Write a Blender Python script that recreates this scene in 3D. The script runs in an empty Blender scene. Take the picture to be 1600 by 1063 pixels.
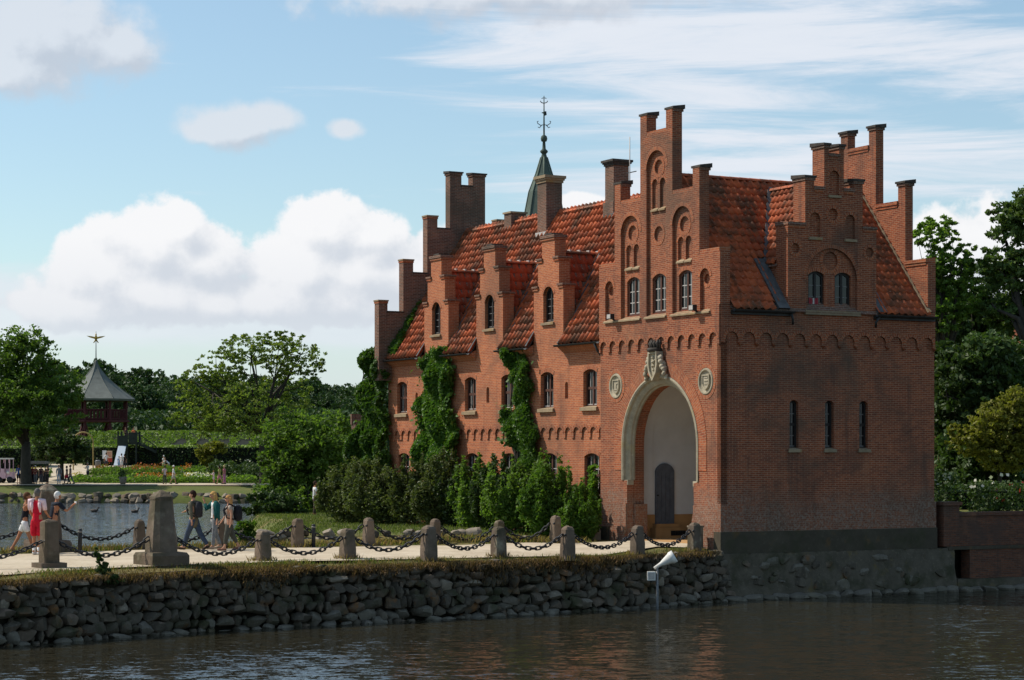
import bpy, bmesh, math, random
import numpy as np
from mathutils import Vector, Matrix
from mathutils.geometry import delaunay_2d_cdt

R = math.radians
random.seed(7)
RNG = np.random.default_rng(11)
SC = bpy.context.scene
COL = SC.collection

# ------------------------------------------------------------------ camera
EYE = 3.0          # camera height above the causeway
FPX = 3300.0       # focal length in photo pixels (photo is 1600 wide)
HOR = 707.0        # horizon row
WATER = -1.65
cam = bpy.data.cameras.new('camera')
cam.sensor_width = 36.0
cam.lens = 36.0 * FPX / 1600.0
cam.shift_y = (HOR - 531.5) / 1600.0
cam.clip_start = 0.5
cam.clip_end = 6000
camo = bpy.data.objects.new('camera', cam)
COL.objects.link(camo)
camo.location = (0, 0, EYE)
camo.rotation_euler = (R(90), 0, 0)
SC.camera = camo

# ------------------------------------------------------------------ colour management
SC.view_settings.view_transform = 'Standard'
SC.view_settings.look = 'None'
SC.view_settings.gamma = 1
SC.view_settings.use_curve_mapping = False
SC.view_settings.exposure = 0.12

# ------------------------------------------------------------------ sun
SUN_EL = R(49)
sx, sy = -0.955, 0.297                      # horizontal direction towards the sun
_l = math.hypot(sx, sy)
SDIR = Vector((sx / _l * math.cos(SUN_EL), sy / _l * math.cos(SUN_EL), math.sin(SUN_EL)))
sun = bpy.data.lights.new('sun', 'SUN')
sun.energy = 4.6
sun.angle = R(0.53)
sun.color = (1.0, 0.93, 0.82)
suno = bpy.data.objects.new('sun', sun)
COL.objects.link(suno)
suno.rotation_euler = SDIR.to_track_quat('Z', 'Y').to_euler()
suno.location = (-40, 20, 60)

# ------------------------------------------------------------------ node helper
class NT:
    def __init__(self, tree):
        self.t = tree
        tree.nodes.clear()
    def n(self, typ, **kw):
        nd = self.t.nodes.new(typ)
        for k, v in kw.items():
            setattr(nd, k, v)
        return nd
    def put(self, sock, v):
        if isinstance(v, bpy.types.NodeSocket):
            self.t.links.new(v, sock)
        else:
            if hasattr(sock.default_value, '__len__') and not hasattr(v, '__len__'):
                v = [v] * len(sock.default_value)
            if hasattr(v, '__len__') and len(v) == 3 and len(sock.default_value) == 4:
                v = (*v, 1)
            sock.default_value = v
    def m(self, op, a, b=None, c=None, clamp=False):
        nd = self.n('ShaderNodeMath', operation=op, use_clamp=clamp)
        for i, v in enumerate((a, b, c)):
            if v is not None:
                self.put(nd.inputs[i], v)
        return nd.outputs[0]
    def vm(self, op, a, b=None, out=0):
        nd = self.n('ShaderNodeVectorMath', operation=op)
        self.put(nd.inputs[0], a)
        if b is not None:
            self.put(nd.inputs[1], b)
        return nd.outputs[out]
    def ramp(self, f, lo, hi, a=0.0, b=1.0, smooth=False):
        nd = self.n('ShaderNodeMapRange')
        nd.interpolation_type = 'SMOOTHSTEP' if smooth else 'LINEAR'
        for i, v in enumerate((f, lo, hi, a, b)):
            self.put(nd.inputs[i], v)
        return nd.outputs[0]
    def mix(self, f, a, b, blend='MIX'):
        nd = self.n('ShaderNodeMix', data_type='RGBA', blend_type=blend)
        self.put(nd.inputs[0], f); self.put(nd.inputs[6], a); self.put(nd.inputs[7], b)
        return nd.outputs[2]
    def noise(self, vec, scale, detail=3, rough=0.55, dist=0.0, out=0):
        nd = self.n('ShaderNodeTexNoise')
        if vec is not None:
            self.put(nd.inputs['Vector'], vec)
        self.put(nd.inputs['Scale'], scale); self.put(nd.inputs['Detail'], detail)
        self.put(nd.inputs['Roughness'], rough); self.put(nd.inputs['Distortion'], dist)
        return nd.outputs[out]
    def mapv(self, vec, loc=(0, 0, 0), rot=(0, 0, 0), scale=(1, 1, 1)):
        nd = self.n('ShaderNodeMapping')
        self.put(nd.inputs[0], vec)
        nd.inputs[1].default_value = loc; nd.inputs[2].default_value = rot; nd.inputs[3].default_value = scale
        return nd.outputs[0]

# ------------------------------------------------------------------ world: Nishita sky with clouds by direction
W = bpy.data.worlds.new('World')
SC.world = W
W.use_nodes = True
w = NT(W.node_tree)
SKY_STRENGTH = 0.1
geo = w.n('ShaderNodeTexCoord').outputs['Generated']
sep = w.n('ShaderNodeSeparateXYZ'); w.put(sep.inputs[0], geo)
X, Y, Z = sep.outputs
az = w.m('ARCTAN2', X, Y)
el = w.m('ARCSINE', Z)
U = w.m('MULTIPLY', az, 100.0)             # hundredths of a radian
V = w.m('MULTIPLY', el, 100.0)
cv = w.n('ShaderNodeCombineXYZ'); w.put(cv.inputs[0], U); w.put(cv.inputs[1], V); w.put(cv.inputs[2], 0.0)
P = cv.outputs[0]
sky = w.n('ShaderNodeTexSky', sky_type='NISHITA')
sky.sun_disc = False
sky.sun_elevation = SUN_EL
sky.sun_rotation = math.atan2(SDIR.x, SDIR.y)
sky.air_density = 1.0; sky.dust_density = 0.6; sky.ozone_density = 1.0
# the part below the horizon repeats the horizon
zc = w.m('MAXIMUM', Z, 0.0)
cv2 = w.n('ShaderNodeCombineXYZ'); w.put(cv2.inputs[0], X); w.put(cv2.inputs[1], Y); w.put(cv2.inputs[2], zc)
w.put(sky.inputs[0], cv2.outputs[0])
def pxuv(px, py):
    return ((px - 800) / 33.0, (HOR - py) / 33.0)
CUM = [  # px, py, rx, ry of cumulus lobes as seen
    (240, 385, 88, 78), (165, 435, 112, 66), (320, 415, 90, 64), (230, 466, 180, 56), (130, 485, 130, 40), (345, 470, 110, 48), (285, 355, 46, 40),
    (515, 365, 90, 66), (580, 370, 72, 46), (470, 425, 112, 74), (560, 425, 110, 60), (500, 470, 180, 52), (400, 470, 120, 44), (640, 430, 90, 56), (700, 400, 70, 60),
    (1500, 410, 150, 95), (1560, 470, 170, 90), (910, 325, 60, 26), (-160, 470, 160, 60), (1850, 380, 180, 120), (2150, 420, 150, 80),
    (-600, 380, 170, 90), (-480, 430, 150, 60), (2700, 350, 230, 100)]
GREY = [(90, 70, 178, 98), (190, 90, 82, 72), (40, 130, 130, 55), (370, 205, 96, 44), (425, 192, 52, 34), (540, 206, 34, 20), (320, 214, 60, 28),
    (800, -4, 400, 62), (1000, -40, 420, 70), (-330, 60, 200, 90), (1450, -60, 320, 70), (-900, 150, 260, 110), (2300, 60, 300, 90)]
def field(coord, lobes, k=1.0):
    acc = None
    for (px, py, rx, ry) in lobes:
        u, v = pxuv(px, py)
        d = w.vm('SUBTRACT', coord, (u, v, 0))
        d = w.vm('MULTIPLY', d, (33.0 / rx, 33.0 / ry, 0))
        L = w.vm('LENGTH', d, out=1)
        acc = L if acc is None else w.m('SMOOTH_MIN', acc, L, 0.25)
    return w.m('SUBTRACT', 1.0, acc)
def billow(coord):
    a = w.noise(coord, 0.42, 6, 0.52)
    b = w.noise(w.vm('ADD', coord, (40.0, 7.0, 3.0)), 1.6, 4, 0.6)
    return w.m('ADD', w.m('SUBTRACT', a, 0.5), w.m('MULTIPLY', w.m('SUBTRACT', b, 0.5), 0.22))
NC = billow(P)
Poff = w.vm('ADD', P, (-0.8, 1.15, 0.0))
NO = billow(Poff)
D1 = w.m('ADD', field(P, CUM), w.m('MULTIPLY', NC, 1.35))
D1o = w.m('ADD', field(Poff, CUM), w.m('MULTIPLY', NO, 1.35))
M1 = w.ramp(D1, 0.0, 0.24, smooth=True)
base_fade = w.ramp(V, 4.2, 7.2, 0.35, 1.0, smooth=True)
M1 = w.m('MULTIPLY', M1, base_fade)
sh1 = w.ramp(w.m('SUBTRACT', D1, D1o), -0.46, 0.44, 0.0, 1.0, smooth=True)
sh1 = w.m('MULTIPLY', sh1, w.ramp(V, 5.0, 10.0, 0.45, 1.0))
C1 = w.mix(sh1, (6.0, 6.45, 7.1), (8.6, 8.65, 8.8))
D2 = w.m('ADD', field(P, GREY), w.m('MULTIPLY', NC, 1.3))
D2o = w.m('ADD', field(Poff, GREY), w.m('MULTIPLY', NO, 1.3))
M2 = w.m('MULTIPLY', w.ramp(D2, 0.0, 0.6, smooth=True), 0.82)
sh2 = w.ramp(w.m('SUBTRACT', D2, D2o), -0.35, 0.3, 0.0, 1.0, smooth=True)
C2 = w.mix(sh2, (5.2, 5.6, 6.3), (7.0, 7.3, 7.8))
# cirrus: long streaks falling gently to the right
Pc = w.mapv(P, rot=(0, 0, R(9)), scale=(0.045, 0.46, 1))
n1 = w.noise(Pc, 1.1, 8, 0.66, 0.8)
Pb = w.mapv(P, rot=(0, 0, R(6)), scale=(0.045, 0.12, 1), loc=(3.1, 0.7, 0))
n2 = w.noise(Pb, 1.0, 3, 0.5)
band = field(w.mapv(P, rot=(0, 0, R(7))), [(1250, 40, 700, 80), (1300, 175, 640, 46), (1350, 260, 660, 70), (1000, 110, 420, 36), (1500, 310, 460, 50)])
cir = w.m('ADD', w.m('MULTIPLY', n1, 1.35), w.m('MULTIPLY', n2, 0.40))
cir = w.m('ADD', cir, w.m('MULTIPLY', w.ramp(band, -0.7, 0.6, smooth=True), 0.42))
M3 = w.m('MULTIPLY', w.ramp(cir, 1.0, 1.42, smooth=True), 0.9)
C3 = w.mix(n1, (6.4, 7.0, 7.9), (8.1, 8.25, 8.7))
# whitening towards the horizon
hz = w.ramp(V, 0.0, 10.0, 0.7, 0.0, smooth=True)
col = w.mix(1.0, sky.outputs[0], (1.18, 1.29, 1.27), 'MULTIPLY')
col = w.mix(0.16, col, (4.8, 6.2, 7.2))
col = w.mix(hz, col, (6.0, 6.8, 7.7))
col = w.mix(M3, col, C3)
col = w.mix(M2, col, C2)
low = field(P, [(300, 505, 420, 42), (120, 470, 260, 50), (560, 520, 300, 34), (1500, 480, 300, 120), (-500, 500, 500, 60), (2300, 480, 500, 80)])
nl_ = w.noise(w.mapv(P, scale=(0.10, 0.30, 1)), 1.0, 5, 0.6)
M0 = w.m('MULTIPLY', w.ramp(w.m('ADD', low, w.m('MULTIPLY', w.m('SUBTRACT', nl_, 0.5), 1.6)), -0.25, 0.6, smooth=True), 0.8)
col = w.mix(M0, col, w.mix(nl_, (6.2, 6.9, 7.7), (7.9, 8.2, 8.6)))
col = w.mix(M1, col, C1)
col = w.mix(w.ramp(Z, -0.004, 0.0, 1.0, 0.0), col, (0.35, 0.42, 0.30))     # land beyond the modelled ground
bg = w.n('ShaderNodeBackground')
w.put(bg.inputs[0], col); bg.inputs[1].default_value = SKY_STRENGTH
wo = w.n('ShaderNodeOutputWorld'); w.t.links.new(bg.outputs[0], wo.inputs[0])

# ------------------------------------------------------------------ object helpers
def tag(o, label=None, cat=None, group=None, kind=None):
    if label: o['label'] = label
    if cat: o['category'] = cat
    if group: o['group'] = group
    if kind: o['kind'] = kind
    return o
def empty(name, loc=(0, 0, 0), rz=0.0, **kw):
    o = bpy.data.objects.new(name, None)
    COL.objects.link(o)
    o.location = loc; o.rotation_euler = (0, 0, rz)
    o.empty_display_size = 0.3
    return tag(o, **kw)
def link_mesh(name, me, parent=None, mat=None, loc=None, **kw):
    o = bpy.data.objects.new(name, me)
    COL.objects.link(o)
    if parent: o.parent = parent
    if loc is not None: o.location = loc
    return tag(o, **kw)

class MB:
    """collects polygons with materials and uv in metres"""
    def __init__(s):
        s.v = []; s.f = []; s.mi = []; s.uv = []; s.mats = []; s.sm = []
    def mat(s, m):
        if m not in s.mats: s.mats.append(m)
        return s.mats.index(m)
    def poly(s, pts, m, uv=None, smooth=False):
        b = len(s.v)
        s.v.extend([tuple(p) for p in pts])
        s.f.append(tuple(range(b, b + len(pts)))); s.mi.append(s.mat(m)); s.uv.append(uv); s.sm.append(smooth)
    def faces(s, verts, faces, m, smooth=False, uvs=None):
        b = len(s.v)
        s.v.extend([tuple(p) for p in verts])
        i = s.mat(m)
        for k, f in enumerate(faces):
            s.f.append(tuple(b + j for j in f)); s.mi.append(i); s.sm.append(smooth)
            s.uv.append(None if uvs is None else [uvs[j] for j in f])
    def box(s, x0, x1, y0, y1, z0, z1, m):
        v = [(x0, y0, z0), (x1, y0, z0), (x1, y1, z0), (x0, y1, z0), (x0, y0, z1), (x1, y0, z1), (x1, y1, z1), (x0, y1, z1)]
        s.faces(v, [(3, 2, 1, 0), (4, 5, 6, 7), (0, 1, 5, 4), (1, 2, 6, 5), (2, 3, 7, 6), (3, 0, 4, 7)], m)
    def bar(s, a, b, w, h, m, up=(0, 0, 1)):
        a = Vector(a); b = Vector(b); d = (b - a).normalized(); u = Vector(up)
        x = d.cross(u)
        if x.length < 1e-4: x = d.cross(Vector((1, 0, 0)))
        x.normalize(); y = x.cross(d)
        v = []
        for p in (a, b):
            for i, j in ((-1, -1), (1, -1), (1, 1), (-1, 1)):
                v.append(p + x * (i * w / 2) + y * (j * h / 2))
        s.faces(v, [(0, 1, 2, 3), (7, 6, 5, 4), (0, 4, 5, 1), (1, 5, 6, 2), (2, 6, 7, 3), (3, 7, 4, 0)], m)
    def tube(s, pts, r, m, n=6, smooth=True, cap=True):
        pts = [Vector(p) for p in pts]
        rr = r if hasattr(r, '__len__') else [r] * len(pts)
        vs = []; fs = []
        prev = None
        for i, p in enumerate(pts):
            a = pts[max(i - 1, 0)]; b = pts[min(i + 1, len(pts) - 1)]
            d = (b - a).normalized() if (b - a).length > 1e-7 else Vector((0, 0, 1))
            if prev is None:
                x = d.cross(Vector((0, 0, 1)))
                if x.length < 1e-3: x = Vector((1, 0, 0))
            else:
                x = prev - d * prev.dot(d)
                if x.length < 1e-5: x = d.orthogonal()
            x.normalize(); prev = x; y = d.cross(x)
            for k in range(n):
                t = 2 * math.pi * k / n
                vs.append(p + (x * math.cos(t) + y * math.sin(t)) * rr[i])
        for i in range(len(pts) - 1):
            for k in range(n):
                fs.append((i * n + k, i * n + (k + 1) % n, (i + 1) * n + (k + 1) % n, (i + 1) * n + k))
        if cap:
            fs.append(tuple(reversed(range(n)))); fs.append(tuple(range((len(pts) - 1) * n, len(pts) * n)))
        s.faces(vs, fs, m, smooth)
    def lathe(s, prof, m, c=(0, 0, 0), n=16, smooth=True, ph=0.0, sq=False):
        vs = []; fs = []
        for (r, z) in prof:
            for k in range(n):
                t = 2 * math.pi * (k + ph) / n
                vs.append((c[0] + r * math.cos(t), c[1] + r * math.sin(t), c[2] + z))
        for i in range(len(prof) - 1):
            for k in range(n):
                fs.append((i * n + k, i * n + (k + 1) % n, (i + 1) * n + (k + 1) % n, (i + 1) * n + k))
        fs.append(tuple(reversed(range(n)))); fs.append(tuple(range((len(prof) - 1) * n, len(prof) * n)))
        s.faces(vs, fs, m, smooth)
    def mesh(s, name):
        me = bpy.data.meshes.new(name)
        me.from_pydata(s.v, [], s.f)
        for m in s.mats: me.materials.append(m)
        me.polygons.foreach_set('material_index', s.mi)
        me.polygons.foreach_set('use_smooth', s.sm)
        uvl = me.uv_layers.new(name='UVMap')
        buf = np.zeros((len(me.loops), 2), np.float32)
        k = 0
        V_ = s.v
        for f, uv in zip(s.f, s.uv):
            if uv is None:
                p0 = Vector(V_[f[0]]); nrm = Vector((0, 0, 0))
                for i in range(1, len(f) - 1):
                    nrm += (Vector(V_[f[i]]) - p0).cross(Vector(V_[f[i + 1]]) - p0)
                ax = [abs(c) for c in nrm]
                if ax[2] > 0.9 * max(ax[0], ax[1]) and ax[2] >= max(ax[0], ax[1]):
                    a, b = 0, 1
                elif ax[0] >= ax[1]: a, b = 1, 2
                else: a, b = 0, 2
                for i in f:
                    buf[k] = (V_[i][a], V_[i][b]); k += 1
            else:
                for q in uv:
                    buf[k] = q; k += 1
        uvl.data.foreach_set('uv', buf.ravel())
        me.update()
        return me
    def build(s, name, parent=None, loc=None, **kw):
        return link_mesh(name, s.mesh(name), parent, loc=loc, **kw)

def pip(x, y, poly):
    c = False; j = len(poly) - 1
    for i in range(len(poly)):
        xi, yi = poly[i]; xj, yj = poly[j]
        if (yi > y) != (yj > y) and x < (xj - xi) * (y - yi) / (yj - yi) + xi: c = not c
        j = i
    return c
class Frame:
    """a wall: point(u, z, d) with d pointing into the wall"""
    def __init__(s, O, U, N):
        s.O = Vector(O); s.U = Vector(U); s.N = Vector(N)
    def __call__(s, u, z, d=0.0):
        p = s.O + s.U * u + s.N * d
        return (p.x, p.y, p.z + z)
def skin(mb, fr, outer, holes, d0, d1, m, back=False, rim=True, outer_rim=True, mrim=None):
    """wall face at depth d0 with holes whose reveals run to d1"""
    coords = []; edges = []
    for lp in [outer] + holes:
        b = len(coords); coords += [Vector(p) for p in lp]
        edges += [(b + i, b + (i + 1) % len(lp)) for i in range(len(lp))]
    vv, ee, ff, _, _, _ = delaunay_2d_cdt(coords, edges, [], 0, 1e-5)
    keep = []
    for f in ff:
        cx = sum(vv[i].x for i in f) / len(f); cy = sum(vv[i].y for i in f) / len(f)
        if pip(cx, cy, outer) and not any(pip(cx, cy, h) for h in holes): keep.append(tuple(f))
    mb.faces([fr(p.x, p.y, d0) for p in vv], keep, m)
    if back: mb.faces([fr(p.x, p.y, d1) for p in vv], keep, m)
    loops = ([outer] if outer_rim else []) + (holes if rim else [])
    for lp in loops:
        for i in range(len(lp)):
            a = lp[i]; b = lp[(i + 1) % len(lp)]
            mb.poly([fr(a[0], a[1], d0), fr(b[0], b[1], d0), fr(b[0], b[1], d1), fr(a[0], a[1], d1)], mrim or m)
def rect(u0, u1, z0, z1): return [(u0, z0), (u1, z0), (u1, z1), (u0, z1)]
def arched(u0, u1, z0, z1, rise=None, n=10):
    """rectangle whose top is an arc of given rise (half circle when None); z1 is the crown"""
    c = (u0 + u1) / 2; h = (u1 - u0) / 2
    if rise is None: rise = h
    r = (h * h + rise * rise) / (2 * rise); zc = z1 - r
    a0 = math.asin(min(1, h / r))
    if rise > h: a0 = math.pi - a0
    pts = [(u0, z0), (u1, z0)]
    for i in range(n + 1):
        a = a0 - 2 * a0 * i / n
        pts.append((c + r * math.sin(a), zc + r * math.cos(a)))
    return pts
def circle(u, z, r, n=18, ry=None):
    return [(u + r * math.cos(2 * math.pi * i / n), z + (ry or r) * math.sin(2 * math.pi * i / n)) for i in range(n)]
def ring(mb, fr, path, wid, d0, d1, m, closed=False):
    """brick band following a path on the wall (outer side = left of path normal away from centre)"""
    cu = sum(p[0] for p in path) / len(path); cz = sum(p[1] for p in path) / len(path)
    if not closed: cz = min(p[1] for p in path) - 0.15 * (max(p[0] for p in path) - min(p[0] for p in path))
    n = len(path); outp = []
    for i, p in enumerate(path):
        if closed: a = path[i - 1]; b = path[(i + 1) % n]
        else: a = path[max(i - 1, 0)]; b = path[min(i + 1, n - 1)]
        tx, tz = b[0] - a[0], b[1] - a[1]; l = math.hypot(tx, tz) or 1
        nx, nz = tz / l, -tx / l
        if nx * (p[0] - cu) + nz * (p[1] - cz) < 0: nx, nz = -nx, -nz
        outp.append((p[0] + nx * wid, p[1] + nz * wid))
    s = 0.0
    for i in range(n if closed else n - 1):
        j = (i + 1) % n
        a, b, c, d = path[i], path[j], outp[j], outp[i]
        L = math.hypot(b[0] - a[0], b[1] - a[1])
        uv = [(0, s), (0, s + L), (wid, s + L), (wid, s)]
        mb.poly([fr(*a, d0), fr(*b, d0), fr(*c, d0), fr(*d, d0)], m, uv)
        mb.poly([fr(*a, d0), fr(*b, d0), fr(*b, d1), fr(*a, d1)], m, uv)
        mb.poly([fr(*d, d0), fr(*c, d0), fr(*c, d1), fr(*d, d1)], m, uv)
        s += L
    if not closed:
        for i in (0, n - 1):
            mb.poly([fr(*path[i], d0), fr(*outp[i], d0), fr(*outp[i], d1), fr(*path[i], d1)], m)
def fbox(mb, fr, u0, u1, z0, z1, d0, d1, m):
    v = [fr(u, z, d) for d in (d0, d1) for (u, z) in ((u0, z0), (u1, z0), (u1, z1), (u0, z1))]
    mb.faces(v, [(0, 1, 2, 3), (7, 6, 5, 4), (0, 4, 5, 1), (1, 5, 6, 2), (2, 6, 7, 3), (3, 7, 4, 0)], m)
def dist_of(py, z):            # distance at which a point of height z shows on photo row py
    return (EYE - z) * FPX / (py - HOR)
def at(px, Yd):                # x of a photo column at distance Yd
    return (px - 800) / FPX * Yd

# ------------------------------------------------------------------ materials
def material(name):
    m = bpy.data.materials.new(name); m.use_nodes = True
    return m, NT(m.node_tree)
def finish(t, col, rough=0.8, bump=None, bstr=0.3, bdist=0.02, spec=0.3, metal=0.0, trans=0.0):
    b = t.n('ShaderNodeBsdfPrincipled')
    t.put(b.inputs['Base Color'], col); t.put(b.inputs['Roughness'], rough); t.put(b.inputs['Metallic'], metal)
    t.put(b.inputs['Specular IOR Level'], spec)
    if bump is not None:
        bp = t.n('ShaderNodeBump'); t.put(bp.inputs['Height'], bump)
        bp.inputs['Strength'].default_value = bstr; bp.inputs['Distance'].default_value = bdist
        t.t.links.new(bp.outputs[0], b.inputs['Normal'])
    o = t.n('ShaderNodeOutputMaterial'); t.t.links.new(b.outputs[0], o.inputs[0])
    return b
def pos(t): return t.n('ShaderNodeNewGeometry').outputs['Position']
def zof(t, v):
    s_ = t.n('ShaderNodeSeparateXYZ'); t.put(s_.inputs[0], v); return s_.outputs[2]
def rnd(t):
    a = t.n('ShaderNodeObjectInfo').outputs['Random']; b = t.n('ShaderNodeNewGeometry').outputs['Random Per Island']
    return t.m('FRACT', t.m('ADD', a, t.m('MULTIPLY', b, 7.31)))
def mat_plain(name, c, rough=0.7, var=0.25, scale=6.0, bstr=0.2, spec=0.3, metal=0.0):
    m, t = material(name)
    p = pos(t)
    n = t.noise(p, scale, 4, 0.6)
    dark = tuple(x * (1 - var) for x in c); light = tuple(min(1, x * (1 + var)) for x in c)
    col = t.mix(t.ramp(n, 0.3, 0.7), dark, light)
    finish(t, col, rough, n, bstr, 0.02, spec, metal)
    return m
def mat_brick(name, ca, cb, mortar, dirt=0.5, bond=0.225, row=0.062, low=True, msize=0.009):
    m, t = material(name)
    uv = t.n('ShaderNodeUVMap').outputs[0]
    br = t.n('ShaderNodeTexBrick')
    wob = t.noise(uv, 1.3, 2, 0.5, out=1)
    uvw = t.vm('ADD', uv, t.vm('MULTIPLY', t.vm('SUBTRACT', wob, (0.5, 0.5, 0.5)), (0.02, 0.02, 0)))
    t.put(br.inputs['Vector'], uvw)
    br.offset = 0.5
    for k, v in (('Scale', 1.0), ('Mortar Size', msize), ('Mortar Smooth', 0.2), ('Bias', 0.0), ('Brick Width', bond), ('Row Height', row)):
        br.inputs[k].default_value = v
    t.put(br.inputs['Color1'], ca); t.put(br.inputs['Color2'], cb); t.put(br.inputs['Mortar'], mortar)
    p = pos(t); z = zof(t, p)
    col = br.outputs['Color']
    big = t.noise(p, 0.55, 5, 0.6)
    fine = t.noise(p, 9.0, 3, 0.6)
    col = t.mix(t.ramp(fine, 0.35, 0.75, 0.0, 0.35), col, tuple(x * 0.55 for x in cb))
    # soot and damp patches
    col = t.mix(t.ramp(big, 0.5, 0.72, 0.0, dirt, smooth=True), col, (0.085, 0.055, 0.042))
    # paler, sandier patches
    n3 = t.noise(p, 0.9, 4, 0.6, 0.4)
    col = t.mix(t.ramp(n3, 0.55, 0.75, 0.0, 0.28, smooth=True), col, (0.40, 0.19, 0.10))
    # damp streaks and green-grey algae bloom
    st = t.noise(t.mapv(p, scale=(2.6, 2.6, 0.22)), 1.0, 4, 0.6)
    col = t.mix(t.ramp(st, 0.54, 0.74, 0.0, dirt * 0.9, smooth=True), col, (0.075, 0.048, 0.038))
    al = t.noise(p, 0.27, 4, 0.6, 0.6)
    col = t.mix(t.ramp(al, 0.50, 0.68, 0.0, dirt * 1.1, smooth=True), col, (0.082, 0.070, 0.052))
    if low:
        # weathered foot of the wall: grey bloom, flaked bricks and lichen up to about 1.4 m with a ragged edge
        sp = t.noise(p, 14.0, 4, 0.7)
        edge = t.m('ADD', z, t.m('MULTIPLY', t.m('SUBTRACT', big, 0.5), 2.6))
        lowm = t.ramp(edge, 1.0, 2.1, 1.0, 0.0, smooth=True)
        grey = t.mix(t.ramp(sp, 0.42, 0.62), (0.10, 0.068, 0.05), (0.27, 0.215, 0.165))
        col = t.mix(t.m('MULTIPLY', lowm, t.ramp(sp, 0.42, 0.58, 0.25, 0.75)), col, grey)
    h = t.m('ADD', t.m('MULTIPLY', br.outputs['Fac'], -1.0), t.m('MULTIPLY', fine, 0.5))
    finish(t, col, 0.9, h, 0.5, 0.012, 0.15)
    return m
def mat_tile(name, a, b, moss, mossamt=0.6):
    m, t = material(name)
    p = pos(t); r = rnd(t)
    col = t.mix(t.ramp(r, 0, 1, 0.15, 0.85), a, b)
    r2 = t.m('FRACT', t.m('MULTIPLY', r, 13.7))
    col = t.mix(t.ramp(r2, 0.72, 1.0, 0.0, 0.55), col, (0.10, 0.055, 0.035))
    n = t.noise(p, 0.8, 5, 0.65); n2 = t.noise(p, 7.0, 4, 0.7)
    run = t.noise(t.mapv(p, scale=(2.4, 2.4, 0.35)), 1.0, 4, 0.65)
    col = t.mix(t.ramp(run, 0.48, 0.72, 0.0, 0.55 * mossamt, smooth=True), col, (0.15, 0.06, 0.032))
    col = t.mix(t.m('MULTIPLY', t.ramp(t.m('ADD', n, t.m('MULTIPLY', n2, 0.35)), 0.60, 0.80, smooth=True), mossamt), col, moss)
    col = t.mix(t.ramp(t.noise(p, 16.0, 2, 0.6), 0.64, 0.72, 0.0, 0.5), col, (0.46, 0.36, 0.28))
    finish(t, col, 0.75, n2, 0.3, 0.02, 0.25)
    return m
def mat_stone(name, cols, scale=5.0, lichen=(0.34, 0.17, 0.03), lic=0.0, moss=0.0, bstr=0.6):
    m, t = material(name)
    p = pos(t); r = rnd(t)
    off = p
    c = cols[0]
    col = t.mix(r, cols[0], cols[1])
    r2 = t.m('FRACT', t.m('MULTIPLY', r, 9.17))
    col = t.mix(t.ramp(r2, 0.6, 1.0), col, cols[2])
    n = t.noise(off, scale, 6, 0.65); n2 = t.noise(off, scale * 5, 4, 0.7)
    col = t.mix(t.ramp(n, 0.35, 0.7, 0.0, 0.6), col, tuple(x * 0.45 for x in cols[0]))
    col = t.mix(t.ramp(n2, 0.58, 0.72, 0.0, 0.5), col, tuple(min(1, x * 1.9) for x in cols[1]))
    if lic:
        col = t.mix(t.m('MULTIPLY', t.ramp(t.noise(off, 1.7, 5, 0.6), 0.58, 0.7), lic), col, lichen)
    if moss:
        col = t.mix(t.m('MULTIPLY', t.ramp(t.noise(off, 1.1, 5, 0.6), 0.5, 0.66), moss), col, (0.035, 0.04, 0.015))
    finish(t, col, 0.9, t.m('ADD', n, t.m('MULTIPLY', n2, 0.35)), bstr, 0.05, 0.2)
    return m
def mat_leaf(name, a, b, c=None, trans=0.3, rough=0.55):
    m, t = material(name)
    r = t.n('ShaderNodeNewGeometry').outputs['Random Per Island']
    o = t.n('ShaderNodeObjectInfo').outputs['Random']
    col = t.mix(r, a, b)
    if c is not None:
        col = t.mix(t.ramp(t.m('FRACT', t.m('MULTIPLY', r, 7.7)), 0.8, 1.0), col, c)
    n = t.noise(pos(t), 0.35, 3, 0.6)
    col = t.mix(t.ramp(n, 0.35, 0.65, 0.0, 0.45), col, tuple(x * 0.55 for x in a))
    hs = t.n('ShaderNodeHueSaturation'); t.put(hs.inputs['Value'], t.ramp(o, 0, 1, 0.8, 1.2)); t.put(hs.inputs['Color'], col)
    col = hs.outputs[0]
    b_ = t.n('ShaderNodeBsdfPrincipled'); t.put(b_.inputs['Base Color'], col); b_.inputs['Roughness'].default_value = rough
    b_.inputs['Specular IOR Level'].default_value = 0.25
    tr = t.n('ShaderNodeBsdfTranslucent'); t.put(tr.inputs[0], t.mix(1.0, col, (1.0, 1.15, 0.45), 'MULTIPLY'))
    mx = t.n('ShaderNodeMixShader'); mx.inputs[0].default_value = trans
    t.t.links.new(b_.outputs[0], mx.inputs[1]); t.t.links.new(tr.outputs[0], mx.inputs[2])
    o_ = t.n('ShaderNodeOutputMaterial'); t.t.links.new(mx.outputs[0], o_.inputs[0])
    return m

BRICK = mat_brick('gate_brick', (0.36, 0.098, 0.040), (0.20, 0.050, 0.025), (0.40, 0.235, 0.145), 0.55)
BRICKW = mat_brick('wing_brick', (0.51, 0.150, 0.056), (0.35, 0.090, 0.038), (0.48, 0.29, 0.18), 0.36)
BRICKG = mat_brick('garden_brick', (0.20, 0.075, 0.04), (0.10, 0.045, 0.03), (0.13, 0.09, 0.065), 0.8, low=False)
BRICKD = mat_brick('old_brick', (0.24, 0.10, 0.06), (0.12, 0.06, 0.04), (0.30, 0.24, 0.19), 0.6)
ARCHB = mat_brick('arch_brick', (0.44, 0.13, 0.052), (0.26, 0.068, 0.032), (0.40, 0.24, 0.15), 0.4, bond=0.24, row=0.075, low=False)
TILE = mat_tile('old_tile', (0.60, 0.138, 0.044), (0.37, 0.078, 0.030), (0.10, 0.055, 0.030), 0.85)
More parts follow.
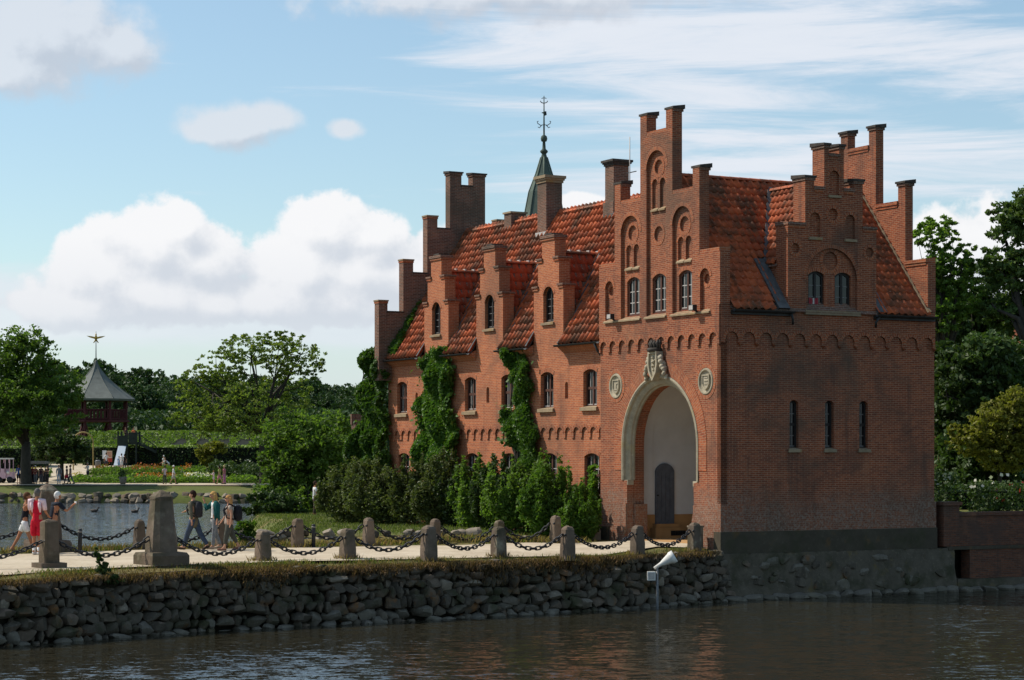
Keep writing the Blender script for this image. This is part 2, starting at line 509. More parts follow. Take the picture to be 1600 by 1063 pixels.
TILEN = mat_tile('new_tile', (0.52, 0.10, 0.038), (0.40, 0.072, 0.03), (0.10, 0.035, 0.02), 0.3)
LEAD = mat_plain('lead_flashing', (0.10, 0.10, 0.10), 0.75, 0.3, 4, spec=0.1)
GUTTER = mat_plain('gutter_metal', (0.03, 0.028, 0.026), 0.5, 0.3, 4)
CAPST = mat_plain('cap_slate', (0.055, 0.046, 0.038), 0.85, 0.5, 5)
SANDST = mat_stone('sandstone', [(0.48, 0.41, 0.30), (0.42, 0.36, 0.25), (0.36, 0.31, 0.22)], 4, (0.40, 0.30, 0.10), 0.35, 0.2, 0.3)
SILL = mat_stone('sill_stone', [(0.36, 0.27, 0.17), (0.30, 0.21, 0.12), (0.26, 0.2, 0.13)], 5, (0.33, 0.17, 0.03), 0.6, 0.0, 0.3)
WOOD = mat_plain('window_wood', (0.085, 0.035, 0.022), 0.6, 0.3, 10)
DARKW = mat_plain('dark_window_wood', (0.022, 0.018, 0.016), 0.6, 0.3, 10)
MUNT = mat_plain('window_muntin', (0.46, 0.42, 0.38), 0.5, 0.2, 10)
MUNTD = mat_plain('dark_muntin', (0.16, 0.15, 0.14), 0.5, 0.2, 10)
PLASTER = mat_plain('white_plaster', (0.60, 0.62, 0.63), 0.9, 0.10, 0.8, 0.1)
OCHRE = mat_plain('ochre_plaster', (0.42, 0.24, 0.10), 0.9, 0.15, 2, 0.1)
DOORB = mat_plain('door_paint', (0.10, 0.115, 0.14), 0.5, 0.2, 5)
RENDER = mat_stone('grey_render', [(0.085, 0.070, 0.048), (0.066, 0.056, 0.040), (0.10, 0.078, 0.053)], 1.6, (0.17, 0.09, 0.03), 0.5, 0.5, 0.3)
IRON = mat_plain('black_iron', (0.018, 0.018, 0.02), 0.5, 0.4, 12, metal=0.0)
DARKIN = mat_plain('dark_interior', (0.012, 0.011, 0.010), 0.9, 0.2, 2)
def mat_glass():
    m, t = material('window_glass')
    p = pos(t)
    n = t.noise(p, 2.5, 2, 0.5)
    b = finish(t, (0.012, 0.013, 0.014), 0.06, n, 0.05, 0.05, 0.35)
    return m
GLASS = mat_glass()
# ------------------------------------------------------------------ buildings: local x goes into depth (along the ridge), y along the lit front
TH = math.atan2(1800, 3300)
CORNER = Vector((326 / 3300 * 66.5, 66.5, 0))
DR = Vector((math.cos(TH), math.sin(TH), 0)); DF = Vector((-math.sin(TH), math.cos(TH), 0))
def loc(t, s, z=0.0): return CORNER + DF * t + DR * s + Vector((0, 0, z))

def window(name, parent, fr, u0, u1, z0, z1, rise, d, cols=2, rows=3, wood=None, munt=None, sill=None, lintel=0.0, transom=None, two=True, lint_d=-0.012):
    """brown casement window set at depth d: frame, glass panes, sill and brick arch as its pieces"""
    wood = wood or WOOD; munt = munt or MUNT
    mb = MB()
    out = arched(u0, u1, z0, z1, rise, 8)
    b = 0.07
    inn = arched(u0 + b, u1 - b, z0 + b, z1 - b, rise * 0.9, 8)
    skin(mb, fr, out, [inn], d, d + 0.07, wood)
    uc = (u0 + u1) / 2
    if two: fbox(mb, fr, uc - 0.045, uc + 0.045, z0 + b, z1 - b * 0.6, d + 0.004, d + 0.06, wood)
    if transom: fbox(mb, fr, u0 + b, u1 - b, transom - 0.045, transom + 0.045, d + 0.007, d + 0.06, wood)
    halves = [(u0 + b, uc - 0.045), (uc + 0.045, u1 - b)] if two else [(u0 + b, u1 - b)]
    top = z1 - rise * 0.5 - b * 0.5
    for (a, c) in halves:
        for i in range(1, cols):
            x = a + (c - a) * i / cols
            fbox(mb, fr, x - 0.012, x + 0.012, z0 + b, top, d + 0.02, d + 0.05, munt)
        for j in range(1, rows):
            z = z0 + b + (top - z0 - b) * j / rows
            fbox(mb, fr, a, c, z - 0.014, z + 0.014, d + 0.023, d + 0.05, munt)
        fbox(mb, fr, a, c, z0 + b, z0 + b + 0.03, d + 0.012, d + 0.05, munt)
    wn = mb.build(name, parent)
    for k, (a, c) in enumerate(halves):
        g = MB(); fbox(g, fr, a - 0.01, c + 0.01, z0 + b - 0.01, z1 - b * 0.7, d + 0.035, d + 0.045, GLASS); g.build('pane', wn)
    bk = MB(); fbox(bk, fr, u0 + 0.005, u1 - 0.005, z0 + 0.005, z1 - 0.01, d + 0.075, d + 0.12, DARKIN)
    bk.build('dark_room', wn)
    if sill:
        sm = MB(); o, hgt, proud = sill
        v = [fr(u0 - o, z0 - hgt, -proud), fr(u1 + o, z0 - hgt, -proud), fr(u1 + o, z0 - 0.02, -proud), fr(u0 - o, z0 - 0.02, -proud),
             fr(u0 - o, z0 - hgt, d), fr(u1 + o, z0 - hgt, d), fr(u1 + o * 0, z0 + 0.03, d), fr(u0 - o * 0, z0 + 0.03, d)]
        sm.faces(v, [(0, 1, 2, 3), (4, 7, 6, 5), (0, 4, 5, 1), (3, 2, 6, 7), (0, 3, 7, 4), (1, 5, 6, 2)], SILL)
        sm.build('sill', wn)
    if lintel:
        lm = MB(); path = arched(u0, u1, z0, z1, rise, 10)[2:]
        ring(lm, fr, path, lintel, lint_d, 0.05, ARCHB)
        lm.build('lintel', wn)
    return wn

def coping(parent, fr, u0, u1, z, th, over, mat, h=0.13, name='coping', slope=0.0, d0=None, d1=None):
    """cap course of a gable step"""
    mb = MB()
    a = -over if d0 is None else d0; c = th + over if d1 is None else d1
    v = [fr(u0 - over, z, a), fr(u1 + over, z, a), fr(u1 + over, z, c), fr(u0 - over, z, c),
         fr(u0 - over, z + h, a), fr(u1 + over, z + h, a), fr(u1 + over, z + h + slope, c), fr(u0 - over, z + h + slope, c)]
    mb.faces(v, [(0, 3, 2, 1), (4, 5, 6, 7), (0, 1, 5, 4), (1, 2, 6, 5), (2, 3, 7, 6), (3, 0, 4, 7)], mat)
    # stepped brick course beneath
    fbox(mb, fr, u0 - over * 0.5, u1 + over * 0.5, z - 0.09, z - 0.003, a + over * 0.5, c - over * 0.5, BRICKD if mat is CAPST else ARCHB)
    return mb.build(name, parent)

def tile_mesh(name, wd, ln, mat, amp=0.028, nx=7, thick=0.022):
    """one pantile: x along the eave, y up the slope"""
    mb = MB(); vs = []; uv = []
    for j, y in enumerate((0.0, ln * 1.12)):
        for i in range(nx):
            x = wd * 1.04 * (i / (nx - 1) - 0.5)
            zz = amp * math.sin(2 * math.pi * (i / (nx - 1)) + 0.9) + (thick * 1.3 if j == 0 else 0.004)
            vs.append((x, y, zz))
    for i in range(nx): vs.append((vs[i][0], 0.004, vs[i][2] - thick))
    fs = [(i, i + 1, nx + i + 1, nx + i) for i in range(nx - 1)] + [(2 * nx + i, 2 * nx + i + 1, i + 1, i) for i in range(nx - 1)]
    mb.faces(vs, fs, mat, True)
    return mb.mesh(name)
def roof_matrix(P0, E, S):
    E = Vector(E).normalized(); S = Vector(S).normalized(); N = E.cross(S)
    return Matrix(((E.x, S.x, N.x, P0[0]), (E.y, S.y, N.y, P0[1]), (E.z, S.z, N.z, P0[2]), (0, 0, 0, 1)))
def lay_tiles(P0, E, S, width, length, tw, tl, keep=None, jit=0.012):
    """matrices of the tiles of one roof slope"""
    M = roof_matrix(P0, E, S); res = []
    nx = max(1, round(width / tw)); ny = max(1, int(length / tl + 0.5))
    for j in range(ny):
        for i in range(nx):
            e = (i + 0.5) * width / nx; s = j * tl
            if s > length - 0.04: continue
            q = M @ Vector((e, s + tl * 0.5, 0))
            if keep and not keep(q, e, s): continue
            J = Matrix.Translation((e + random.uniform(-jit, jit) * 0.5, s + random.uniform(-jit, jit), random.uniform(0, jit * 0.8))) @ Matrix.Rotation(random.uniform(-0.02, 0.02), 4, 'Z') @ Matrix.Rotation(random.uniform(-0.03, 0.03), 4, 'Y')
            res.append(M @ J)
    return res
def tile_objects(mats, me, parent, name='roof_tile'):
    for M in mats:
        o = bpy.data.objects.new(name, me); COL.objects.link(o); o.parent = parent; o.matrix_local = M
def tile_join(mats, me, parent, name, mat):
    nv = len(me.vertices); base = np.empty(nv * 3, np.float32); me.vertices.foreach_get('co', base); base = base.reshape(-1, 3)
    fs = [tuple(p.vertices) for p in me.polygons]
    allv = []; allf = []
    for k, M in enumerate(mats):
        A = np.array(M)
        allv.append(base @ A[:3, :3].T + A[:3, 3]); b = k * nv
        allf.extend([tuple(i + b for i in f) for f in fs])
    m2 = bpy.data.meshes.new(name); m2.from_pydata(np.concatenate(allv).tolist(), [], allf)
    m2.materials.append(mat); m2.polygons.foreach_set('use_smooth', [True] * len(allf)); m2.update()
    return link_mesh(name, m2, parent, kind='stuff')

# ---------------------------------------------------------------- gatehouse
WID, DEP = 7.33, 8.6
gate = empty('gatehouse', CORNER, TH, label='tall red brick gatehouse with stepped gables and a large round entrance arch', cat='gatehouse')
FRO = Frame((0, 0, 0), (0, 1, 0), (1, 0, 0))
RIG = Frame((0, 0, 0), (1, 0, 0), (0, 1, 0))
AC, AR, AS = 3.58, 2.31, 3.22          # arch centre, outer radius, springing

def scallop(u0, u1, n, zt, zl, leg):
    """lower edge of the projecting upper wall: small arches between corbels, from u0 to u1"""
    pts = []; p = (u1 - u0) / n
    for i in range(n):
        a = u0 + i * p; l = a + leg / 2; r_ = a + p - leg / 2; c = (l + r_) / 2; h = (r_ - l) / 2
        pts += [(a + 0.001, zl), (l, zl)]
        for k in range(9):
            t = math.pi - math.pi * k / 8
            pts.append((c + h * math.cos(t), zt - h + h * math.sin(t)))
        pts.append((r_, zl))
    pts.append((u1 - 0.001, zl))
    return pts
def stepped(up=None, T=0.0):
    """upper outline of the big gables, from u=WID down to u=0"""
    return [(7.33, 9.35), (6.3, 9.35), (6.3, 12.12), (5.92, 12.12), (5.92, 11.42), (4.66, 11.42), (4.66, 14.22), (4.27, 14.22), (4.27, 13.52), (3.08, 13.52),
            (3.08, 14.22), (2.70, 14.22), (2.70, 11.42), (1.50, 11.42), (1.50, 12.12), (1.12, 12.12), (1.12, 9.35), (-0.055, 9.35), (-0.055, 7.68), (0.0, 7.67)]
def cap_steps(parent, fr, th):
    for (a, b, z) in ((6.3, 7.33, 9.35), (4.66, 5.92, 11.42), (3.08, 4.27, 13.52), (1.50, 2.70, 11.42), (0.0, 1.12, 9.35)):
        coping(parent, fr, a + 0.05, b - 0.05, z, th, 0.05, ARCHB, 0.12, slope=0.05)
    for (a, b, z) in ((5.92, 6.3, 12.12), (4.27, 4.66, 14.22), (2.70, 3.08, 14.22), (1.12, 1.50, 12.12)):
        coping(parent, fr, a, b, z, th, 0.075, CAPST, 0.07, name='pinnacle_cap', slope=0.07)

# lower front wall with the arch
mb = MB()
archpath = [(AC + AR * math.cos(math.pi * k / 24), AS + AR * math.sin(math.pi * k / 24)) for k in range(25)]
hole = [(AC - AR, 2.05)] + [(AC + AR, 2.05)] + archpath[0:]
door_hole = [(1.80, -0.05), (5.56, -0.05), (5.60, 0.9), (AC + AR - 0.29, 2.05), (AC + AR, 2.05)] + archpath + [(AC - AR, 2.05), (1.55, 2.0), (1.52, 1.3), (1.62, 0.9)]
medz, medl, medr = 5.26, 6.31, 0.83
skin(mb, FRO, [(0, -0.1), (0, 6.9), (WID, 6.9), (WID, -0.1)][::-1], [door_hole, circle(medl, medz, 0.44, 22), circle(medr, medz, 0.44, 22)], 0.0, 0.25, BRICK)
fbox(mb, FRO, medl - 0.5, medl + 0.5, medz - 0.5, medz + 0.5, 0.12, 0.2, BRICK)
fbox(mb, FRO, medr - 0.5, medr + 0.5, medz - 0.5, medz + 0.5, 0.12, 0.2, BRICK)
# inner reveal ring and jambs
ri = AR - 0.29
inner = [(1.80, -0.05), (5.56, -0.05), (5.60, 0.9)] + [(AC + ri * math.cos(math.pi * k / 24), AS + ri * math.sin(math.pi * k / 24)) for k in range(25)] + [(1.56, 0.9)]
skin(mb, FRO, [(0.05, -0.1), (WID - 0.05, -0.1), (WID - 0.05, 6.5), (0.05, 6.5)], [inner], 0.26, 0.68, BRICK, outer_rim=False)
# left flank and rear of the block
mb.poly([(0.3, WID, -0.1), (DEP, WID, -0.1), (DEP, WID, 7.6), (0.3, WID, 7.6)], BRICK)
mb.poly([(DEP, 0, -0.1), (DEP, WID, -0.1), (DEP, WID, 9.3), (DEP, 0, 9.3)], BRICK)
# dark right wall with its three tall slits
slits = [(2.66, 3.02), (4.07, 4.43), (5.46, 5.82)]
skin(mb, RIG, rect(0, DEP, -0.1, 6.9), [arched(a, b, 3.12, 4.68, 0.10) for a, b in slits], 0.0, 0.2, BRICK)
mb.build('wall', gate)

# projecting brick foot, two steps of the plinth
mb = MB()
fbox(mb, FRO, 5.62, WID + 0.06, 0.5, 1.28, -0.04, 0.3, BRICK)
fbox(mb, FRO, 5.60, WID + 0.16, -0.1, 0.5, -0.12, 0.28, BRICK)
v = []
fbox(mb, FRO, 0.0, 1.52, -0.1, 1.3, -0.035, 0.3, BRICK)
fbox(mb, FRO, 5.48, 5.61, -0.1, 1.25, 0.27, 0.74, BRICK)
fbox(mb, RIG, -0.035, DEP + 0.04, 0.49, 1.36, -0.05, 0.3, BRICK)
mb.build('brick_foot', gate)
mb = MB()
fbox(mb, RIG, -0.06, DEP + 0.06, -0.25, 0.49, -0.085, 0.3, RENDER)
fbox(mb, FRO, 6.55, WID + 0.26, -0.1, 0.46, -0.2, -0.125, RENDER)
mb.build('plinth', gate)

# sandstone moulding round the arch, splayed inwards
mb = MB()
prof = [(AR + 0.03, -0.03), (AR - 0.03, -0.05), (AR - 0.09, -0.02), (AR - 0.11, 0.06), (AR - 0.20, 0.10), (AR - 0.27, 0.15), (AR - 0.29, 0.22), (AR - 0.33, 0.24), (AR - 0.33, 0.30)]
stations = [(1, None, 2.07)] + [(0, math.pi * k / 32, 0) for k in range(33)] + [(-1, None, 2.07)]
vs = []
for (sd, a, z) in stations:
    for (r_, d) in prof:
        if a is None: vs.append(FRO(AC + sd * r_, z, d))
        else: vs.append(FRO(AC + r_ * math.cos(a), AS + r_ * math.sin(a), d))
npf = len(prof)
fs = [(i * npf + j, i * npf + j + 1, (i + 1) * npf + j + 1, (i + 1) * npf + j) for i in range(len(stations) - 1) for j in range(npf - 1)]
mb.faces(vs, fs, SANDST, False)
for b in (0, (len(stations) - 1) * npf):
    mb.poly(vs[b:b + npf], SANDST)
for sd in (1, -1):
    u = AC + sd * (AR - 0.16)
    fbox(mb, FRO, u - 0.17, u + 0.17, 1.90, 2.068, 0.01, 0.24, SANDST)
mb.build('arch_moulding', gate)
mb = MB()
path = [(AC + (AR + 0.03) * math.cos(math.pi * k / 40), AS + (AR + 0.03) * math.sin(math.pi * k / 40)) for k in range(41)]
path = [(AC + AR + 0.03, 2.4)] + path + [(AC - AR - 0.03, 2.4)]
ring(mb, FRO, path, 0.46, -0.015, 0.05, ARCHB)
mb.build('brick_arch', gate)

# passage behind the arch: plastered walls, vault and floor
mb = MB()
x0, x1, y0, y1 = 0.68, 7.95, 0.55, 6.2
for (ya, yb) in ((y1, y1 + 0.1), (y0 - 0.1, y0)):
    mb.box(x0, x1, ya, yb, 0.86, 3.3, PLASTER)
    mb.box(x0, x1, ya - (0.012 if ya == y1 else 0), yb + (0.012 if yb == y0 else 0), -0.02, 0.86, OCHRE)
mb.box(x1, x1 + 0.12, y0 - 0.1, y1 + 0.1, -0.02, 6.2, PLASTER)
ym, hw = (y0 + y1) / 2, (y1 - y0) / 2
vs = []
for k in range(25):
    a = math.pi * k / 24
    for x in (x0, x1): vs.append((x, ym + hw * math.cos(a), 3.3 + 2.75 * math.sin(a)))
mb.faces(vs, [(2 * k, 2 * k + 1, 2 * k + 3, 2 * k + 2) for k in range(24)], PLASTER, True)
# broad rib just inside the arch
vs = []
for (x, g) in ((x0 + 0.02, 0.10), (1.34, 0.10), (1.34, -0.01)):
    vs.append((x, y1 - g, 0.87))
    for k in range(25):
        a = math.pi * k / 24; vs.append((x, ym + (hw - g) * math.cos(a), 3.3 + (2.75 - g) * math.sin(a)))
    vs.append((x, y0 + g, 0.87))
fs = []
for i in range(2):
    for k in range(26): fs.append((i * 27 + k, i * 27 + k + 1, (i + 1) * 27 + k + 1, (i + 1) * 27 + k))
mb.faces(vs, fs, PLASTER)
mb.box(0.3, x1, y0, y1, -0.06, 0.06, OCHRE)
mb.build('passage', gate)
PAS = Frame((0, y1 - 0.02, 0), (1, 0, 0), (0, 1, 0))
mb = MB()
skin(mb, PAS, arched(1.49, 2.25, 0.54, 2.62, 0.26, 10), [], -0.05, 0.02, DOORB)
for k in range(4): fbox(mb, PAS, 1.54 + k * 0.175, 1.54 + k * 0.175 + 0.155, 0.6, 2.3, -0.065, -0.048, DOORB)
dr = mb.build('door', gate)
mb = MB(); mb.lathe([(0.03, 0), (0.045, 0.02), (0.03, 0.05)], IRON, c=PAS(1.56, 1.5, -0.09), n=8); mb.build('handle', dr)
mb = MB()
fbox(mb, PAS, 1.4, 2.34, 0.40, 0.54, -0.22, 0.0, OCHRE); fbox(mb, PAS, 1.3, 2.45, 0.06, 0.40, -0.34, 0.0, OCHRE)
mb.build('doorstep', gate)
mb = MB()
fbox(mb, PAS, 1.92, 2.52, 0.14, 0.31, -0.36, -0.342, DARKIN)
for k in range(9): fbox(mb, PAS, 1.95 + k * 0.068, 1.97 + k * 0.068, 0.14, 0.31, -0.375, -0.36, IRON)
mb.build('basement_grate', gate)

# medallions and the carved arms over the arch
def medallion(u, seed):
    rr = random.Random(seed); mb = MB()
    cs = [(0.43, 0.0), (0.41, -0.035), (0.36, -0.035), (0.34, 0.01), (0.30, 0.03)]
    n = 24; vs = []
    for (r_, d) in cs:
        for k in range(n): a = 2 * math.pi * k / n; vs.append(FRO(u + r_ * math.cos(a), medz + r_ * math.sin(a), d))
    fs = [(i * n + k, i * n + (k + 1) % n, (i + 1) * n + (k + 1) % n, (i + 1) * n + k) for i in range(len(cs) - 1) for k in range(n)]
    fs.append(tuple((len(cs) - 1) * n + k for k in range(n)))
    mb.faces(vs, fs, SANDST)
    md = mb.build('medallion', gate)
    # heater shield with raised border and a small charge
    mb = MB()
    sh = [(u - 0.20, medz + 0.22), (u - 0.20, medz - 0.08), (u - 0.11, medz - 0.21), (u, medz - 0.27), (u + 0.11, medz - 0.21), (u + 0.20, medz - 0.08), (u + 0.20, medz + 0.22)]
    ins = [(u + (a - u) * 0.80, medz + (b - medz) * 0.80) for a, b in sh]
    skin(mb, FRO, sh, [ins], -0.03, 0.04, SANDST)
    skin(mb, FRO, ins, [], 0.0, 0.03, SANDST)
    if seed == 1:
        fbox(mb, FRO, u - 0.10, u + 0.02, medz + 0.06, medz + 0.10, -0.018, 0.01, SANDST); fbox(mb, FRO, u - 0.02, u + 0.03, medz - 0.10, medz + 0.10, -0.022, 0.01, SANDST)
        fbox(mb, FRO, u - 0.07, u + 0.09, medz - 0.14, medz - 0.09, -0.018, 0.01, SANDST)
    else:
        for k in range(3): fbox(mb, FRO, u - 0.10, u + 0.10, medz + 0.10 - 0.1 * k, medz + 0.135 - 0.1 * k, -0.018, 0.01, SANDST)
    mb.build('shield', md)
    mb = MB(); ring(mb, FRO, circle(u, medz, 0.44, 26), 0.13, -0.012, 0.05, ARCHB, True); mb.build('brick_ring', md)
medallion(medl, 1); medallion(medr, 2)
def arms():
    u = 3.63; mb = MB()
    sh = [(u - 0.26, 6.32), (u - 0.29, 5.9), (u - 0.22, 5.62), (u, 5.34), (u + 0.22, 5.62), (u + 0.29, 5.9), (u + 0.26, 6.32)]
    ins = [(u + (a - u) * 0.76, 5.95 + (b - 5.95) * 0.8) for a, b in sh]
    skin(mb, FRO, sh, [ins], -0.26, 0.02, SANDST); skin(mb, FRO, ins, [], -0.19, 0.0, SANDST)
    # an upright beast on the shield, as raised lumps
    for (du, z, r_) in ((0, 5.98, 0.085), (0.03, 6.12, 0.06), (-0.05, 5.86, 0.055), (0.06, 5.84, 0.05), (0.07, 6.0, 0.04), (-0.08, 6.03, 0.04), (0.0, 5.72, 0.045)):
        mb.lathe([(0.02, -0.02), (r_, 0.02), (r_ * 0.7, r_ * 0.9), (0.01, r_ * 1.3)], SANDST, c=FRO(u + du, z - r_ * 0.5, -0.2), n=8)
    a = mb.build('coat_of_arms', gate)
    mb = MB()
    for k in range(7):
        aa = math.pi * (k / 6)
        c = FRO(u + 0.24 * math.cos(aa), 6.52, -0.10 - 0.14 * math.sin(aa))
        mb.lathe([(0.05, -0.12), (0.05, 0), (0.085, 0.07), (0.05, 0.12), (0.01, 0.2)], CAPST, c=c, n=7)
    mb.lathe([(0.24, 0), (0.27, 0.05), (0.27, 0.10), (0.24, 0.13)], CAPST, c=FRO(u, 6.31, -0.12), n=14)
    mb.build('crown', a)
    for sd in (-1, 1):
        mb = MB(); rr = random.Random(5)
        for k in range(16):
            t = k / 15; uu = u + sd * (0.30 + 0.32 * t ** 0.8); zz = 6.1 - 0.62 * t + rr.uniform(-0.05, 0.05)
            r_ = 0.11 - 0.04 * t
            mb.lathe([(0.02, -r_), (r_, -r_ * 0.3), (r_ * 0.9, r_ * 0.4), (0.02, r_)], SANDST, c=FRO(uu, zz, -0.06 - 0.10 * rr.random()), n=7, ph=rr.random())
        mb.build('leaf_scroll', a)
arms()

# upper front: projecting gable with arcaded lower edge, arched recesses and windows
wins = [(4.80, 5.66, 7.60, 8.90), (3.20, 4.06, 7.60, 8.90), (1.60, 2.46, 7.60, 8.90)]
rec = [arched(4.70, 5.90, 7.52, 10.97, None, 14), arched(3.08, 4.28, 7.52, 12.97, None, 14), arched(1.54, 2.70, 7.52, 10.97, None, 14)]
nich = [arched(6.38, 6.92, 7.52, 8.86, None, 10), arched(0.52, 1.08, 7.52, 8.86, None, 10)]
outl = scallop(0.02, WID, 12, 6.80, 6.42, 0.17)
up_out = [(0.0, 6.42)] + outl[1:-1] + [(WID, 6.42)] + stepped()
mb = MB()
skin(mb, FRO, up_out, rec + nich, -0.06, 0.045, BRICK, outer_rim=False)
# outer rim of the gable is as thick as the wall
for i in range(len(up_out)):
    a = up_out[i]; b = up_out[(i + 1) % len(up_out)]
    thick = 0.32 if min(a[1], b[1]) > 6.9 else 0.0
    mb.poly([FRO(*a, -0.06), FRO(*b, -0.06), FRO(*b, thick), FRO(*a, thick)], BRICK)
# wall behind the recesses, with the blind pairs, rondels and windows
holes2 = [arched(a, b, c, d, 0.16) for a, b, c, d in wins]
pairs = [(4.87, 5.24, 9.22, 10.0), (5.34, 5.71, 9.22, 10.0), (1.70, 2.06, 9.22, 10.0), (2.16, 2.52, 9.22, 10.0), (3.26, 3.61, 11.05, 12.05), (3.73, 4.08, 11.05, 12.05)]
holes2 += [arched(a, b, c, d, None, 8) for a, b, c, d in pairs]
rond = [(5.30, 10.38, 0.27), (2.12, 10.38, 0.27), (3.67, 10.2, 0.27), (3.67, 12.42, 0.25)]
holes2 += [circle(u, z, r_, 16) for u, z, r_ in rond]
rnich = [(6.65, 8.52, 0.17), (0.8, 8.52, 0.17)]
holes2 += [circle(u, z, r_, 14) for u, z, r_ in rnich]
base_out = [(0.05, 6.95), (7.28, 6.95), (7.28, 9.25), (6.25, 9.25), (6.25, 11.35), (4.6, 11.35), (4.6, 13.45), (2.75, 13.45), (2.75, 11.35), (1.17, 11.35), (1.17, 9.25), (0.05, 9.25)]
skin(mb, FRO, base_out, holes2, 0.045, 0.14, BRICK, outer_rim=False)
for (a, b, c, d) in pairs: fbox(mb, FRO, a - 0.02, b + 0.02, c - 0.02, d + 0.02, 0.125, 0.15, BRICK)
for (u, z, r_) in rond + rnich: fbox(mb, FRO, u - r_ - 0.02, u + r_ + 0.02, z - r_ - 0.02, z + r_ + 0.02, 0.115, 0.16, BRICK)
# back of the gable
skin(mb, FRO, [(0.0, 7.0), (WID, 7.0)] + stepped(), [], 0.32, 0.32, BRICK, outer_rim=False, rim=False)
gb = mb.build('front_gable', gate)
def trim(parent, fr, path, wid, d0, d1, closed=False, name='brick_arch'):
    mb = MB(); ring(mb, fr, path, wid, d0, d1, ARCHB, closed); return mb.build(name, parent)
for r_ in rec: trim(gb, FRO, r_[2:], 0.13, -0.072, 0.0)
for r_ in nich: trim(gb, FRO, r_[2:], 0.11, -0.072, 0.0)
for (a, b, c, d) in pairs: trim(gb, FRO, arched(a, b, c, d, None, 10)[2:], 0.08, 0.033, 0.06)
for (u, z, r_) in rond + rnich: trim(gb, FRO, circle(u, z, r_, 18), 0.10, 0.033, 0.06, True, 'brick_ring')
p = (WID - 0.02) / 12
for i in range(12):
    l = 0.02 + i * p + 0.085; r_ = l + p - 0.17
    trim(gb, FRO, arched(l, r_, 6.42, 6.80, None, 8)[2:], 0.10, -0.072, 0.0)
for (a, b, c, d) in pairs:
    mb = MB()
    v = [FRO(a - 0.03, c - 0.08, -0.02), FRO(b + 0.03, c - 0.08, -0.02), FRO(b + 0.03, c - 0.03, -0.02), FRO(a - 0.03, c - 0.03, -0.02), FRO(a - 0.03, c - 0.08, 0.11), FRO(b + 0.03, c - 0.08, 0.11), FRO(b + 0.03, c + 0.05, 0.11), FRO(a - 0.03, c + 0.05, 0.11)]
    mb.faces(v, [(0, 1, 2, 3), (4, 7, 6, 5), (0, 4, 5, 1), (3, 2, 6, 7), (0, 3, 7, 4), (1, 5, 6, 2)], SILL); mb.build('niche_sill', gb)
cap_steps(gb, FRO, 0.32)
for (a, b, c, d) in wins:
    window('window', gate, FRO, a, b, c, d, 0.16, 0.10, 2, 3, lintel=0.12, lint_d=0.03)
for (a, b) in ((4.62, 6.95), (3.05, 4.35), (0.48, 2.76)):
    mb = MB(); o = [FRO(a, 7.42, -0.13), FRO(b, 7.42, -0.13), FRO(b, 7.47, -0.13), FRO(a, 7.47, -0.13), FRO(a, 7.42, 0.04), FRO(b, 7.42, 0.04), FRO(b, 7.56, 0.04), FRO(a, 7.56, 0.04)]
    mb.faces(o, [(0, 1, 2, 3), (4, 7, 6, 5), (0, 4, 5, 1), (3, 2, 6, 7), (0, 3, 7, 4), (1, 5, 6, 2)], SILL)
    mb.build('window_ledge', gate)
for u in (6.25, 1.2):
    mb = MB(); c = Vector(FRO(u, 7.62, -0.24))
    mb.box(c.x - 0.09, c.x + 0.06, c.y - 0.13, c.y + 0.13, c.z - 0.09, c.z + 0.09, IRON)
    mb.bar(c + Vector((0.02, 0, -0.05)), c + Vector((0.2, 0, -0.16)), 0.05, 0.05, IRON)
    f = mb.build('floodlight', gate)
    mb = MB(); mb.box(c.x - 0.098, c.x - 0.092, c.y - 0.11, c.y + 0.11, c.z - 0.07, c.z + 0.07, MUNT); mb.build('lens', f)

# right side: arcade, dormer gable and windows
RW = scallop(0.06, DEP - 0.02, 13, 6.82, 6.47, 0.17)
DH = [(2.55, 10.30), (3.24, 10.30), (3.24, 11.86), (3.60, 11.86), (3.60, 11.50), (4.0, 11.50), (4.0, 12.95), (4.19, 12.95), (4.19, 12.60), (4.60, 12.60), (4.60, 12.95), (4.79, 12.95),
      (4.79, 11.50), (5.20, 11.50), (5.20, 11.86), (5.56, 11.86), (5.56, 10.30), (6.12, 10.30)]
DOUT = [(0.0, 6.47)] + RW + [(DEP, 6.47), (DEP, 7.66), (6.12, 7.66)] + DH[::-1] + [(2.55, 7.66), (0.0, 7.66)]
dw = [(3.42, 4.06, 7.62, 8.86), (4.48, 5.13, 7.62, 8.86)]
bigarch = arched(3.28, 5.32, 7.52, 9.62, None, 20)
dn = [(3.42, 3.84, 9.95, 10.75), (4.86, 5.24, 9.95, 10.75), (4.20, 4.60, 11.35, 12.15)]
mb = MB()
dcirc = [(2.85, 9.55, 0.17), (5.84, 9.55, 0.17), (4.35, 10.72, 0.2)]
skin(mb, RIG, DOUT, [bigarch] + [arched(a, b, c, d, None, 8) for a, b, c, d in dn] + [circle(u, z, r_, 14) for u, z, r_ in dcirc], -0.055, 0.03, BRICK, outer_rim=False)
for i in range(len(DOUT)):
    a = DOUT[i]; b = DOUT[(i + 1) % len(DOUT)]
    th_ = 0.0 if min(a[1], b[1]) < 7.5 else (0.12 if max(a[1], b[1]) < 7.7 else 0.58)
    mb.poly([RIG(*a, -0.055), RIG(*b, -0.055), RIG(*b, th_), RIG(*a, th_)], BRICK)
skin(mb, RIG, [(2.6, 6.95), (6.08, 6.95), (6.08, 10.2), (5.5, 10.2), (5.5, 11.4), (4.75, 11.4), (4.75, 12.5), (4.05, 12.5), (4.05, 11.4), (3.3, 11.4), (3.3, 10.2), (2.6, 10.2)],
     [arched(a, b, c, d, 0.12) for a, b, c, d in dw] + [circle(4.30, 9.22, 0.30, 16)], 0.03, 0.12, BRICK, outer_rim=False)
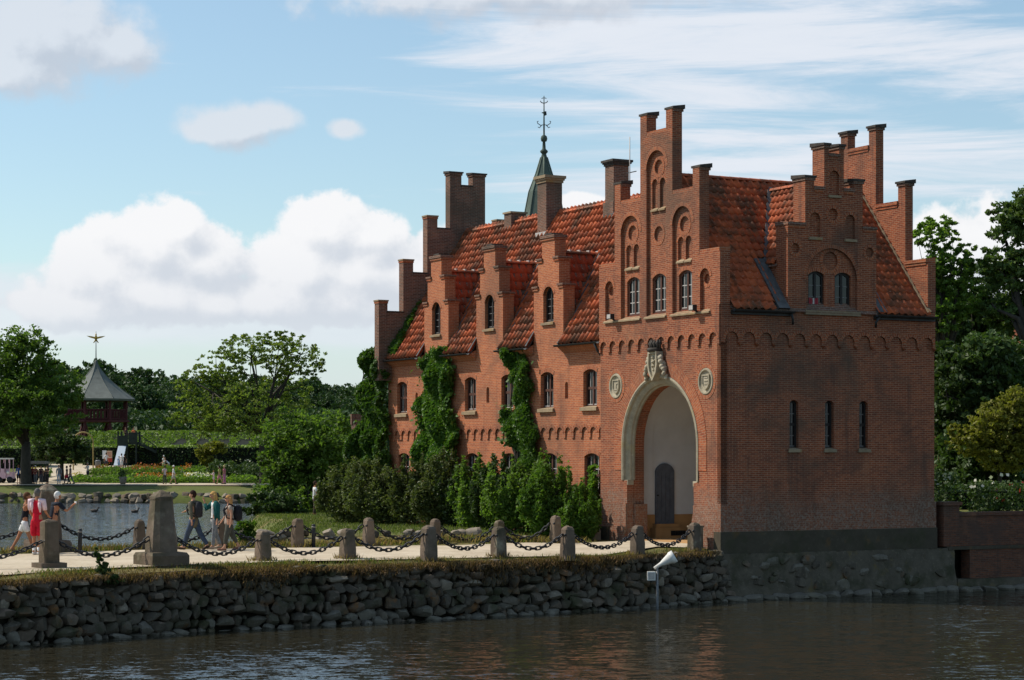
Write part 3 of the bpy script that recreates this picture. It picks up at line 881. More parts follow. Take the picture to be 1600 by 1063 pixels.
fbox(mb, RIG, 3.95, 4.65, 8.9, 9.55, 0.10, 0.13, BRICK)
mb.poly([RIG(0, 6.4, 0.12), RIG(DEP, 6.4, 0.12), RIG(DEP, 7.66, 0.12), RIG(0, 7.66, 0.12)], BRICK)
skin(mb, RIG, [(2.55, 7.6), (6.12, 7.6)] + DH[::-1], [], 0.58, 0.58, BRICK, outer_rim=False)
# cheek walls
for s in (2.58, 6.09):
    mb.poly([(s, 0.58, 7.6), (s, 1.3, 9.25), (s, 1.3, 9.35), (s, 0.58, 9.35)], BRICK)
    mb.poly([(s, 0.0, 7.5), (s, 0.58, 7.5), (s, 0.58, 9.35), (s, 0.0, 9.35)], BRICK)
dg = mb.build('side_gable', gate)
trim(dg, RIG, bigarch[2:], 0.12, -0.068, 0.0)
trim(dg, RIG, circle(4.30, 9.22, 0.30, 20), 0.12, 0.018, 0.05, True, 'brick_ring')
for a, b, c, d in dn: trim(dg, RIG, arched(a, b, c, d, None, 8)[2:], 0.09, -0.068, 0.0)
for u, z, r_ in dcirc: trim(dg, RIG, circle(u, z, r_, 16), 0.09, -0.068, 0.0, True, 'brick_ring')
p = (DEP - 0.08) / 13
for i in range(13):
    l = 0.06 + i * p + 0.085; r_ = l + p - 0.17
    trim(dg, RIG, arched(l, r_, 6.47, 6.82, None, 8)[2:], 0.10, -0.068, 0.0)
    cx = 0.06 + (i + 1) * p; mb = MB()
    mb.lathe([(0.02, -0.1), (0.07, -0.02), (0.09, 0.0)], ARCHB, c=RIG(cx, 6.46, -0.02), n=6); mb.build('corbel', dg)
for (a, b, z, nm) in ((2.55, 3.24, 10.30, 0), (5.56, 6.12, 10.30, 0), (3.60, 4.0, 11.50, 0), (4.79, 5.20, 11.50, 0), (4.19, 4.60, 12.60, 0)):
    coping(dg, RIG, a + 0.03, b - 0.03, z, 0.58, 0.05, BRICKD, 0.10, d0=-0.1, d1=0.62, slope=0.04)
for (a, b, z) in ((3.24, 3.60, 11.86), (5.20, 5.56, 11.86), (4.0, 4.19, 12.95), (4.60, 4.79, 12.95)):
    coping(dg, RIG, a, b, z, 0.58, 0.06, CAPST, 0.07, name='pinnacle_cap', d0=-0.12, d1=0.65, slope=0.06)
for a, b, c, d in dn: mb = MB(); fbox(mb, RIG, a - 0.05, b + 0.05, c - 0.09, c - 0.005, -0.12, 0.02, SILL); mb.build('niche_sill', dg)
for (a, b, c, d) in dw:
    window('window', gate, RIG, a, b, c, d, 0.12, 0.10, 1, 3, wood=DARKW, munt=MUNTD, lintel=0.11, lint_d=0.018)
mb = MB(); fbox(mb, RIG, 3.2, 5.42, 7.44, 7.58, -0.14, 0.04, SILL); mb.build('window_ledge', gate)
mb = MB()
REDB = mat_plain('red_book', (0.30, 0.02, 0.03), 0.6, 0.1); 
for k in range(5): fbox(mb, RIG, 3.50 + k * 0.075, 3.56 + k * 0.075, 7.71, 8.0 - 0.02 * (k % 2), 0.088, 0.112, REDB if k != 2 else MUNT)
mb.build('book_row', gate)
for (a, b) in slits:
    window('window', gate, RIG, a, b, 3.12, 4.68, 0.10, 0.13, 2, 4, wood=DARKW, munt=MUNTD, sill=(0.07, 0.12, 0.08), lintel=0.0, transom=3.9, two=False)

# roofs of the gatehouse
RZ0, RZ1, RYM = 7.55, 12.2, WID / 2
slope = (RZ1 - RZ0) / (RYM + 0.15)
def roofz(y): return RZ0 + (y + 0.15) * slope
mb = MB()
mb.poly([(0.33, -0.15, RZ0 - 0.04), (8.28, -0.15, RZ0 - 0.04), (8.28, RYM, RZ1 - 0.04), (0.33, RYM, RZ1 - 0.04)], BRICKD)
mb.poly([(0.33, WID + 0.15, RZ0 - 0.04), (8.28, WID + 0.15, RZ0 - 0.04), (8.28, RYM, RZ1 - 0.04), (0.33, RYM, RZ1 - 0.04)], BRICKD)
groof = mb.build('roof', gate)
GT = tile_mesh('gate_tile', 0.272, 0.33, TILE, 0.042, 7, 0.03)
RIDGE = 11.85; DC = 4.335; DEV = 9.25; DHW = 1.72
dsl = (RIDGE - DEV) / DHW
def in_dormer(q): 
    return 2.55 < q.x < 6.12 and q.z < RIDGE - abs(q.x - DC) * dsl + 0.02
SV = Vector((0, 1, slope)).normalized()
L = math.hypot(RYM + 0.15, RZ1 - RZ0)
def keep_main(q, e, s):
    if 2.2 < q.x < 6.25 and q.z < RIDGE - abs(q.x - DC) * dsl + 0.12 and q.z > 9.2: return False
    if 2.50 < q.x < 6.17 and q.z <= 9.4: return False
    # lead gutters beside the dormer
    if q.x < 3 and abs(q.x - (2.42 + (9.25 - q.z) * -0.1)) < 0.16 and q.z < 9.3: return False
    return True
mt = lay_tiles((0.34, -0.19, RZ0), (1, 0, 0), SV, 7.93, L, 0.272, 0.33, keep_main)
# dormer slopes
dvec = Vector((1, 0, dsl)).normalized(); Ld = math.hypot(DHW + 0.1, RIDGE - DEV + 0.1 * dsl)
def keep_d(q, e, s): return q.z > roofz(q.y) + 0.02
left = lay_tiles((DC - DHW - 0.1, 3.6, DEV - 0.1 * dsl), (0, -1, 0), dvec, 3.05, Ld, 0.26, 0.30, keep_d)
right_ = lay_tiles((DC + DHW + 0.1, 0.55, DEV - 0.1 * dsl), (0, 1, 0), Vector((-1, 0, dsl)).normalized(), 3.05, Ld, 0.26, 0.30, keep_d)
mt_sorted = sorted(mt, key=lambda M: M.translation.x)
tile_objects(mt_sorted[:200] , GT, groof)
tile_objects(left[:100], GT, groof)
rest = mt_sorted[200:] + right_ + left[100:]
tile_join(rest, GT, groof, 'far_roof_tiles', TILE)
# left slope, seen only along its top
back = lay_tiles((8.27, WID + 0.19, RZ0), (-1, 0, 0), Vector((0, -1, slope)).normalized(), 7.93, L, 0.272, 0.33)
tile_join(back, GT, groof, 'rear_roof_tiles', TILE)
mb = MB()
for (a, b) in ((DC - DHW - 0.12, 1), (DC + DHW + 0.12, -1)):
    ytop = (RIDGE - roofz(0)) / slope
    mb.poly([(a, 0.5, DEV - 0.16 * dsl), (a, 1.7, DEV - 0.16 * dsl), (DC, ytop + 0.2, RIDGE - 0.04), (DC, 0.5, RIDGE - 0.04)], BRICKD)
mb.build('dormer_roof_deck', groof)
# ridge tiles
RT = MB(); vs = []
for x in (0, 0.42):
    for k in range(7):
        a = math.pi * k / 6; vs.append((x, 0.13 * math.cos(a) * (1.06 if x == 0 else 1), 0.10 * math.sin(a) * (1.06 if x == 0 else 1)))
RT.faces(vs, [(k, k + 1, 8 + k, 7 + k) for k in range(6)], TILE, True)
RTM = RT.mesh('ridge_tile')
for k in range(19):
    o = link_mesh('ridge_tile', RTM, groof, loc=(0.35 + k * 0.415, RYM, RZ1 - 0.02))
for k in range(7):
    o = link_mesh('ridge_tile', RTM, groof, loc=(DC, 0.6 + k * 0.41, RIDGE - 0.02)); o.rotation_euler = (0, 0, R(90))
# lead work and gutters
mb = MB()
def flash(a, b, wv, lift=0.06):
    a = Vector(a); b = Vector(b); wv = Vector(wv); n = Vector((0, -slope, 1)).normalized() * lift
    mb.poly([a + n, b + n, b + wv + n, a + wv + n], LEAD)
    mb.poly([a + n, b + n, b - n, a - n], LEAD)
    mb.poly([a + wv + n, b + wv + n, b + wv - n, a + wv - n], LEAD)
yv = 1.25
flash((2.12, -0.14, roofz(-0.14)), (2.12, yv, roofz(yv)), (0.44, 0, 0), 0.075)
flash((6.12, -0.14, roofz(-0.14)), (6.12, yv, roofz(yv)), (0.36, 0, 0), 0.075)
flash((2.46, yv - 0.05, roofz(yv - 0.05)), (DC - 0.1, 3.45, roofz(3.45)), (0.18, 0, 0), 0.08)
flash((6.05, yv, roofz(yv)), (DC + 0.1, 3.45, roofz(3.45)), (0.18, 0, 0), 0.08)
mb.build('lead_flashing', groof)
for (a, b) in ((0.34, 2.66), (6.0, 8.5)):
    mb = MB()
    vs = []
    for x in (a, b):
        for k in range(7):
            t = math.pi + math.pi * k / 6; vs.append((x, -0.25 + 0.075 * math.cos(t), RZ0 - 0.045 + 0.075 * math.sin(t)))
    mb.faces(vs, [(k, k + 1, 8 + k, 7 + k) for k in range(6)], GUTTER, True)
    mb.box(a, b, -0.17, -0.062, RZ0 - 0.19, RZ0 - 0.06, GUTTER)
    e = b if a < 1 else a
    mb.tube([(e - 0.1 * (1 if a < 1 else -1), -0.25, RZ0 - 0.1), (e - 0.05, -0.25, RZ0 - 0.3), (e, -0.18, RZ0 - 0.45)], 0.04, GUTTER)
    mb.build('gutter', gate)

# rear gable
REA = Frame((8.28, 0, 0), (0, 1, 0), (1, 0, 0))
mb = MB()
skin(mb, REA, [(0.0, 6.4), (WID, 6.4)] + stepped(), [], 0.0, 0.33, BRICK, back=True)
rg = mb.build('rear_gable', gate)
cap_steps(rg, REA, 0.33)
mb = MB()
a = Vector((8.20, -0.16, RZ0 + 0.11)); b = Vector((8.20, RYM, RZ1 + 0.11))
mb.poly([a, b, b + Vector((0.15, 0, 0.03)), a + Vector((0.15, 0, 0.03))], SILL)
mb.poly([a, b, b + Vector((0, 0, -0.09)), a + Vector((0, 0, -0.09))], SILL)
mb.build('mortar_verge', rg)

# ---------------------------------------------------------------- long wing
T0, T1, WS = 7.33, 25.0, 0.3
WD = 7.1
wing = empty('house_wing', loc(T0, WS), TH, label='long red brick wing with tiled roof and three stepped dormers, partly under ivy', cat='house')
WIN = Frame((0, -T0, 0), (0, 1, 0), (1, 0, 0))
EAVZ = 6.92
DORM = [11.42, 15.97, 20.52]
up = [(a - 0.47, a + 0.47, 4.60, 5.92) for a in (8.46, 11.52, 14.55, 17.55, 23.68)]
upc = [20.6]
lo = [(a - 0.52, a + 0.52, 1.42, 2.97) for a in (8.42, 11.40, 14.45, 17.5, 23.6)]
small = [(22.2, 22.42, 4.85, 5.45), (16.0, 16.22, 4.90, 5.5), (10.0, 10.22, 4.92, 5.52)]
mb = MB()
fz = scallop(T0 + 0.02, T1, 30, 3.90, 3.52, 0.17)
holes = [arched(a, b, c, d, 0.13) for a, b, c, d in up]
holes += [arched(a, b, c, d, None, 6) for a, b, c, d in small]
wout = [(T0, 3.52)] + fz + [(T1, 3.52), (T1, EAVZ), (DORM[2] + 1.08, EAVZ)]
dormo = []
for c in DORM[::-1]:
    dormo += [(c + 1.08, 9.0), (c + 0.77, 9.0), (c + 0.77, 10.0), (c + 0.46, 10.0), (c + 0.46, 10.78), (c - 0.46, 10.78), (c - 0.46, 10.0), (c - 0.77, 10.0), (c - 0.77, 9.0), (c - 1.08, 9.0), (c - 1.08, EAVZ)]
    nxt = DORM.index(c) - 1
    if nxt >= 0: dormo += [(DORM[nxt] + 1.08, EAVZ)]
wout += dormo + [(T0, EAVZ)]
dwn = [(c - 0.38, c + 0.38, 7.72, 9.02) for c in DORM]
holes += [arched(a, b, c, d, 0.3) for a, b, c, d in dwn]
skin(mb, WIN, wout, holes, -0.05, 0.14, BRICKW, outer_rim=False)
for i in range(len(wout)):
    a = wout[i]; b = wout[(i + 1) % len(wout)]
    th_ = 0.0 if min(a[1], b[1]) < 3.95 else (0.05 if max(a[1], b[1]) < 6.95 else 0.42)
    mb.poly([WIN(*a, -0.05), WIN(*b, -0.05), WIN(*b, th_), WIN(*a, th_)], BRICKW)
for (a, b, c, d) in small: fbox(mb, WIN, a - 0.02, b + 0.02, c - 0.02, d + 0.02, 0.05, 0.12, BRICKW)
skin(mb, WIN, rect(T0, T1, -0.1, 4.0), [arched(a, b, c, d, 0.13) for a, b, c, d in lo], 0.0, 0.2, BRICKW, outer_rim=False)
for c in DORM:
    skin(mb, WIN, [(c - 1.08, 6.8), (c + 1.08, 6.8), (c + 1.08, 9.0), (c + 0.77, 9.0), (c + 0.77, 10.0), (c + 0.46, 10.0), (c + 0.46, 10.78), (c - 0.46, 10.78), (c - 0.46, 10.0), (c - 0.77, 10.0), (c - 0.77, 9.0), (c - 1.08, 9.0)], [], 0.42, 0.42, BRICKW, outer_rim=False)
# far end and back
mb.poly([(0, T1 - T0, -0.1), (WD, T1 - T0, -0.1), (WD, T1 - T0, 7.2), (0, T1 - T0, 7.2)], BRICKW)
mb.poly([(WD, 0, -0.1), (WD, T1 - T0, -0.1), (WD, T1 - T0, 7.0), (WD, 0, 7.0)], BRICKW)
ww = mb.build('wall', wing)
for i in range(30):
    p = (T1 - T0 - 0.02) / 30; l = T0 + 0.02 + i * p + 0.085; r_ = l + p - 0.17
    trim(ww, WIN, arched(l, r_, 3.52, 3.90, None, 8)[2:], 0.11, -0.062, 0.0)
for (a, b, c, d) in up: window('window', wing, WIN, a, b, c, d, 0.13, 0.08, 2, 2, sill=(0.10, 0.14, 0.15), lintel=0.17, transom=(c + d) / 2, lint_d=-0.062)
for (a, b, c, d) in lo: window('window', wing, WIN, a, b, c, d, 0.13, 0.10, 2, 3, sill=(0.10, 0.14, 0.12), lintel=0.17, transom=2.2)
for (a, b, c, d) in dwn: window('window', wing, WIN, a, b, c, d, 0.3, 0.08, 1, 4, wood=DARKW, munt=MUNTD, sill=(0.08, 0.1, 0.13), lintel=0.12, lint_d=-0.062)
for c in DORM:
    for (a, b, z) in ((c - 1.08, c - 0.77, 9.0), (c + 0.77, c + 1.08, 9.0), (c - 0.77, c - 0.46, 10.0), (c + 0.46, c + 0.77, 10.0)):
        coping(wing, WIN, a, b, z, 0.42, 0.06, BRICKD, 0.07, d0=-0.12, d1=0.45)
    coping(wing, WIN, c - 0.46, c + 0.46, 10.78, 0.42, 0.06, BRICKD, 0.10, name='dormer_cap', d0=-0.12, d1=0.45)
    coping(wing, WIN, c - 0.22, c + 0.22, 10.9, 0.42, 0.03, CAPST, 0.05, name='dormer_cap', d0=-0.06, d1=0.4)

# wing roof: pantiles on deck, dormer roofs
WR0, WR1, WRX = 6.86, 12.4, 3.5
wsl = (WR1 - WR0) / (WRX + 0.3)
def wroofz(x): return WR0 + (x + 0.3) * wsl
mb = MB(); yl = T1 - T0
zq = wroofz(0.45) - 0.05
mb.poly([(0.45, 0, zq), (0.45, yl, zq), (WRX, yl, WR1 - 0.05), (WRX, 0, WR1 - 0.05)], BRICKD)
_e = [T0] + [v for c in DORM for v in (c - 1.08, c + 1.08)] + [T1]
for k in range(0, len(_e), 2): mb.poly([(-0.3, _e[k] - T0, WR0 - 0.05), (-0.3, _e[k + 1] - T0, WR0 - 0.05), (0.45, _e[k + 1] - T0, zq), (0.45, _e[k] - T0, zq)], BRICKD)
mb.poly([(WD + 0.3, 0, WR0 - 0.05), (WD + 0.3, yl, WR0 - 0.05), (WRX, yl, WR1 - 0.05), (WRX, 0, WR1 - 0.05)], BRICKD)
wroof = mb.build('roof', wing)
WT = tile_mesh('wing_tile', 0.285, 0.36, TILE, 0.075, 7, 0.004)
NTL = tile_mesh('dormer_tile', 0.30, 0.36, TILEN, 0.034, 7, 0.024)
DRZ, DRE, DRH = 10.28, 7.7, 1.16          # dormer ridge, eave, half width
drs = (DRZ - DRE) / DRH
def keep_w(q, e, s):
    t = q.y + T0
    for c in DORM:
        if abs(t - c) < 1.05 and q.x < 0.45: return False
        if abs(t - c) < 1.25 and q.z < DRZ - abs(t - c) * drs + 0.10 and q.z > DRE: return False
        if abs(t - c) < 1.16 and q.z < DRE + 0.3: return False
    return True
SW = Vector((1, 0, wsl)).normalized(); LW = math.hypot(WRX + 0.3, WR1 - WR0)
mt = lay_tiles((-0.34, yl, WR0), (0, -1, 0), SW, yl, LW, 0.285, 0.36, keep_w, 0.02)
tile_join(mt, WT, wroof, 'main_roof_tiles', TILE)
def keep_dd(q, e, s): return q.z > wroofz(q.x) + 0.03
for c in DORM:
    yc = c - T0
    dl = math.hypot(DRH + 0.06, DRZ - DRE + 0.06 * drs)
    m1 = lay_tiles((0.4, yc - DRH - 0.06, DRE - 0.06 * drs), (1, 0, 0), Vector((0, 1, drs)).normalized(), 2.2, dl, 0.30, 0.36, keep_dd, 0.006)
    m2 = lay_tiles((2.6, yc + DRH + 0.06, DRE - 0.06 * drs), (-1, 0, 0), Vector((0, -1, drs)).normalized(), 2.2, dl, 0.30, 0.36, keep_dd, 0.006)
    tile_objects(m1, NTL, wroof); tile_join(m2, NTL, wroof, 'dormer_left_tiles', TILEN)
    mb = MB(); xt = (DRZ - WR0) / wsl - 0.3
    for sd in (-1, 1):
        mb.poly([(0.4, yc + sd * (DRH + 0.08), DRE - 0.08 * drs), (0.75, yc + sd * (DRH + 0.08), DRE - 0.08 * drs), (xt + 0.1, yc, DRZ - 0.03), (0.4, yc, DRZ - 0.03)], BRICKD)
    mb.build('dormer_roof_deck', wroof)
    for k in range(5):
        o = link_mesh('ridge_tile', RTM, wroof, loc=(0.42 + k * 0.40, yc, DRZ - 0.02))
    mb = MB()
    for k in range(5): mb.box(0.40 + k * 0.40, 0.46 + k * 0.40, yc - 0.1, yc + 0.1, DRZ + 0.03, DRZ + 0.12, MUNT)
    mb.build('ridge_mortar', wroof)
    mb = MB()
    xe = (DRE - WR0) / wsl - 0.3
    n = Vector((-wsl, 0, 1)).normalized() * 0.07
    for sd in (-1, 1):
        a = Vector((xe, yc + sd * 1.22, DRE)); b = Vector((xt, yc + sd * 0.03, DRZ)); q = Vector((0, sd * 0.18, 0))
        mb.poly([a + n, b + n, b + q + n, a + q + n], LEAD); mb.poly([a + n, b + n, b - n, a - n], LEAD); mb.poly([a + q + n, b + q + n, b + q - n, a + q - n], LEAD)
        a2 = Vector((-0.3, yc + sd * 1.12, WR0))
        mb.poly([a2 + n, a + n, a + q * 0.6 + n, a2 + q * 0.6 + n], LEAD); mb.poly([a2 + n, a + n, a - n, a2 - n], LEAD)
        # cheek wall
        mb.poly([(0.0, yc + sd * 1.06, EAVZ), (0.42, yc + sd * 1.06, EAVZ), (xe + 0.6, yc + sd * 1.06, DRE + 0.1), (0.0, yc + sd * 1.06, DRE + 0.4)], BRICKW)
    mb.build('lead_flashing', wroof)
for k in range(43):
    o = link_mesh('ridge_tile', RTM, wroof, loc=(WRX, 0.0 + k * 0.412, WR1 - 0.02)); o.rotation_euler = (0, 0, R(90))
edges = [T0 + 0.02] + [v for c in DORM for v in (c - 1.1, c + 1.1)] + [T1 + 0.1]
for k in range(0, len(edges), 2):
    a, b = edges[k] - T0, edges[k + 1] - T0
    mb = MB(); vs = []
    for y in (a, b):
        for j in range(7):
            t = math.pi + math.pi * j / 6; vs.append((-0.42 + 0.07 * math.cos(t), y, WR0 - 0.03 + 0.07 * math.sin(t)))
    mb.faces(vs, [(j, j + 1, 8 + j, 7 + j) for j in range(6)], GUTTER, True)
    mb.build('gutter', wing)
    mb = MB(); mb.poly([(-0.33, a, WR0 - 0.08), (-0.33, b, WR0 - 0.08), (-0.06, b, WR0 - 0.30), (-0.06, a, WR0 - 0.30)], BRICKW)
    for y in (a, b): mb.poly([(-0.33, y, WR0 - 0.08), (-0.06, y, WR0 - 0.3), (-0.06, y, WR0 + 0.1)], BRICKW)
    mb.build('eaves_cornice', wing)
mb = MB(); mb.tube([(-0.42, 0.25, WR0 - 0.05), (-0.3, 0.2, WR0 - 0.35), (-0.12, 0.12, WR0 - 0.6), (-0.12, 0.12, 3.4)], 0.045, GUTTER, 8); mb.build('downpipe', wing)

# far stepped gable of the wing
EG = Frame((-WS, T1 - T0 - 0.34, 0), (1, 0, 0), (0, 1, 0))
def eg_outline():
    h = [(-0.35, 9.30), (0.05, 9.30), (0.05, 8.85), (0.78, 8.85), (0.78, 11.05), (1.24, 11.05), (1.24, 10.52), (1.90, 10.52), (1.90, 12.95), (2.38, 12.95), (2.38, 12.45), (2.97, 12.45), (2.97, 14.86), (3.52, 14.86), (3.52, 14.32), (4.06, 14.32), (4.06, 14.86), (4.66, 14.86)]
    C_ = 3.81
    return h, C_
h, C_ = eg_outline()
prof = h + [(4.66, 12.45)] + [(2 * C_ - u, z) for u, z in h[::-1] if u < 2.96]
prof = [(-0.35, 6.0)] + prof + [(2 * C_ + 0.35, 6.0)]
mb = MB(); skin(mb, EG, prof[::-1], [], 0.0, 0.42, BRICKD, back=True)
eg = mb.build('end_gable', wing)
for (a, b, z) in ((-0.35, 0.05, 9.3), (0.78, 1.24, 11.05), (1.90, 2.38, 12.95)):
    coping(eg, EG, a, b, z, 0.42, 0.04, SILL, 0.06, name='pinnacle_cap'); coping(eg, EG, 2 * C_ - b, 2 * C_ - a, z, 0.42, 0.04, SILL, 0.06, name='pinnacle_cap')
for (a, b, z) in ((2.97, 3.52, 14.86), (4.06, 4.66, 14.86)): coping(eg, EG, a, b, z, 0.42, 0.07, CAPST, 0.06, name='pinnacle_cap', slope=0.05)
for (a, b, z) in ((0.05, 0.78, 8.85), (1.24, 1.90, 10.52), (2.38, 2.97, 12.45), (3.52, 4.06, 14.32)): coping(eg, EG, a, b, z, 0.42, 0.03, CAPST, 0.06)

# chimneys on the wing
def chimney(px, s, top_py, w_, d_, zb, body, cap, capmat, flare=False, footmat=None):
    """px: photo column of the middle; s: place across the roof"""
    x0_, y0_ = CORNER.x + s * DR.x, CORNER.y + s * DR.y
    k = (px - 800) / FPX; t = (x0_ - k * y0_) / (k * DF.y - DF.x); Yd = y0_ + t * DF.y
    zt = EYE + (HOR - top_py) * Yd / FPX
    cx, cy = s - WS, t - T0; mb = MB()
    mb.box(cx - w_ / 2, cx + w_ / 2, cy - d_ / 2, cy + d_ / 2, zb, zt - cap, body)
    if flare: mb.box(cx - w_ / 2 - 0.06, cx + w_ / 2 + 0.06, cy - d_ / 2 - 0.06, cy + d_ / 2 + 0.06, zb, zb + 1.35, body)
    ch = mb.build('chimney', wroof)
    mb = MB()
    for (o, a, b) in ((0.04, 0.0, 0.35), (0.08, 0.35, 0.6), (0.12, 0.6, 1.0)):
        mb.box(cx - w_ / 2 - o, cx + w_ / 2 + o, cy - d_ / 2 - o, cy + d_ / 2 + o, zt - cap + cap * a, zt - cap + cap * b - 0.002, capmat)
    mb.build('chimney_cap', ch)
    mb = MB()
    zz = wroofz(cx - w_ / 2 - 0.05)
    mb.box(cx - w_ / 2 - 0.06, cx + w_ / 2 - 0.1, cy - d_ / 2 - 0.07, cy + d_ / 2 + 0.07, zz - 0.25, zz + 0.22, MUNT)
    mb.build('mortar_fillet', ch)
    return t
chimney(859, 3.55, 276, 0.72, 0.70, 11.2, BRICKD, 0.28, SILL)
chimney(964, 3.7, 251, 0.66, 0.62, 11.0, BRICKD, 0.22, CAPST, True)
mb = MB(); c = loc(11.0, 3.0) 
sA = 3.45; kA = (984 - 800) / FPX; xA, yA = CORNER.x + sA * DR.x, CORNER.y + sA * DR.y
tA = (xA - kA * yA) / (kA * DF.y - DF.x); YA = yA + tA * DF.y
cx, cy = sA - WS, tA - T0; zA = lambda py: EYE + (HOR - py) * YA / FPX
mb.tube([(cx, cy, 11.6), (cx, cy, zA(214))], [0.03, 0.018], MUNT, 6); mb.bar((cx, cy - 0.45, zA(270)), (cx, cy + 0.2, zA(270)), 0.03, 0.03, GUTTER)
mb.build('antenna', wroof)
mb = MB(); mb.box(WRX - 0.25, WRX + 0.45, 20.3 - T0, 20.9 - T0, 11.9, 12.75, BRICKD); mb.box(WRX - 0.3, WRX + 0.5, 20.25 - T0, 20.95 - T0, 12.75, 12.82, SILL); mb.build('chimney', wroof)
mb = MB(); mb.tube([(WRX + 0.6, 18.8 - T0, 12.2), (WRX + 0.6, 18.8 - T0, 13.0), (WRX + 0.6, 18.8 - T0, 13.5)], [0.05, 0.03, 0.01], IRON); mb.lathe([(0.01, -0.08), (0.08, 0), (0.01, 0.08)], IRON, c=(WRX + 0.6, 18.8 - T0, 12.95), n=8); mb.build('roof_finial', wroof)
# ------------------------------------------------------------------ setting materials
def mat_water():
    m, t = material('moat_water')
    p = pos(t)
    a = t.noise(t.mapv(p, rot=(0, 0, R(-24)), scale=(0.8, 1.6, 1)), 2.2, 5, 0.65, 0.4, out=1)
    b = t.noise(t.mapv(p, rot=(0, 0, R(18)), scale=(1.0, 1.6, 1)), 8.0, 4, 0.65, out=1)
    c = t.noise(t.mapv(p, rot=(0, 0, R(-10)), scale=(0.5, 1.0, 1)), 0.13, 3, 0.55, 0.5)
    amp = t.ramp(c, 0.36, 0.62, 0.62, 1.15, smooth=True)
    sy_ = t.n('ShaderNodeSeparateXYZ'); t.put(sy_.inputs[0], p)
    amp = t.m('MULTIPLY', amp, t.ramp(sy_.outputs[1], 66.0, 90.0, 1.0, 2.6))       # the open lake is windier than the sheltered moat
    v = t.vm('ADD', t.vm('MULTIPLY', t.vm('SUBTRACT', a, (0.5, 0.5, 0.5)), (0.36, 0.80, 0)), t.vm('MULTIPLY', t.vm('SUBTRACT', b, (0.5, 0.5, 0.5)), (0.30, 0.62, 0)))
    cx_ = t.n('ShaderNodeCombineXYZ'); [t.put(cx_.inputs[i], amp) for i in range(3)]
    v = t.vm('ADD', t.vm('MULTIPLY', v, cx_.outputs[0]), (0, 0, 1.0))
    v = t.vm('NORMALIZE', v)
    bs = finish(t, (0.026, 0.023, 0.014), 0.05, None, spec=0.5)
    t.t.links.new(v, bs.inputs['Normal'])
    bs.inputs['IOR'].default_value = 1.33
    return m
WATERM = mat_water()
def mat_ground(name, a, b, c, scale=1.2):
    m, t = material(name); p = pos(t)
    n = t.noise(p, scale, 5, 0.65); n2 = t.noise(p, scale * 9, 4, 0.7)
    col = t.mix(t.ramp(n, 0.38, 0.62), a, b)
    col = t.mix(t.ramp(n2, 0.5, 0.75, 0, 0.7), col, c)
    finish(t, col, 0.95, n2, 0.5, 0.04, 0.1)
    return m
GRAVEL = mat_ground('path_gravel', (0.50, 0.42, 0.31), (0.38, 0.31, 0.22), (0.58, 0.51, 0.40), 0.55)
DRYGR = mat_ground('dry_turf', (0.15, 0.12, 0.045), (0.09, 0.09, 0.03), (0.24, 0.18, 0.08), 0.8)
LAWN = mat_ground('lawn_grass', (0.085, 0.105, 0.028), (0.12, 0.12, 0.036), (0.06, 0.085, 0.02), 0.5)
SOIL = mat_ground('bank_soil', (0.03, 0.026, 0.018), (0.02, 0.018, 0.012), (0.05, 0.042, 0.025), 1.5)
GRANITE = mat_stone('post_granite', [(0.17, 0.122, 0.085), (0.135, 0.10, 0.074), (0.21, 0.155, 0.112)], 2.6, (0.34, 0.30, 0.21), 0.7, 0.5)
BOULDER = mat_stone('bank_boulder', [(0.085, 0.070, 0.051), (0.15, 0.125, 0.092), (0.19, 0.135, 0.095)], 3.4, (0.24, 0.10, 0.025), 0.6, 0.8)
BOULDW = mat_stone('waterline_boulder', [(0.17, 0.148, 0.115), (0.20, 0.175, 0.135), (0.145, 0.125, 0.095)], 3.0, (0.15, 0.12, 0.04), 0.2, 0.3)
BOULDP = mat_stone('pale_boulder', [(0.24, 0.20, 0.15), (0.30, 0.25, 0.19), (0.20, 0.17, 0.14)], 3.0, (0.25, 0.2, 0.1), 0.3, 0.3)
RUBBLE = mat_stone('rubble_masonry', [(0.105, 0.088, 0.064), (0.135, 0.112, 0.08), (0.085, 0.072, 0.056)], 2.2, (0.16, 0.11, 0.03), 0.5, 0.5)

# ------------------------------------------------------------------ water and ground
mb = MB(); mb.poly([(-420, -18, WATER), (420, -18, WATER), (420, 300, WATER), (-420, 300, WATER)], WATERM)
mb.build('water', kind='structure')
NEAR = [(-24, 41.0), (-12.03, 50.8), (-9.79, 53.3), (-8.1, 54.8), (-5.22, 56.8), (-3.51, 57.9), (0.0, 60.4), (3.43, 62.8), (6.75, 66.2)]
NRM = Vector((-0.632, 0.775, 0))
def near_at(s):
    """point on the foot line of the near bank, s in 0..1"""
    seg = [math.dist(NEAR[i], NEAR[i + 1]) for i in range(len(NEAR) - 1)]; tot = sum(seg); d = s * tot
    for i, L in enumerate(seg):
        if d <= L or i == len(seg) - 1:
            f = d / L; return Vector((NEAR[i][0] + (NEAR[i + 1][0] - NEAR[i][0]) * f, NEAR[i][1] + (NEAR[i + 1][1] - NEAR[i][1]) * f, 0))
        d -= L
NEARLEN = sum(math.dist(NEAR[i], NEAR[i + 1]) for i in range(len(NEAR) - 1))
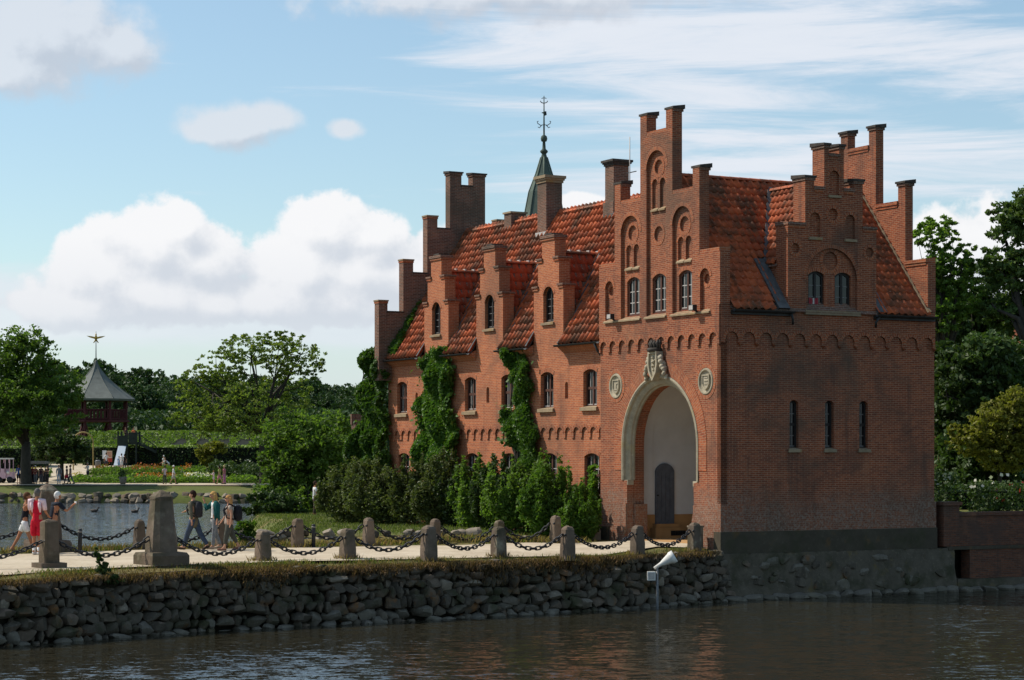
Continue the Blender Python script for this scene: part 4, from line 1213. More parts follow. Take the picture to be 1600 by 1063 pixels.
def sheet(name, poly, zf, mat, grid=2.0, skirt=None, kind='structure', dz=0.0):
    xs = [p[0] for p in poly]; ys = [p[1] for p in poly]
    dense = []
    for i in range(len(poly)):
        a = poly[i]; b = poly[(i + 1) % len(poly)]; n = max(1, int(math.dist(a, b) / (grid * 1.5)))
        dense += [(a[0] + (b[0] - a[0]) * k / n, a[1] + (b[1] - a[1]) * k / n) for k in range(n)]
    pts = [Vector(p) for p in dense]; ed = [(i, (i + 1) % len(dense)) for i in range(len(dense))]
    x = min(xs)
    while x < max(xs):
        y = min(ys)
        while y < max(ys):
            q = (x + random.uniform(-.2, .2) * grid, y + random.uniform(-.2, .2) * grid)
            if pip(q[0], q[1], poly): pts.append(Vector(q))
            y += grid
        x += grid
    vv, ee, ff, *_ = delaunay_2d_cdt(pts, ed, [], 0, 1e-4)
    keep = [tuple(f) for f in ff if pip(sum(vv[i].x for i in f) / len(f), sum(vv[i].y for i in f) / len(f), poly)]
    mb = MB(); mb.faces([(v.x, v.y, zf(v.x, v.y) + dz) for v in vv], keep, mat, True)
    if skirt is not None:
        for i in range(len(dense)):
            a = dense[i]; b = dense[(i + 1) % len(dense)]
            mb.poly([(a[0], a[1], zf(*a) + dz), (b[0], b[1], zf(*b) + dz), (b[0], b[1], skirt), (a[0], a[1], skirt)], SOIL)
    return mb.build(name, kind=kind)
def top_edge(off):
    return [(x + NRM.x * off, y + NRM.y * off) for x, y in NEAR]
FAR = [(-26, 56.0), (-15.2, 62.8), (-11.6, 65.6), (-7.9, 66.9)]
def island_z(x, y):
    z = 0.0
    if x < 1.5:
        a = min(1, max(0, (y - 67.5) / 2.5)) * min(1, max(0, (1.5 - x) / 3))
        z += a * (0.30 - 0.62 * min(1, max(0, (y - 70) / 42)))
    z += 0.03 * math.sin(x * 1.7) * math.sin(y * 1.3) * (1 if y > 70 and x < 1.5 else 0)
    if x < -4 and y > 69:                                        # shore of the lawn slopes into the lake
        xb = -9.0 - 2.8 * min(1, (y - 70.5) / 24.5) - 3.2 * min(1, max(0, (y - 95) / 17))
        z -= 1.5 * (1 - min(1, max(0, (x - xb) / 1.6))) ** 1.5
    e = NRM.x * (x - NEAR[4][0]) + NRM.y * (y - NEAR[4][1])      # drops towards the near edge
    z -= 0.13 * max(0, min(1, (1.0 - e) / 0.8))
    return z
TERR = 0.85
island = top_edge(0.30) + [(13.9, 71.2), (13.9, 140), (-8, 132), (-15, 122), (-15, 112), (-11.8, 95), (-9.0, 70.5), (-7.9, 67.6)] + FAR[::-1]
sheet('island_ground', island, island_z, DRYGR, 1.6, -2.6)
lawn = [(-8.6, 70.2), (-6, 69.3), (1, 70.4), (0.5, 78), (-6.5, 92), (-6.0, 130), (-8, 131), (-14.6, 121), (-14.7, 112), (-11.5, 95)]
sheet('lawn', lawn, island_z, LAWN, 1.6, dz=0.012)
path = top_edge(1.05)[:-1] + [(4.6, 66.6), (6.2, 66.9), (5.9, 67.6)] + [tuple(loc(1.9, 0.3).xy), tuple(loc(5.4, 0.3).xy), (2.2, 69.1), (0.5, 68.5), (-2.5, 67.5), (-4.6, 66.6), (-6.8, 65.7), (-11.3, 64.2), (-13.7, 62.0), (-26, 54.4)]
sheet('causeway_path', path, island_z, GRAVEL, 1.6, dz=0.035)
garden = [(14.3, 71.4), (16, 72.3), (60, 96.3), (120, 128.8), (120, 150), (14.25, 150)]
sheet('garden_ground', garden, lambda x, y: TERR + 0.02 * math.sin(x), LAWN, 5.0, -2.4)
def farz(x, y):
    tab = [(193.5, -2.2), (194.6, -1.15), (195.6, -0.80), (201.5, -0.34), (203.0, -0.18), (210, -0.05), (214, 0.12), (238, 1.6), (260, 2.2), (420, 3.0), (3000, 4.0)]
    for (a, za), (b, zb) in zip(tab, tab[1:]):
        if y <= b: return za + (zb - za) * max(0, y - a) / (b - a)
    return 4.0
ys = [193.5, 194.2, 194.6, 195.1, 195.6, 197, 199, 201.5, 203, 206, 210, 214, 220, 226, 232, 238, 246, 260, 320, 420, 900, 3000]
xs = [-2200, -600, -200, -120, -90, -75, -68, -62, -56, -50, -44, -38, -32, -26, -20, -10, 0, 40, 120, 300, 900, 2200]
mb = MB(); vs = [(x, y + (0.5 * math.sin(x * 0.8) if y < 196 else 0), farz(x, y) + (0.06 * math.sin(x * 1.3 + y) if 195 < y < 202 else 0)) for y in ys for x in xs]; n = len(xs)
mb.faces(vs, [(j * n + i, j * n + i + 1, (j + 1) * n + i + 1, (j + 1) * n + i) for j in range(len(ys) - 1) for i in range(n - 1)], LAWN, True)
mb.build('far_ground', kind='structure')
mb = MB(); mb.poly([(-2200, -1500, 0.4), (2200, -1500, 0.4), (2200, -3, 0.4), (-2200, -3, 0.4)], LAWN); mb.poly([(-2200, -3, 0.4), (2200, -3, 0.4), (2200, -2, -2.2), (-2200, -2, -2.2)], LAWN)
mb.build('unseen_ground', kind='structure')  # unseen ground added behind the camera to block light from below the horizon
def strip(name, x0, x1, y0, y1, mat, dz):
    mb = MB(); xs_ = np.linspace(x0, x1, 24); ys_ = sorted(set([y0, y1] + [y for y in ys if y0 < y < y1]))
    vs = [(x, y, farz(x, y) + dz) for y in ys_ for x in xs_]; n = len(xs_)
    mb.faces(vs, [(j * n + i, j * n + i + 1, (j + 1) * n + i + 1, (j + 1) * n + i) for j in range(len(ys_) - 1) for i in range(n - 1)], mat, True)
    return mb.build(name, kind='structure')
strip('promenade_path', -120, -22, 202.4, 206.6, GRAVEL, 0.10)
strip('gravel_court', -53.0, -41.2, 206.65, 238, GRAVEL, 0.10)

# ------------------------------------------------------------------ boulders
def boulder_mesh(name, seed, mat, flat=0.75, n=3, sq=4.0):
    rr = random.Random(seed); bm = bmesh.new()
    bmesh.ops.create_cube(bm, size=2.0)
    bmesh.ops.subdivide_edges(bm, edges=bm.edges[:], cuts=n - 1, use_grid_fill=True)
    ph = [rr.uniform(0, 6.28) for _ in range(9)]; cuts = []
    for _ in range(9):
        d = Vector((rr.gauss(0, 1), rr.gauss(0, 1), rr.gauss(0, 0.8))).normalized(); cuts.append((d, rr.uniform(0.60, 0.86)))
    for v in bm.verts:
        p = v.co; L = (abs(p.x) ** sq + abs(p.y) ** sq + abs(p.z) ** sq) ** (1 / sq)
        p = p / L
        k = 1 + 0.10 * math.sin(2.3 * p.x + ph[0]) * math.sin(2.9 * p.y + ph[1]) + 0.09 * math.sin(3.1 * p.z + ph[2] + p.x) + rr.uniform(-0.04, 0.04)
        p = p * k
        for d, c in cuts:
            s_ = p.dot(d)
            if s_ > c: p = p - d * (s_ - c) * 0.9
        v.co = p * 0.5
    me = bpy.data.meshes.new(name); bm.to_mesh(me); bm.free()
    me.materials.append(mat)
    for f in me.polygons: f.use_smooth = True
    me.set_sharp_from_angle(angle=R(26))
    return me
bank = empty('boulder_wall', (near_at(0.6).x, near_at(0.6).y, WATER), 0, label='dry stone wall of dark boulders along the near moat edge of the causeway', cat='stone wall')
bo = Vector(bank.location)
BM_ = [boulder_mesh('stone', 100 + i, BOULDER) for i in range(10)]
BW_ = [boulder_mesh('stone', 150 + i, BOULDW) for i in range(5)]
BP_ = [boulder_mesh('stone', 170 + i, BOULDP) for i in range(4)]
mb = MB()
core = [near_at(i / 40) for i in range(41)]
for i in range(40):
    a, b = core[i], core[i + 1]
    off0 = NRM * 0.30; off1 = NRM * 0.42
    mb.poly([Vector((a.x, a.y, -2.4)) + off0 - bo, Vector((b.x, b.y, -2.4)) + off0 - bo, Vector((b.x, b.y, -0.12)) + off1 - bo, Vector((a.x, a.y, -0.12)) + off1 - bo], SOIL)
mb.build('earth_core', bank)
rr = random.Random(21)
SCORE0 = 0.36
ncourse = 7; zc = WATER - 0.16
stones = []
heights = [0.24, 0.28, 0.27, 0.25, 0.24, 0.22, 0.22]
for c in range(ncourse):
    hgt = heights[c]
    s = SCORE0 * NEARLEN + rr.uniform(-0.3, 0)
    while s < NEARLEN + 0.3:
        wdt = rr.choice((rr.uniform(0.20, 0.36), rr.uniform(0.30, 0.48), rr.uniform(0.40, 0.66))) * (1.12 if c in (1, 2) else 0.95)
        if rr.random() < 0.16: wdt *= 0.6
        p = near_at(min(1, (s + wdt / 2) / NEARLEN))
        f = (s - SCORE0 * NEARLEN) / (NEARLEN * (1 - SCORE0))
        zmid = zc + hgt / 2 + rr.uniform(-0.05, 0.05) + (0.03 * math.sin(s * 1.1 + c))
        top = -0.10 - 0.05 * math.sin(s * 0.7)
        if c == 0 or zmid < top - 0.06:
            hh = hgt * rr.uniform(0.9, 1.35)
            stones.append((p + NRM * (0.05 * c + rr.uniform(-0.05, 0.10)) + Vector((0, 0, zmid)), wdt, hh, c))
        s += wdt * 0.94
    zc += hgt * 0.96
stones = sorted(stones, key=lambda t: -t[1] * t[2])
ang = math.atan2(0.632, 0.775)
for k, (p, wd_, hh, c) in enumerate(stones[:300]):
    me = rr.choice(BW_) if c == 0 or (c == 1 and rr.random() < 0.3) else (rr.choice(BP_) if rr.random() < 0.09 else rr.choice(BM_))
    o = link_mesh('stone', me, bank, loc=p - bo)
    o.rotation_euler = (rr.uniform(-0.2, 0.2), rr.uniform(-0.22, 0.22), ang + rr.uniform(-0.25, 0.25) + (math.pi if rr.random() < .5 else 0))
    o.scale = (wd_ * 1.10, rr.uniform(0.42, 0.6), hh * 1.12)
def join_stones(lst, name, parent, org):
    bmj = bmesh.new()
    for (p, M, me) in lst:
        b2 = bmesh.new(); b2.from_mesh(me); b2.transform(Matrix.Translation(p - org) @ M)
        tmp = bpy.data.meshes.new('tmp'); b2.to_mesh(tmp); b2.free(); bmj.from_mesh(tmp); bpy.data.meshes.remove(tmp)
    me = bpy.data.meshes.new(name); bmj.to_mesh(me); bmj.free(); me.materials.append(BOULDER)
    me.polygons.foreach_set('use_smooth', [True] * len(me.polygons))
    return link_mesh(name, me, parent, kind='stuff')
small = []
for (p, wd_, hh, c) in stones[300:]:
    M = Matrix.Rotation(ang, 4, 'Z') @ Matrix.Diagonal((wd_ * 1.1, 0.45, hh * 1.1, 1)); small.append((p, M, rr.choice(BM_)))
for k in range(260):                                     # chinking stones between the boulders
    s_ = rr.uniform(SCORE0, 1.0); p = near_at(s_) + NRM * rr.uniform(0.12, 0.3) + Vector((0, 0, rr.uniform(WATER, -0.25)))
    q = rr.uniform(0.10, 0.22); M = Matrix.Rotation(rr.uniform(0, 6), 4, 'Z') @ Matrix.Diagonal((q * 1.3, q, q, 1)); small.append((p, M, rr.choice(BM_)))
join_stones(small, 'chinking_stones', bank, bo)

# stone skirt under the gatehouse and the low walls to the right
gfoot = empty('gatehouse_foundation', loc(0, 4.3, WATER), TH, label='dark mortared rubble footing between the gatehouse and the water', cat='foundation')
GF = Frame((-4.3, 0, -WATER), (1, 0, 0), (0, 1, 0))
mb = MB(); rr2 = random.Random(4); nx_, nz_ = 60, 9; vs = []
for j in range(nz_):
    for i in range(nx_):
        u = -0.9 + 10.2 * i / (nx_ - 1); z = -1.9 + 1.70 * j / (nz_ - 1)
        d = -0.34 + 0.16 * j / (nz_ - 1) + rr2.uniform(-0.035, 0.035); vs.append(GF(u, z, d))
mb.faces(vs, [(j * nx_ + i, j * nx_ + i + 1, (j + 1) * nx_ + i + 1, (j + 1) * nx_ + i) for j in range(nz_ - 1) for i in range(nx_ - 1)], RUBBLE, True)
mb.poly([GF(-0.9, -0.2, -0.18), GF(9.3, -0.2, -0.18), GF(9.3, -0.2, 0.1), GF(-0.9, -0.2, 0.1)], RUBBLE)
mb.poly([GF(-0.9, -1.9, -0.34), GF(-0.9, -0.2, -0.18), GF(-0.9, -0.2, 0.6), GF(-0.9, -1.9, 0.6)], RUBBLE)
mb.build('rubble_face', gfoot)
for k in range(34):                                     # squared stones showing in the rubble face
    u = rr.uniform(0.2, 8.8); z = rr.uniform(-1.35, -0.45); q = rr.uniform(0.22, 0.5)
    o = link_mesh('stone', rr.choice(BM_ + BW_), gfoot, loc=GF(u, z, -0.15 - 0.06 * (-z))); o.scale = (q * 1.3, 0.26, q * rr.uniform(0.7, 1.0)); o.rotation_euler = (0, rr.uniform(-.2, .2), rr.uniform(-.1, .1))
s = -0.6
while s < 15:
    q = rr.uniform(0.35, 0.8)
    o = link_mesh('stone', rr.choice(BW_), gfoot, loc=GF(s + q / 2, WATER + 0.03, -0.46 + rr.uniform(-.06, .06))); o.scale = (q * 1.1, 0.55, rr.uniform(0.25, 0.36)); o.rotation_euler = (0, rr.uniform(-.12, .12), rr.uniform(-.12, .12))
    s += q * 0.95

gw = empty('garden_wall', loc(0, 8.9, WATER), TH, label='low weathered brick wall with end pier beside the water at right', cat='wall')
GWF = Frame((0, 0, -WATER), (1, 0, 0), (0, 1, 0))
mb = MB(); fbox(mb, GWF, 0.72, 46, -0.16, 0.86, -0.02, 0.32, BRICKG); fbox(mb, GWF, 1.1, 46, -1.25, -0.27, -0.16, 0.3, BRICKG); mb.build('wall', gw)
mb = MB(); fbox(mb, GWF, 0.66, 46, 0.862, 0.98, -0.08, 0.38, BRICKG); fbox(mb, GWF, 0.15, 46, -0.268, -0.162, -0.2, 0.34, RENDER); mb.build('coping', gw)
mb = MB(); fbox(mb, GWF, 0.02, 0.70, -0.158, 1.22, -0.10, 0.42, BRICKG); fbox(mb, GWF, -0.05, 0.77, 1.222, 1.34, -0.17, 0.5, BRICKG); mb.build('pier', gw)
mb = MB(); fbox(mb, GWF, 0.5, 46, -2.2, -1.255, -0.24, 0.3, RUBBLE); fbox(mb, GWF, 5.2, 46, -1.5, -1.38, -0.42, -0.245, RENDER); mb.build('footing', gw)

# ------------------------------------------------------------------ granite posts, obelisks and chains
def post_mesh(h, w0, w1, seed, cap=0.10):
    rr = random.Random(seed); mb = MB()
    lv = [(w0, -0.15), (w0 * 0.99, h * 0.3), (w0 + (w1 - w0) * 0.6, h * 0.62), (w1, h - cap), (w1 * 0.78, h - cap * 0.35), (w1 * 0.30, h)]
    vs = []; ch = 0.2
    for (wv, z) in lv:
        k = wv / 2; c = k * (1 - ch)
        for (a, b) in ((-k, -c), (-c, -k), (c, -k), (k, -c), (k, c), (c, k), (-c, k), (-k, c)):
            vs.append((a + rr.uniform(-.008, .008), b + rr.uniform(-.008, .008), z + (rr.uniform(-.015, .015) if z > h * 0.8 else 0)))
    n = 8
    fs = [(i * n + k, i * n + (k + 1) % n, (i + 1) * n + (k + 1) % n, (i + 1) * n + k) for i in range(len(lv) - 1) for k in range(n)] + [tuple((len(lv) - 1) * n + k for k in range(n))]
    mb.faces(vs, fs, GRANITE)
    return mb
PANG = math.atan2(12.8, 17.4)
posts_near = []; posts_far = []
def ground(px, py):
    """where the photo row of a post foot meets the level causeway"""
    Yd = dist_of(py, 0.0); return Vector((at(px, Yd), Yd, 0))
LABN = {411: 'granite post on the near edge just right of the tall tapered obelisk', 543: 'near granite post in front of the lawn and shrubs, second right of the obelisk', 670: 'near granite post with a far post peeping over its top, third right of the obelisk',
        779: 'near granite post hiding most of the far post behind, under the middle ivy', 887: 'near granite post left of the arch with a far post at its left shoulder', 996: 'granite post standing in front of the left pier of the arch', 1085: 'granite post with a dark right face at the gatehouse corner'}
def iron_eye(p, parent, sgn, z):
    mb = MB(); d = Vector((math.cos(PANG), math.sin(PANG), 0)) * sgn
    mb.tube([Vector((0, 0, z)) + d * 0.1, Vector((0, 0, z)) + d * 0.24], 0.035, IRON, 6); mb.build('iron_eye', parent)
for i, (px, py, w_) in enumerate(((411, 878, 25), (543, 874, 25), (670, 873, 26), (779, 868, 24), (887, 868, 23), (996, 862, 22), (1085, 857, 21))):
    p = ground(px, py); h = (py - {411: 830, 543: 826, 670: 821, 779: 823, 887: 822, 996: 821, 1085: 817}[px]) / FPX * p.y
    w_m = w_ / FPX * p.y * 0.80
    e = empty('chain_post', p, PANG + random.uniform(-.08, .08), label=LABN[px], cat='post', group='granite chain posts along the causeway')
    post_mesh(h, w_m * 1.04, w_m * 0.86, i).build('shaft', e)
    for sg in (-1, 1): iron_eye(p, e, sg, h - 0.25)
    posts_near.append((p, h - 0.25))
LABF = {218: 'far granite post left of the obelisk, with lake water behind it', 465: 'far granite post in front of the lawn beside a thin black bollard', 576: 'far granite post before the dark olive shrub, second along the lawn', 680: 'far granite post just behind a near post under the left ivy', 780: 'far granite post almost hidden behind a near post', 868: 'far granite post standing before the bright green bushes near the arch', 346: 'far granite post behind the legs of the two blonde women'}
for i, (px, py, top, w_) in enumerate(((218, 860, 812, 19), (346, 858, 812, 19), (465, 857, 810, 20), (576, 855, 809, 19), (680, 853, 811, 18), (780, 851, 813, 18), (868, 851, 806, 18))):
    p = ground(px, py); h = (py - top) / FPX * p.y; w_m = w_ / FPX * p.y * 0.80
    e = empty('chain_post', p, PANG + random.uniform(-.1, .1), label=LABF[px], cat='post', group='granite chain posts along the causeway')
    post_mesh(h, w_m * 1.04, w_m * 0.86, 20 + i).build('shaft', e)
    for sg in (-1, 1): iron_eye(p, e, sg, h - 0.25)
    posts_far.append((p, h - 0.25))
def obelisk(px, py, h, wb, wt, lab, seed, block=True):
    p = ground(px, py)
    e = empty('obelisk', p, PANG, label=lab, cat='stone obelisk')
    rr = random.Random(seed); mb = MB(); n = 8; vs = []
    lv = [(wb, 0.36), (wb * 0.97, 0.7), ((wb + wt) / 2, 1.1), (wt * 1.02, h - 0.28), (wt * 1.06, h - 0.22), (wt * 1.04, h - 0.17), (wt * 0.55, h - 0.06), (wt * 0.12, h)]
    for (wv, z) in lv:
        k = wv / 2; c = k * 0.62
        for (a, b) in ((-k, -c), (-c, -k), (c, -k), (k, -c), (k, c), (c, k), (-c, k), (-k, c)): vs.append((a + rr.uniform(-.01, .01), b + rr.uniform(-.01, .01), z))
    mb.faces(vs, [(i * n + k, i * n + (k + 1) % n, (i + 1) * n + (k + 1) % n, (i + 1) * n + k) for i in range(len(lv) - 1) for k in range(n)] + [tuple((len(lv) - 1) * n + k for k in range(n))], GRANITE)
    mb.build('shaft', e)
    mb = MB(); v = 0.54
    for (w_, z) in (): pass
    lv = [(v * 1.02, -0.2), (v, 0.28), (v * 0.93, 0.36)]
    vs = [(a * w_ + rr.uniform(-.015, .015), b * w_ + rr.uniform(-.015, .015), z + rr.uniform(-.01, .01)) for (w_, z) in lv for (a, b) in ((-1, -1), (1, -1), (1, 1), (-1, 1))]
    mb.faces(vs, [(i * 4 + k, i * 4 + (k + 1) % 4, (i + 1) * 4 + (k + 1) % 4, (i + 1) * 4 + k) for i in range(2) for k in range(4)] + [(8, 9, 10, 11)], GRANITE)
    mb.build('base_block', e)
    return p
obn = obelisk(252, 884, 2.0, 0.74, 0.50, 'tall tapered lichen-spotted stone obelisk on a square block at the near edge', 3)
obf = obelisk(74, 863, 2.05, 0.74, 0.50, 'far weathered obelisk whose pointed top shows behind the man in red', 4)
p = ground(77, 889)
gp = empty('gate_pillar', p, PANG, label='slim dark stone pillar in front of the white-haired man', cat='post')
post_mesh(1.27, 0.42, 0.38, 77, 0.06).build('shaft', gp)
mb = MB(); mb.box(-0.34, 0.34, -0.34, 0.34, -0.2, 0.16, GRANITE); mb.build('base_block', gp)
for sg in (-1, 1): iron_eye(p, gp, sg, 0.72)
for (px, py, h, lab) in ((125, 865, 0.72, 'thin black metal bollard at the water edge between the obelisks'), (490, 857, 0.74, 'thin black metal bollard in front of the lawn')):
    b = empty('bollard', ground(px, py), 0, label=lab, cat='bollard'); mb = MB(); mb.lathe([(0.062, -0.1), (0.062, h), (0.05, h + 0.015)], IRON, n=12); mb.build('tube', b)
    mb = MB(); mb.lathe([(0.066, h - 0.1), (0.066, h - 0.05)], MUNTD, n=12); mb.build('band', b)

def link_mesh_data():
    mb = MB(); pts = []; hl, rad = 0.052, 0.048
    for k in range(7): a = -math.pi / 2 + math.pi * k / 6; pts.append((hl + rad * math.cos(a), rad * math.sin(a), 0))
    for k in range(7): a = math.pi / 2 + math.pi * k / 6; pts.append((-hl + rad * math.cos(a), rad * math.sin(a), 0))
    pts.append(pts[0]); mb.tube(pts, 0.021, IRON, 5, True, False)
    return mb.mesh('link')
LINKM = link_mesh_data()
def chain(a, b, sag, lab):
    e = empty('chain', Vector(a) * 0.5 + Vector(b) * 0.5, 0, label=lab, cat='chain', group='iron chains hanging between the posts')
    org = Vector(e.location); a = Vector(a); b = Vector(b)
    f = lambda t: a.lerp(b, t) - Vector((0, 0, sag * 4 * t * (1 - t)))
    N = 200; pts = [f(i / N) for i in range(N + 1)]; L = [0]
    for i in range(N): L.append(L[-1] + (pts[i + 1] - pts[i]).length)
    n = max(4, round(L[-1] / 0.148))
    for k in range(n):
        d = (k + 0.5) * L[-1] / n; i = max(j for j in range(N) if L[j] <= d)
        p = pts[i].lerp(pts[i + 1], (d - L[i]) / max(1e-6, L[i + 1] - L[i])); t = (pts[min(i + 2, N)] - pts[max(i - 1, 0)]).normalized()
        side = t.cross(Vector((0, 0, 1))).normalized(); upv = side.cross(t)
        if k % 2: side, upv = upv, -side
        q = 0.35; s2 = side * math.cos(q) + upv * math.sin(q); u2 = t.cross(s2)
        o = bpy.data.objects.new('link', LINKM); COL.objects.link(o); o.parent = e
        o.matrix_local = Matrix(((t.x, s2.x, u2.x, p.x - org.x), (t.y, s2.y, u2.y, p.y - org.y), (t.z, s2.z, u2.z, p.z - org.z), (0, 0, 0, 1)))
D = Vector((math.cos(PANG), math.sin(PANG), 0))
def hang(p, z, sg, r=0.2): return Vector((p.x, p.y, z)) + D * (sg * r)
CL = ['from the obelisk to the first near post', 'below the lawn between the first and second near posts', 'in front of the gravel between the second and third near posts', 'between the third and fourth near posts under the shrubs', 'between the fourth and fifth near posts before the bushes', 'in front of the left pier of the arch', 'across the front of the arch']
pts = [(obn, 0.78)] + posts_near
for i in range(len(pts) - 1):
    chain(hang(pts[i][0], pts[i][1], 1, 0.36 if i == 0 else 0.2), hang(pts[i + 1][0], pts[i + 1][1], -1), 0.40 if i else 0.42, 'black iron chain ' + CL[i])
chain(hang(gp.location, 0.72, 1, 0.2), hang(obn, 0.74, -1, 0.36), 0.42, 'black iron chain sagging from the slim pillar to the near obelisk')
chain(hang(gp.location, 0.72, -1, 0.2), Vector(gp.location) + Vector((-2.9, -2.2, 0.7)), 0.42, 'black iron chain running left from the slim pillar past the walkers')
CF = ['between the far obelisk and the bollard', 'behind the three strolling visitors', 'along the low stones before the lawn', 'behind the bollard at the lawn', 'in front of the dark olive shrub', 'low before the ivy-side shrubs', 'at the bright bushes']
pf = [(obf, 0.85)] + posts_far
for i in range(len(pf) - 1):
    a, b = pf[i], pf[i + 1]; d = (b[0] - a[0]).normalized()
    chain(Vector((a[0].x, a[0].y, a[1])) + d * (0.36 if i == 0 else 0.2), Vector((b[0].x, b[0].y, b[1])) - d * 0.2, 0.40, 'dark iron chain on the far side ' + CF[i])
chain(Vector((obf.x, obf.y, 0.85)) - D * 0.36, Vector((obf.x, obf.y, 0.8)) - Vector((3.2, 1.6, 0)), 0.42, 'dark iron chain on the far side left of the hidden obelisk')
for (px_, lab) in ((Vector(gp.location) + Vector((-2.9, -2.2, 0)) - D * 0.2, 'granite post holding the left end of the near chain beyond the walkers'), (Vector((obf.x, obf.y, 0)) - Vector((3.2, 1.6, 0)) - D * 0.2, 'granite post holding the left end of the far chain beyond the walkers')):
    e = empty('chain_post', px_, PANG, label=lab, cat='post', group='granite chain posts along the causeway'); post_mesh(0.95, 0.38, 0.31, 55).build('shaft', e)
    iron_eye(px_, e, 1, 0.70)
# low stones edging the lawn behind the far posts
le = empty('lawn_edging', (-5.5, 68.6, 0), 0, label='row of low rough stones edging the lawn behind the far posts', cat='stone edging')
rr = random.Random(9)
for k in range(26):
    x = -8.6 + k * 0.37 + rr.uniform(-.1, .1); y = 68.9 + 0.13 * (x + 8.6) * 0.6 + rr.uniform(-.15, .15)
    for lv in range(2):
        if lv and rr.random() < 0.35: continue
        q = rr.uniform(0.26, 0.5); o = link_mesh('stone', rr.choice(BP_ + BP_ + BM_[:2]), le, loc=(x + 5.5 + rr.uniform(-.1, .1), y - 68.6 + lv * 0.15, 0.10 + 0.24 * lv)); o.scale = (q * 1.2, 0.4, q * 0.8); o.rotation_euler = (rr.uniform(-.3, .3), rr.uniform(-.3, .3), rr.uniform(0, 6))
# stump of stone at the right foot of the arch
st = empty('kerb_stone', loc(0.75, -0.45), TH, label='small square stone stump between the corner post and the gatehouse', cat='stone'); mb = MB(); mb.box(-0.16, 0.16, -0.2, 0.2, -0.2, 0.62, GRANITE); mb.build('block', st); mb = MB(); mb.box(-0.18, 0.18, -0.22, 0.22, 0.622, 0.68, GRANITE); mb.build('cap', st)
st = empty('kerb_stone', loc(6.95, -0.55), TH, label='pale rough stone leaning at the left foot of the arch', cat='stone'); mb = MB(); mb.lathe([(0.30, -0.2), (0.30, 0.3), (0.22, 0.52), (0.08, 0.58)], BOULDP, n=7, smooth=False); mb.build('block', st)

# flood lamp at the water edge
Yl = 62.6; lx = at(1027, Yl)
lamp = empty('flood_lamp', (lx, Yl, WATER), 0, label='white funnel-shaped flood lamp on a thin post in front of the boulder wall', cat='lamp')
WHITEP = mat_plain('white_paint', (0.72, 0.70, 0.64), 0.4, 0.1, 8); STEEL = mat_plain('galvanised_steel', (0.17, 0.17, 0.17), 0.5, 0.3, 12)
mb = MB(); mb.tube([(0, 0, -0.8), (0, 0, 1.26)], [0.045, 0.035], STEEL, 8); mb.build('pole', lamp)
mb = MB(); d = Vector((0.86, -0.05, 0.52)).normalized(); o_ = Vector((-0.05, 0, 1.24))
mb.tube([o_ - d * 0.05, o_ + d * 0.20, o_ + d * 0.24, o_ + d * 0.50, o_ + d * 0.53, o_ + d * 0.66], [0.04, 0.065, 0.085, 0.165, 0.19, 0.19], WHITEP, 16, True); mb.build('lamp_shade', lamp)
mb = MB(); mb.tube([o_ + d * 0.655, o_ + d * 0.67], [0.175, 0.175], GLASS, 16, False); mb.build('lens', lamp)
mb = MB(); mb.bar((0, 0, 1.21), o_ + d * 0.2, 0.05, 0.05, STEEL); mb.build('bracket', lamp)
mb = MB(); mb.box(-0.30, -0.06, -0.12, 0.04, 0.86, 1.12, WHITEP); bx = mb.build('junction_box', lamp); mb = MB(); mb.box(-0.27, -0.09, -0.132, -0.122, 0.89, 1.09, MUNT); mb.build('lid', bx)

# ------------------------------------------------------------------ copper spire behind the wing
COPPER = mat_stone('old_copper', [(0.10, 0.13, 0.105), (0.08, 0.10, 0.085), (0.16, 0.20, 0.16)], 1.6, (0.16, 0.22, 0.17), 0.7, 0.0, 0.2)
Ys = 93.0; spx = at(850, Ys); zz = lambda py: EYE + (HOR - py) * Ys / FPX
sp = empty('spire_turret', (spx, Ys, 0), 0, label='dark green copper spire with weathervane rising behind the wing roof', cat='turret')
mb = MB(); mb.lathe([(1.25, 0), (1.25, 10.6)], BRICKW, n=8, smooth=False); mb.build('wall', sp)
mb = MB(); mb.lathe([(1.45, 10.5), (1.02, 12.6), (0.66, zz(300)), (0.36, zz(272)), (0.14, zz(246)), (0.09, zz(240))], COPPER, n=8, smooth=False)
for k in range(8):
    a = 2 * math.pi * k / 8
    mb.tube([(r_ * 1.01 * math.cos(a), r_ * 1.01 * math.sin(a), z) for r_, z in ((1.45, 10.5), (1.02, 12.6), (0.66, zz(300)), (0.36, zz(272)), (0.14, zz(246)))], 0.03, COPPER, 4)
mb.build('spire_roof', sp)
mb = MB(); mb.lathe([(0.09, zz(241)), (0.17, zz(238)), (0.17, zz(236)), (0.08, zz(233)), (0.06, zz(222)), (0.12, zz(221)), (0.15, zz(217)), (0.12, zz(213)), (0.04, zz(211)), (0.035, zz(195)), (0.018, zz(150))], COPPER, n=12); mb.build('finial', sp)
mb = MB()
for sg in (-1, 1):
    b = zz(195)
    mb.tube([(0, 0, b), (sg * 0.15, 0, b - 0.03), (sg * 0.28, 0, b + 0.06), (sg * 0.30, 0, b + 0.14), (sg * 0.24, 0, b + 0.15)], 0.018, IRON, 5)
    mb.tube([(sg * 0.1, 0, b - 0.02), (sg * 0.2, 0, b - 0.14), (sg * 0.27, 0, b - 0.10)], 0.018, IRON, 5)
    mb.tube([(0, sg * 0.02, b), (0, sg * 0.15, b - 0.03), (0, sg * 0.28, b + 0.06)], 0.018, IRON, 5)
    c = zz(161); mb.tube([(0, 0, c - 0.02), (sg * 0.12, 0, c + 0.02), (sg * 0.16, 0, c + 0.09)], 0.02, IRON, 5)
    mb.tube([(0, 0, zz(153)), (sg * 0.11, 0, zz(154))], 0.016, IRON, 5)
c = zz(178)
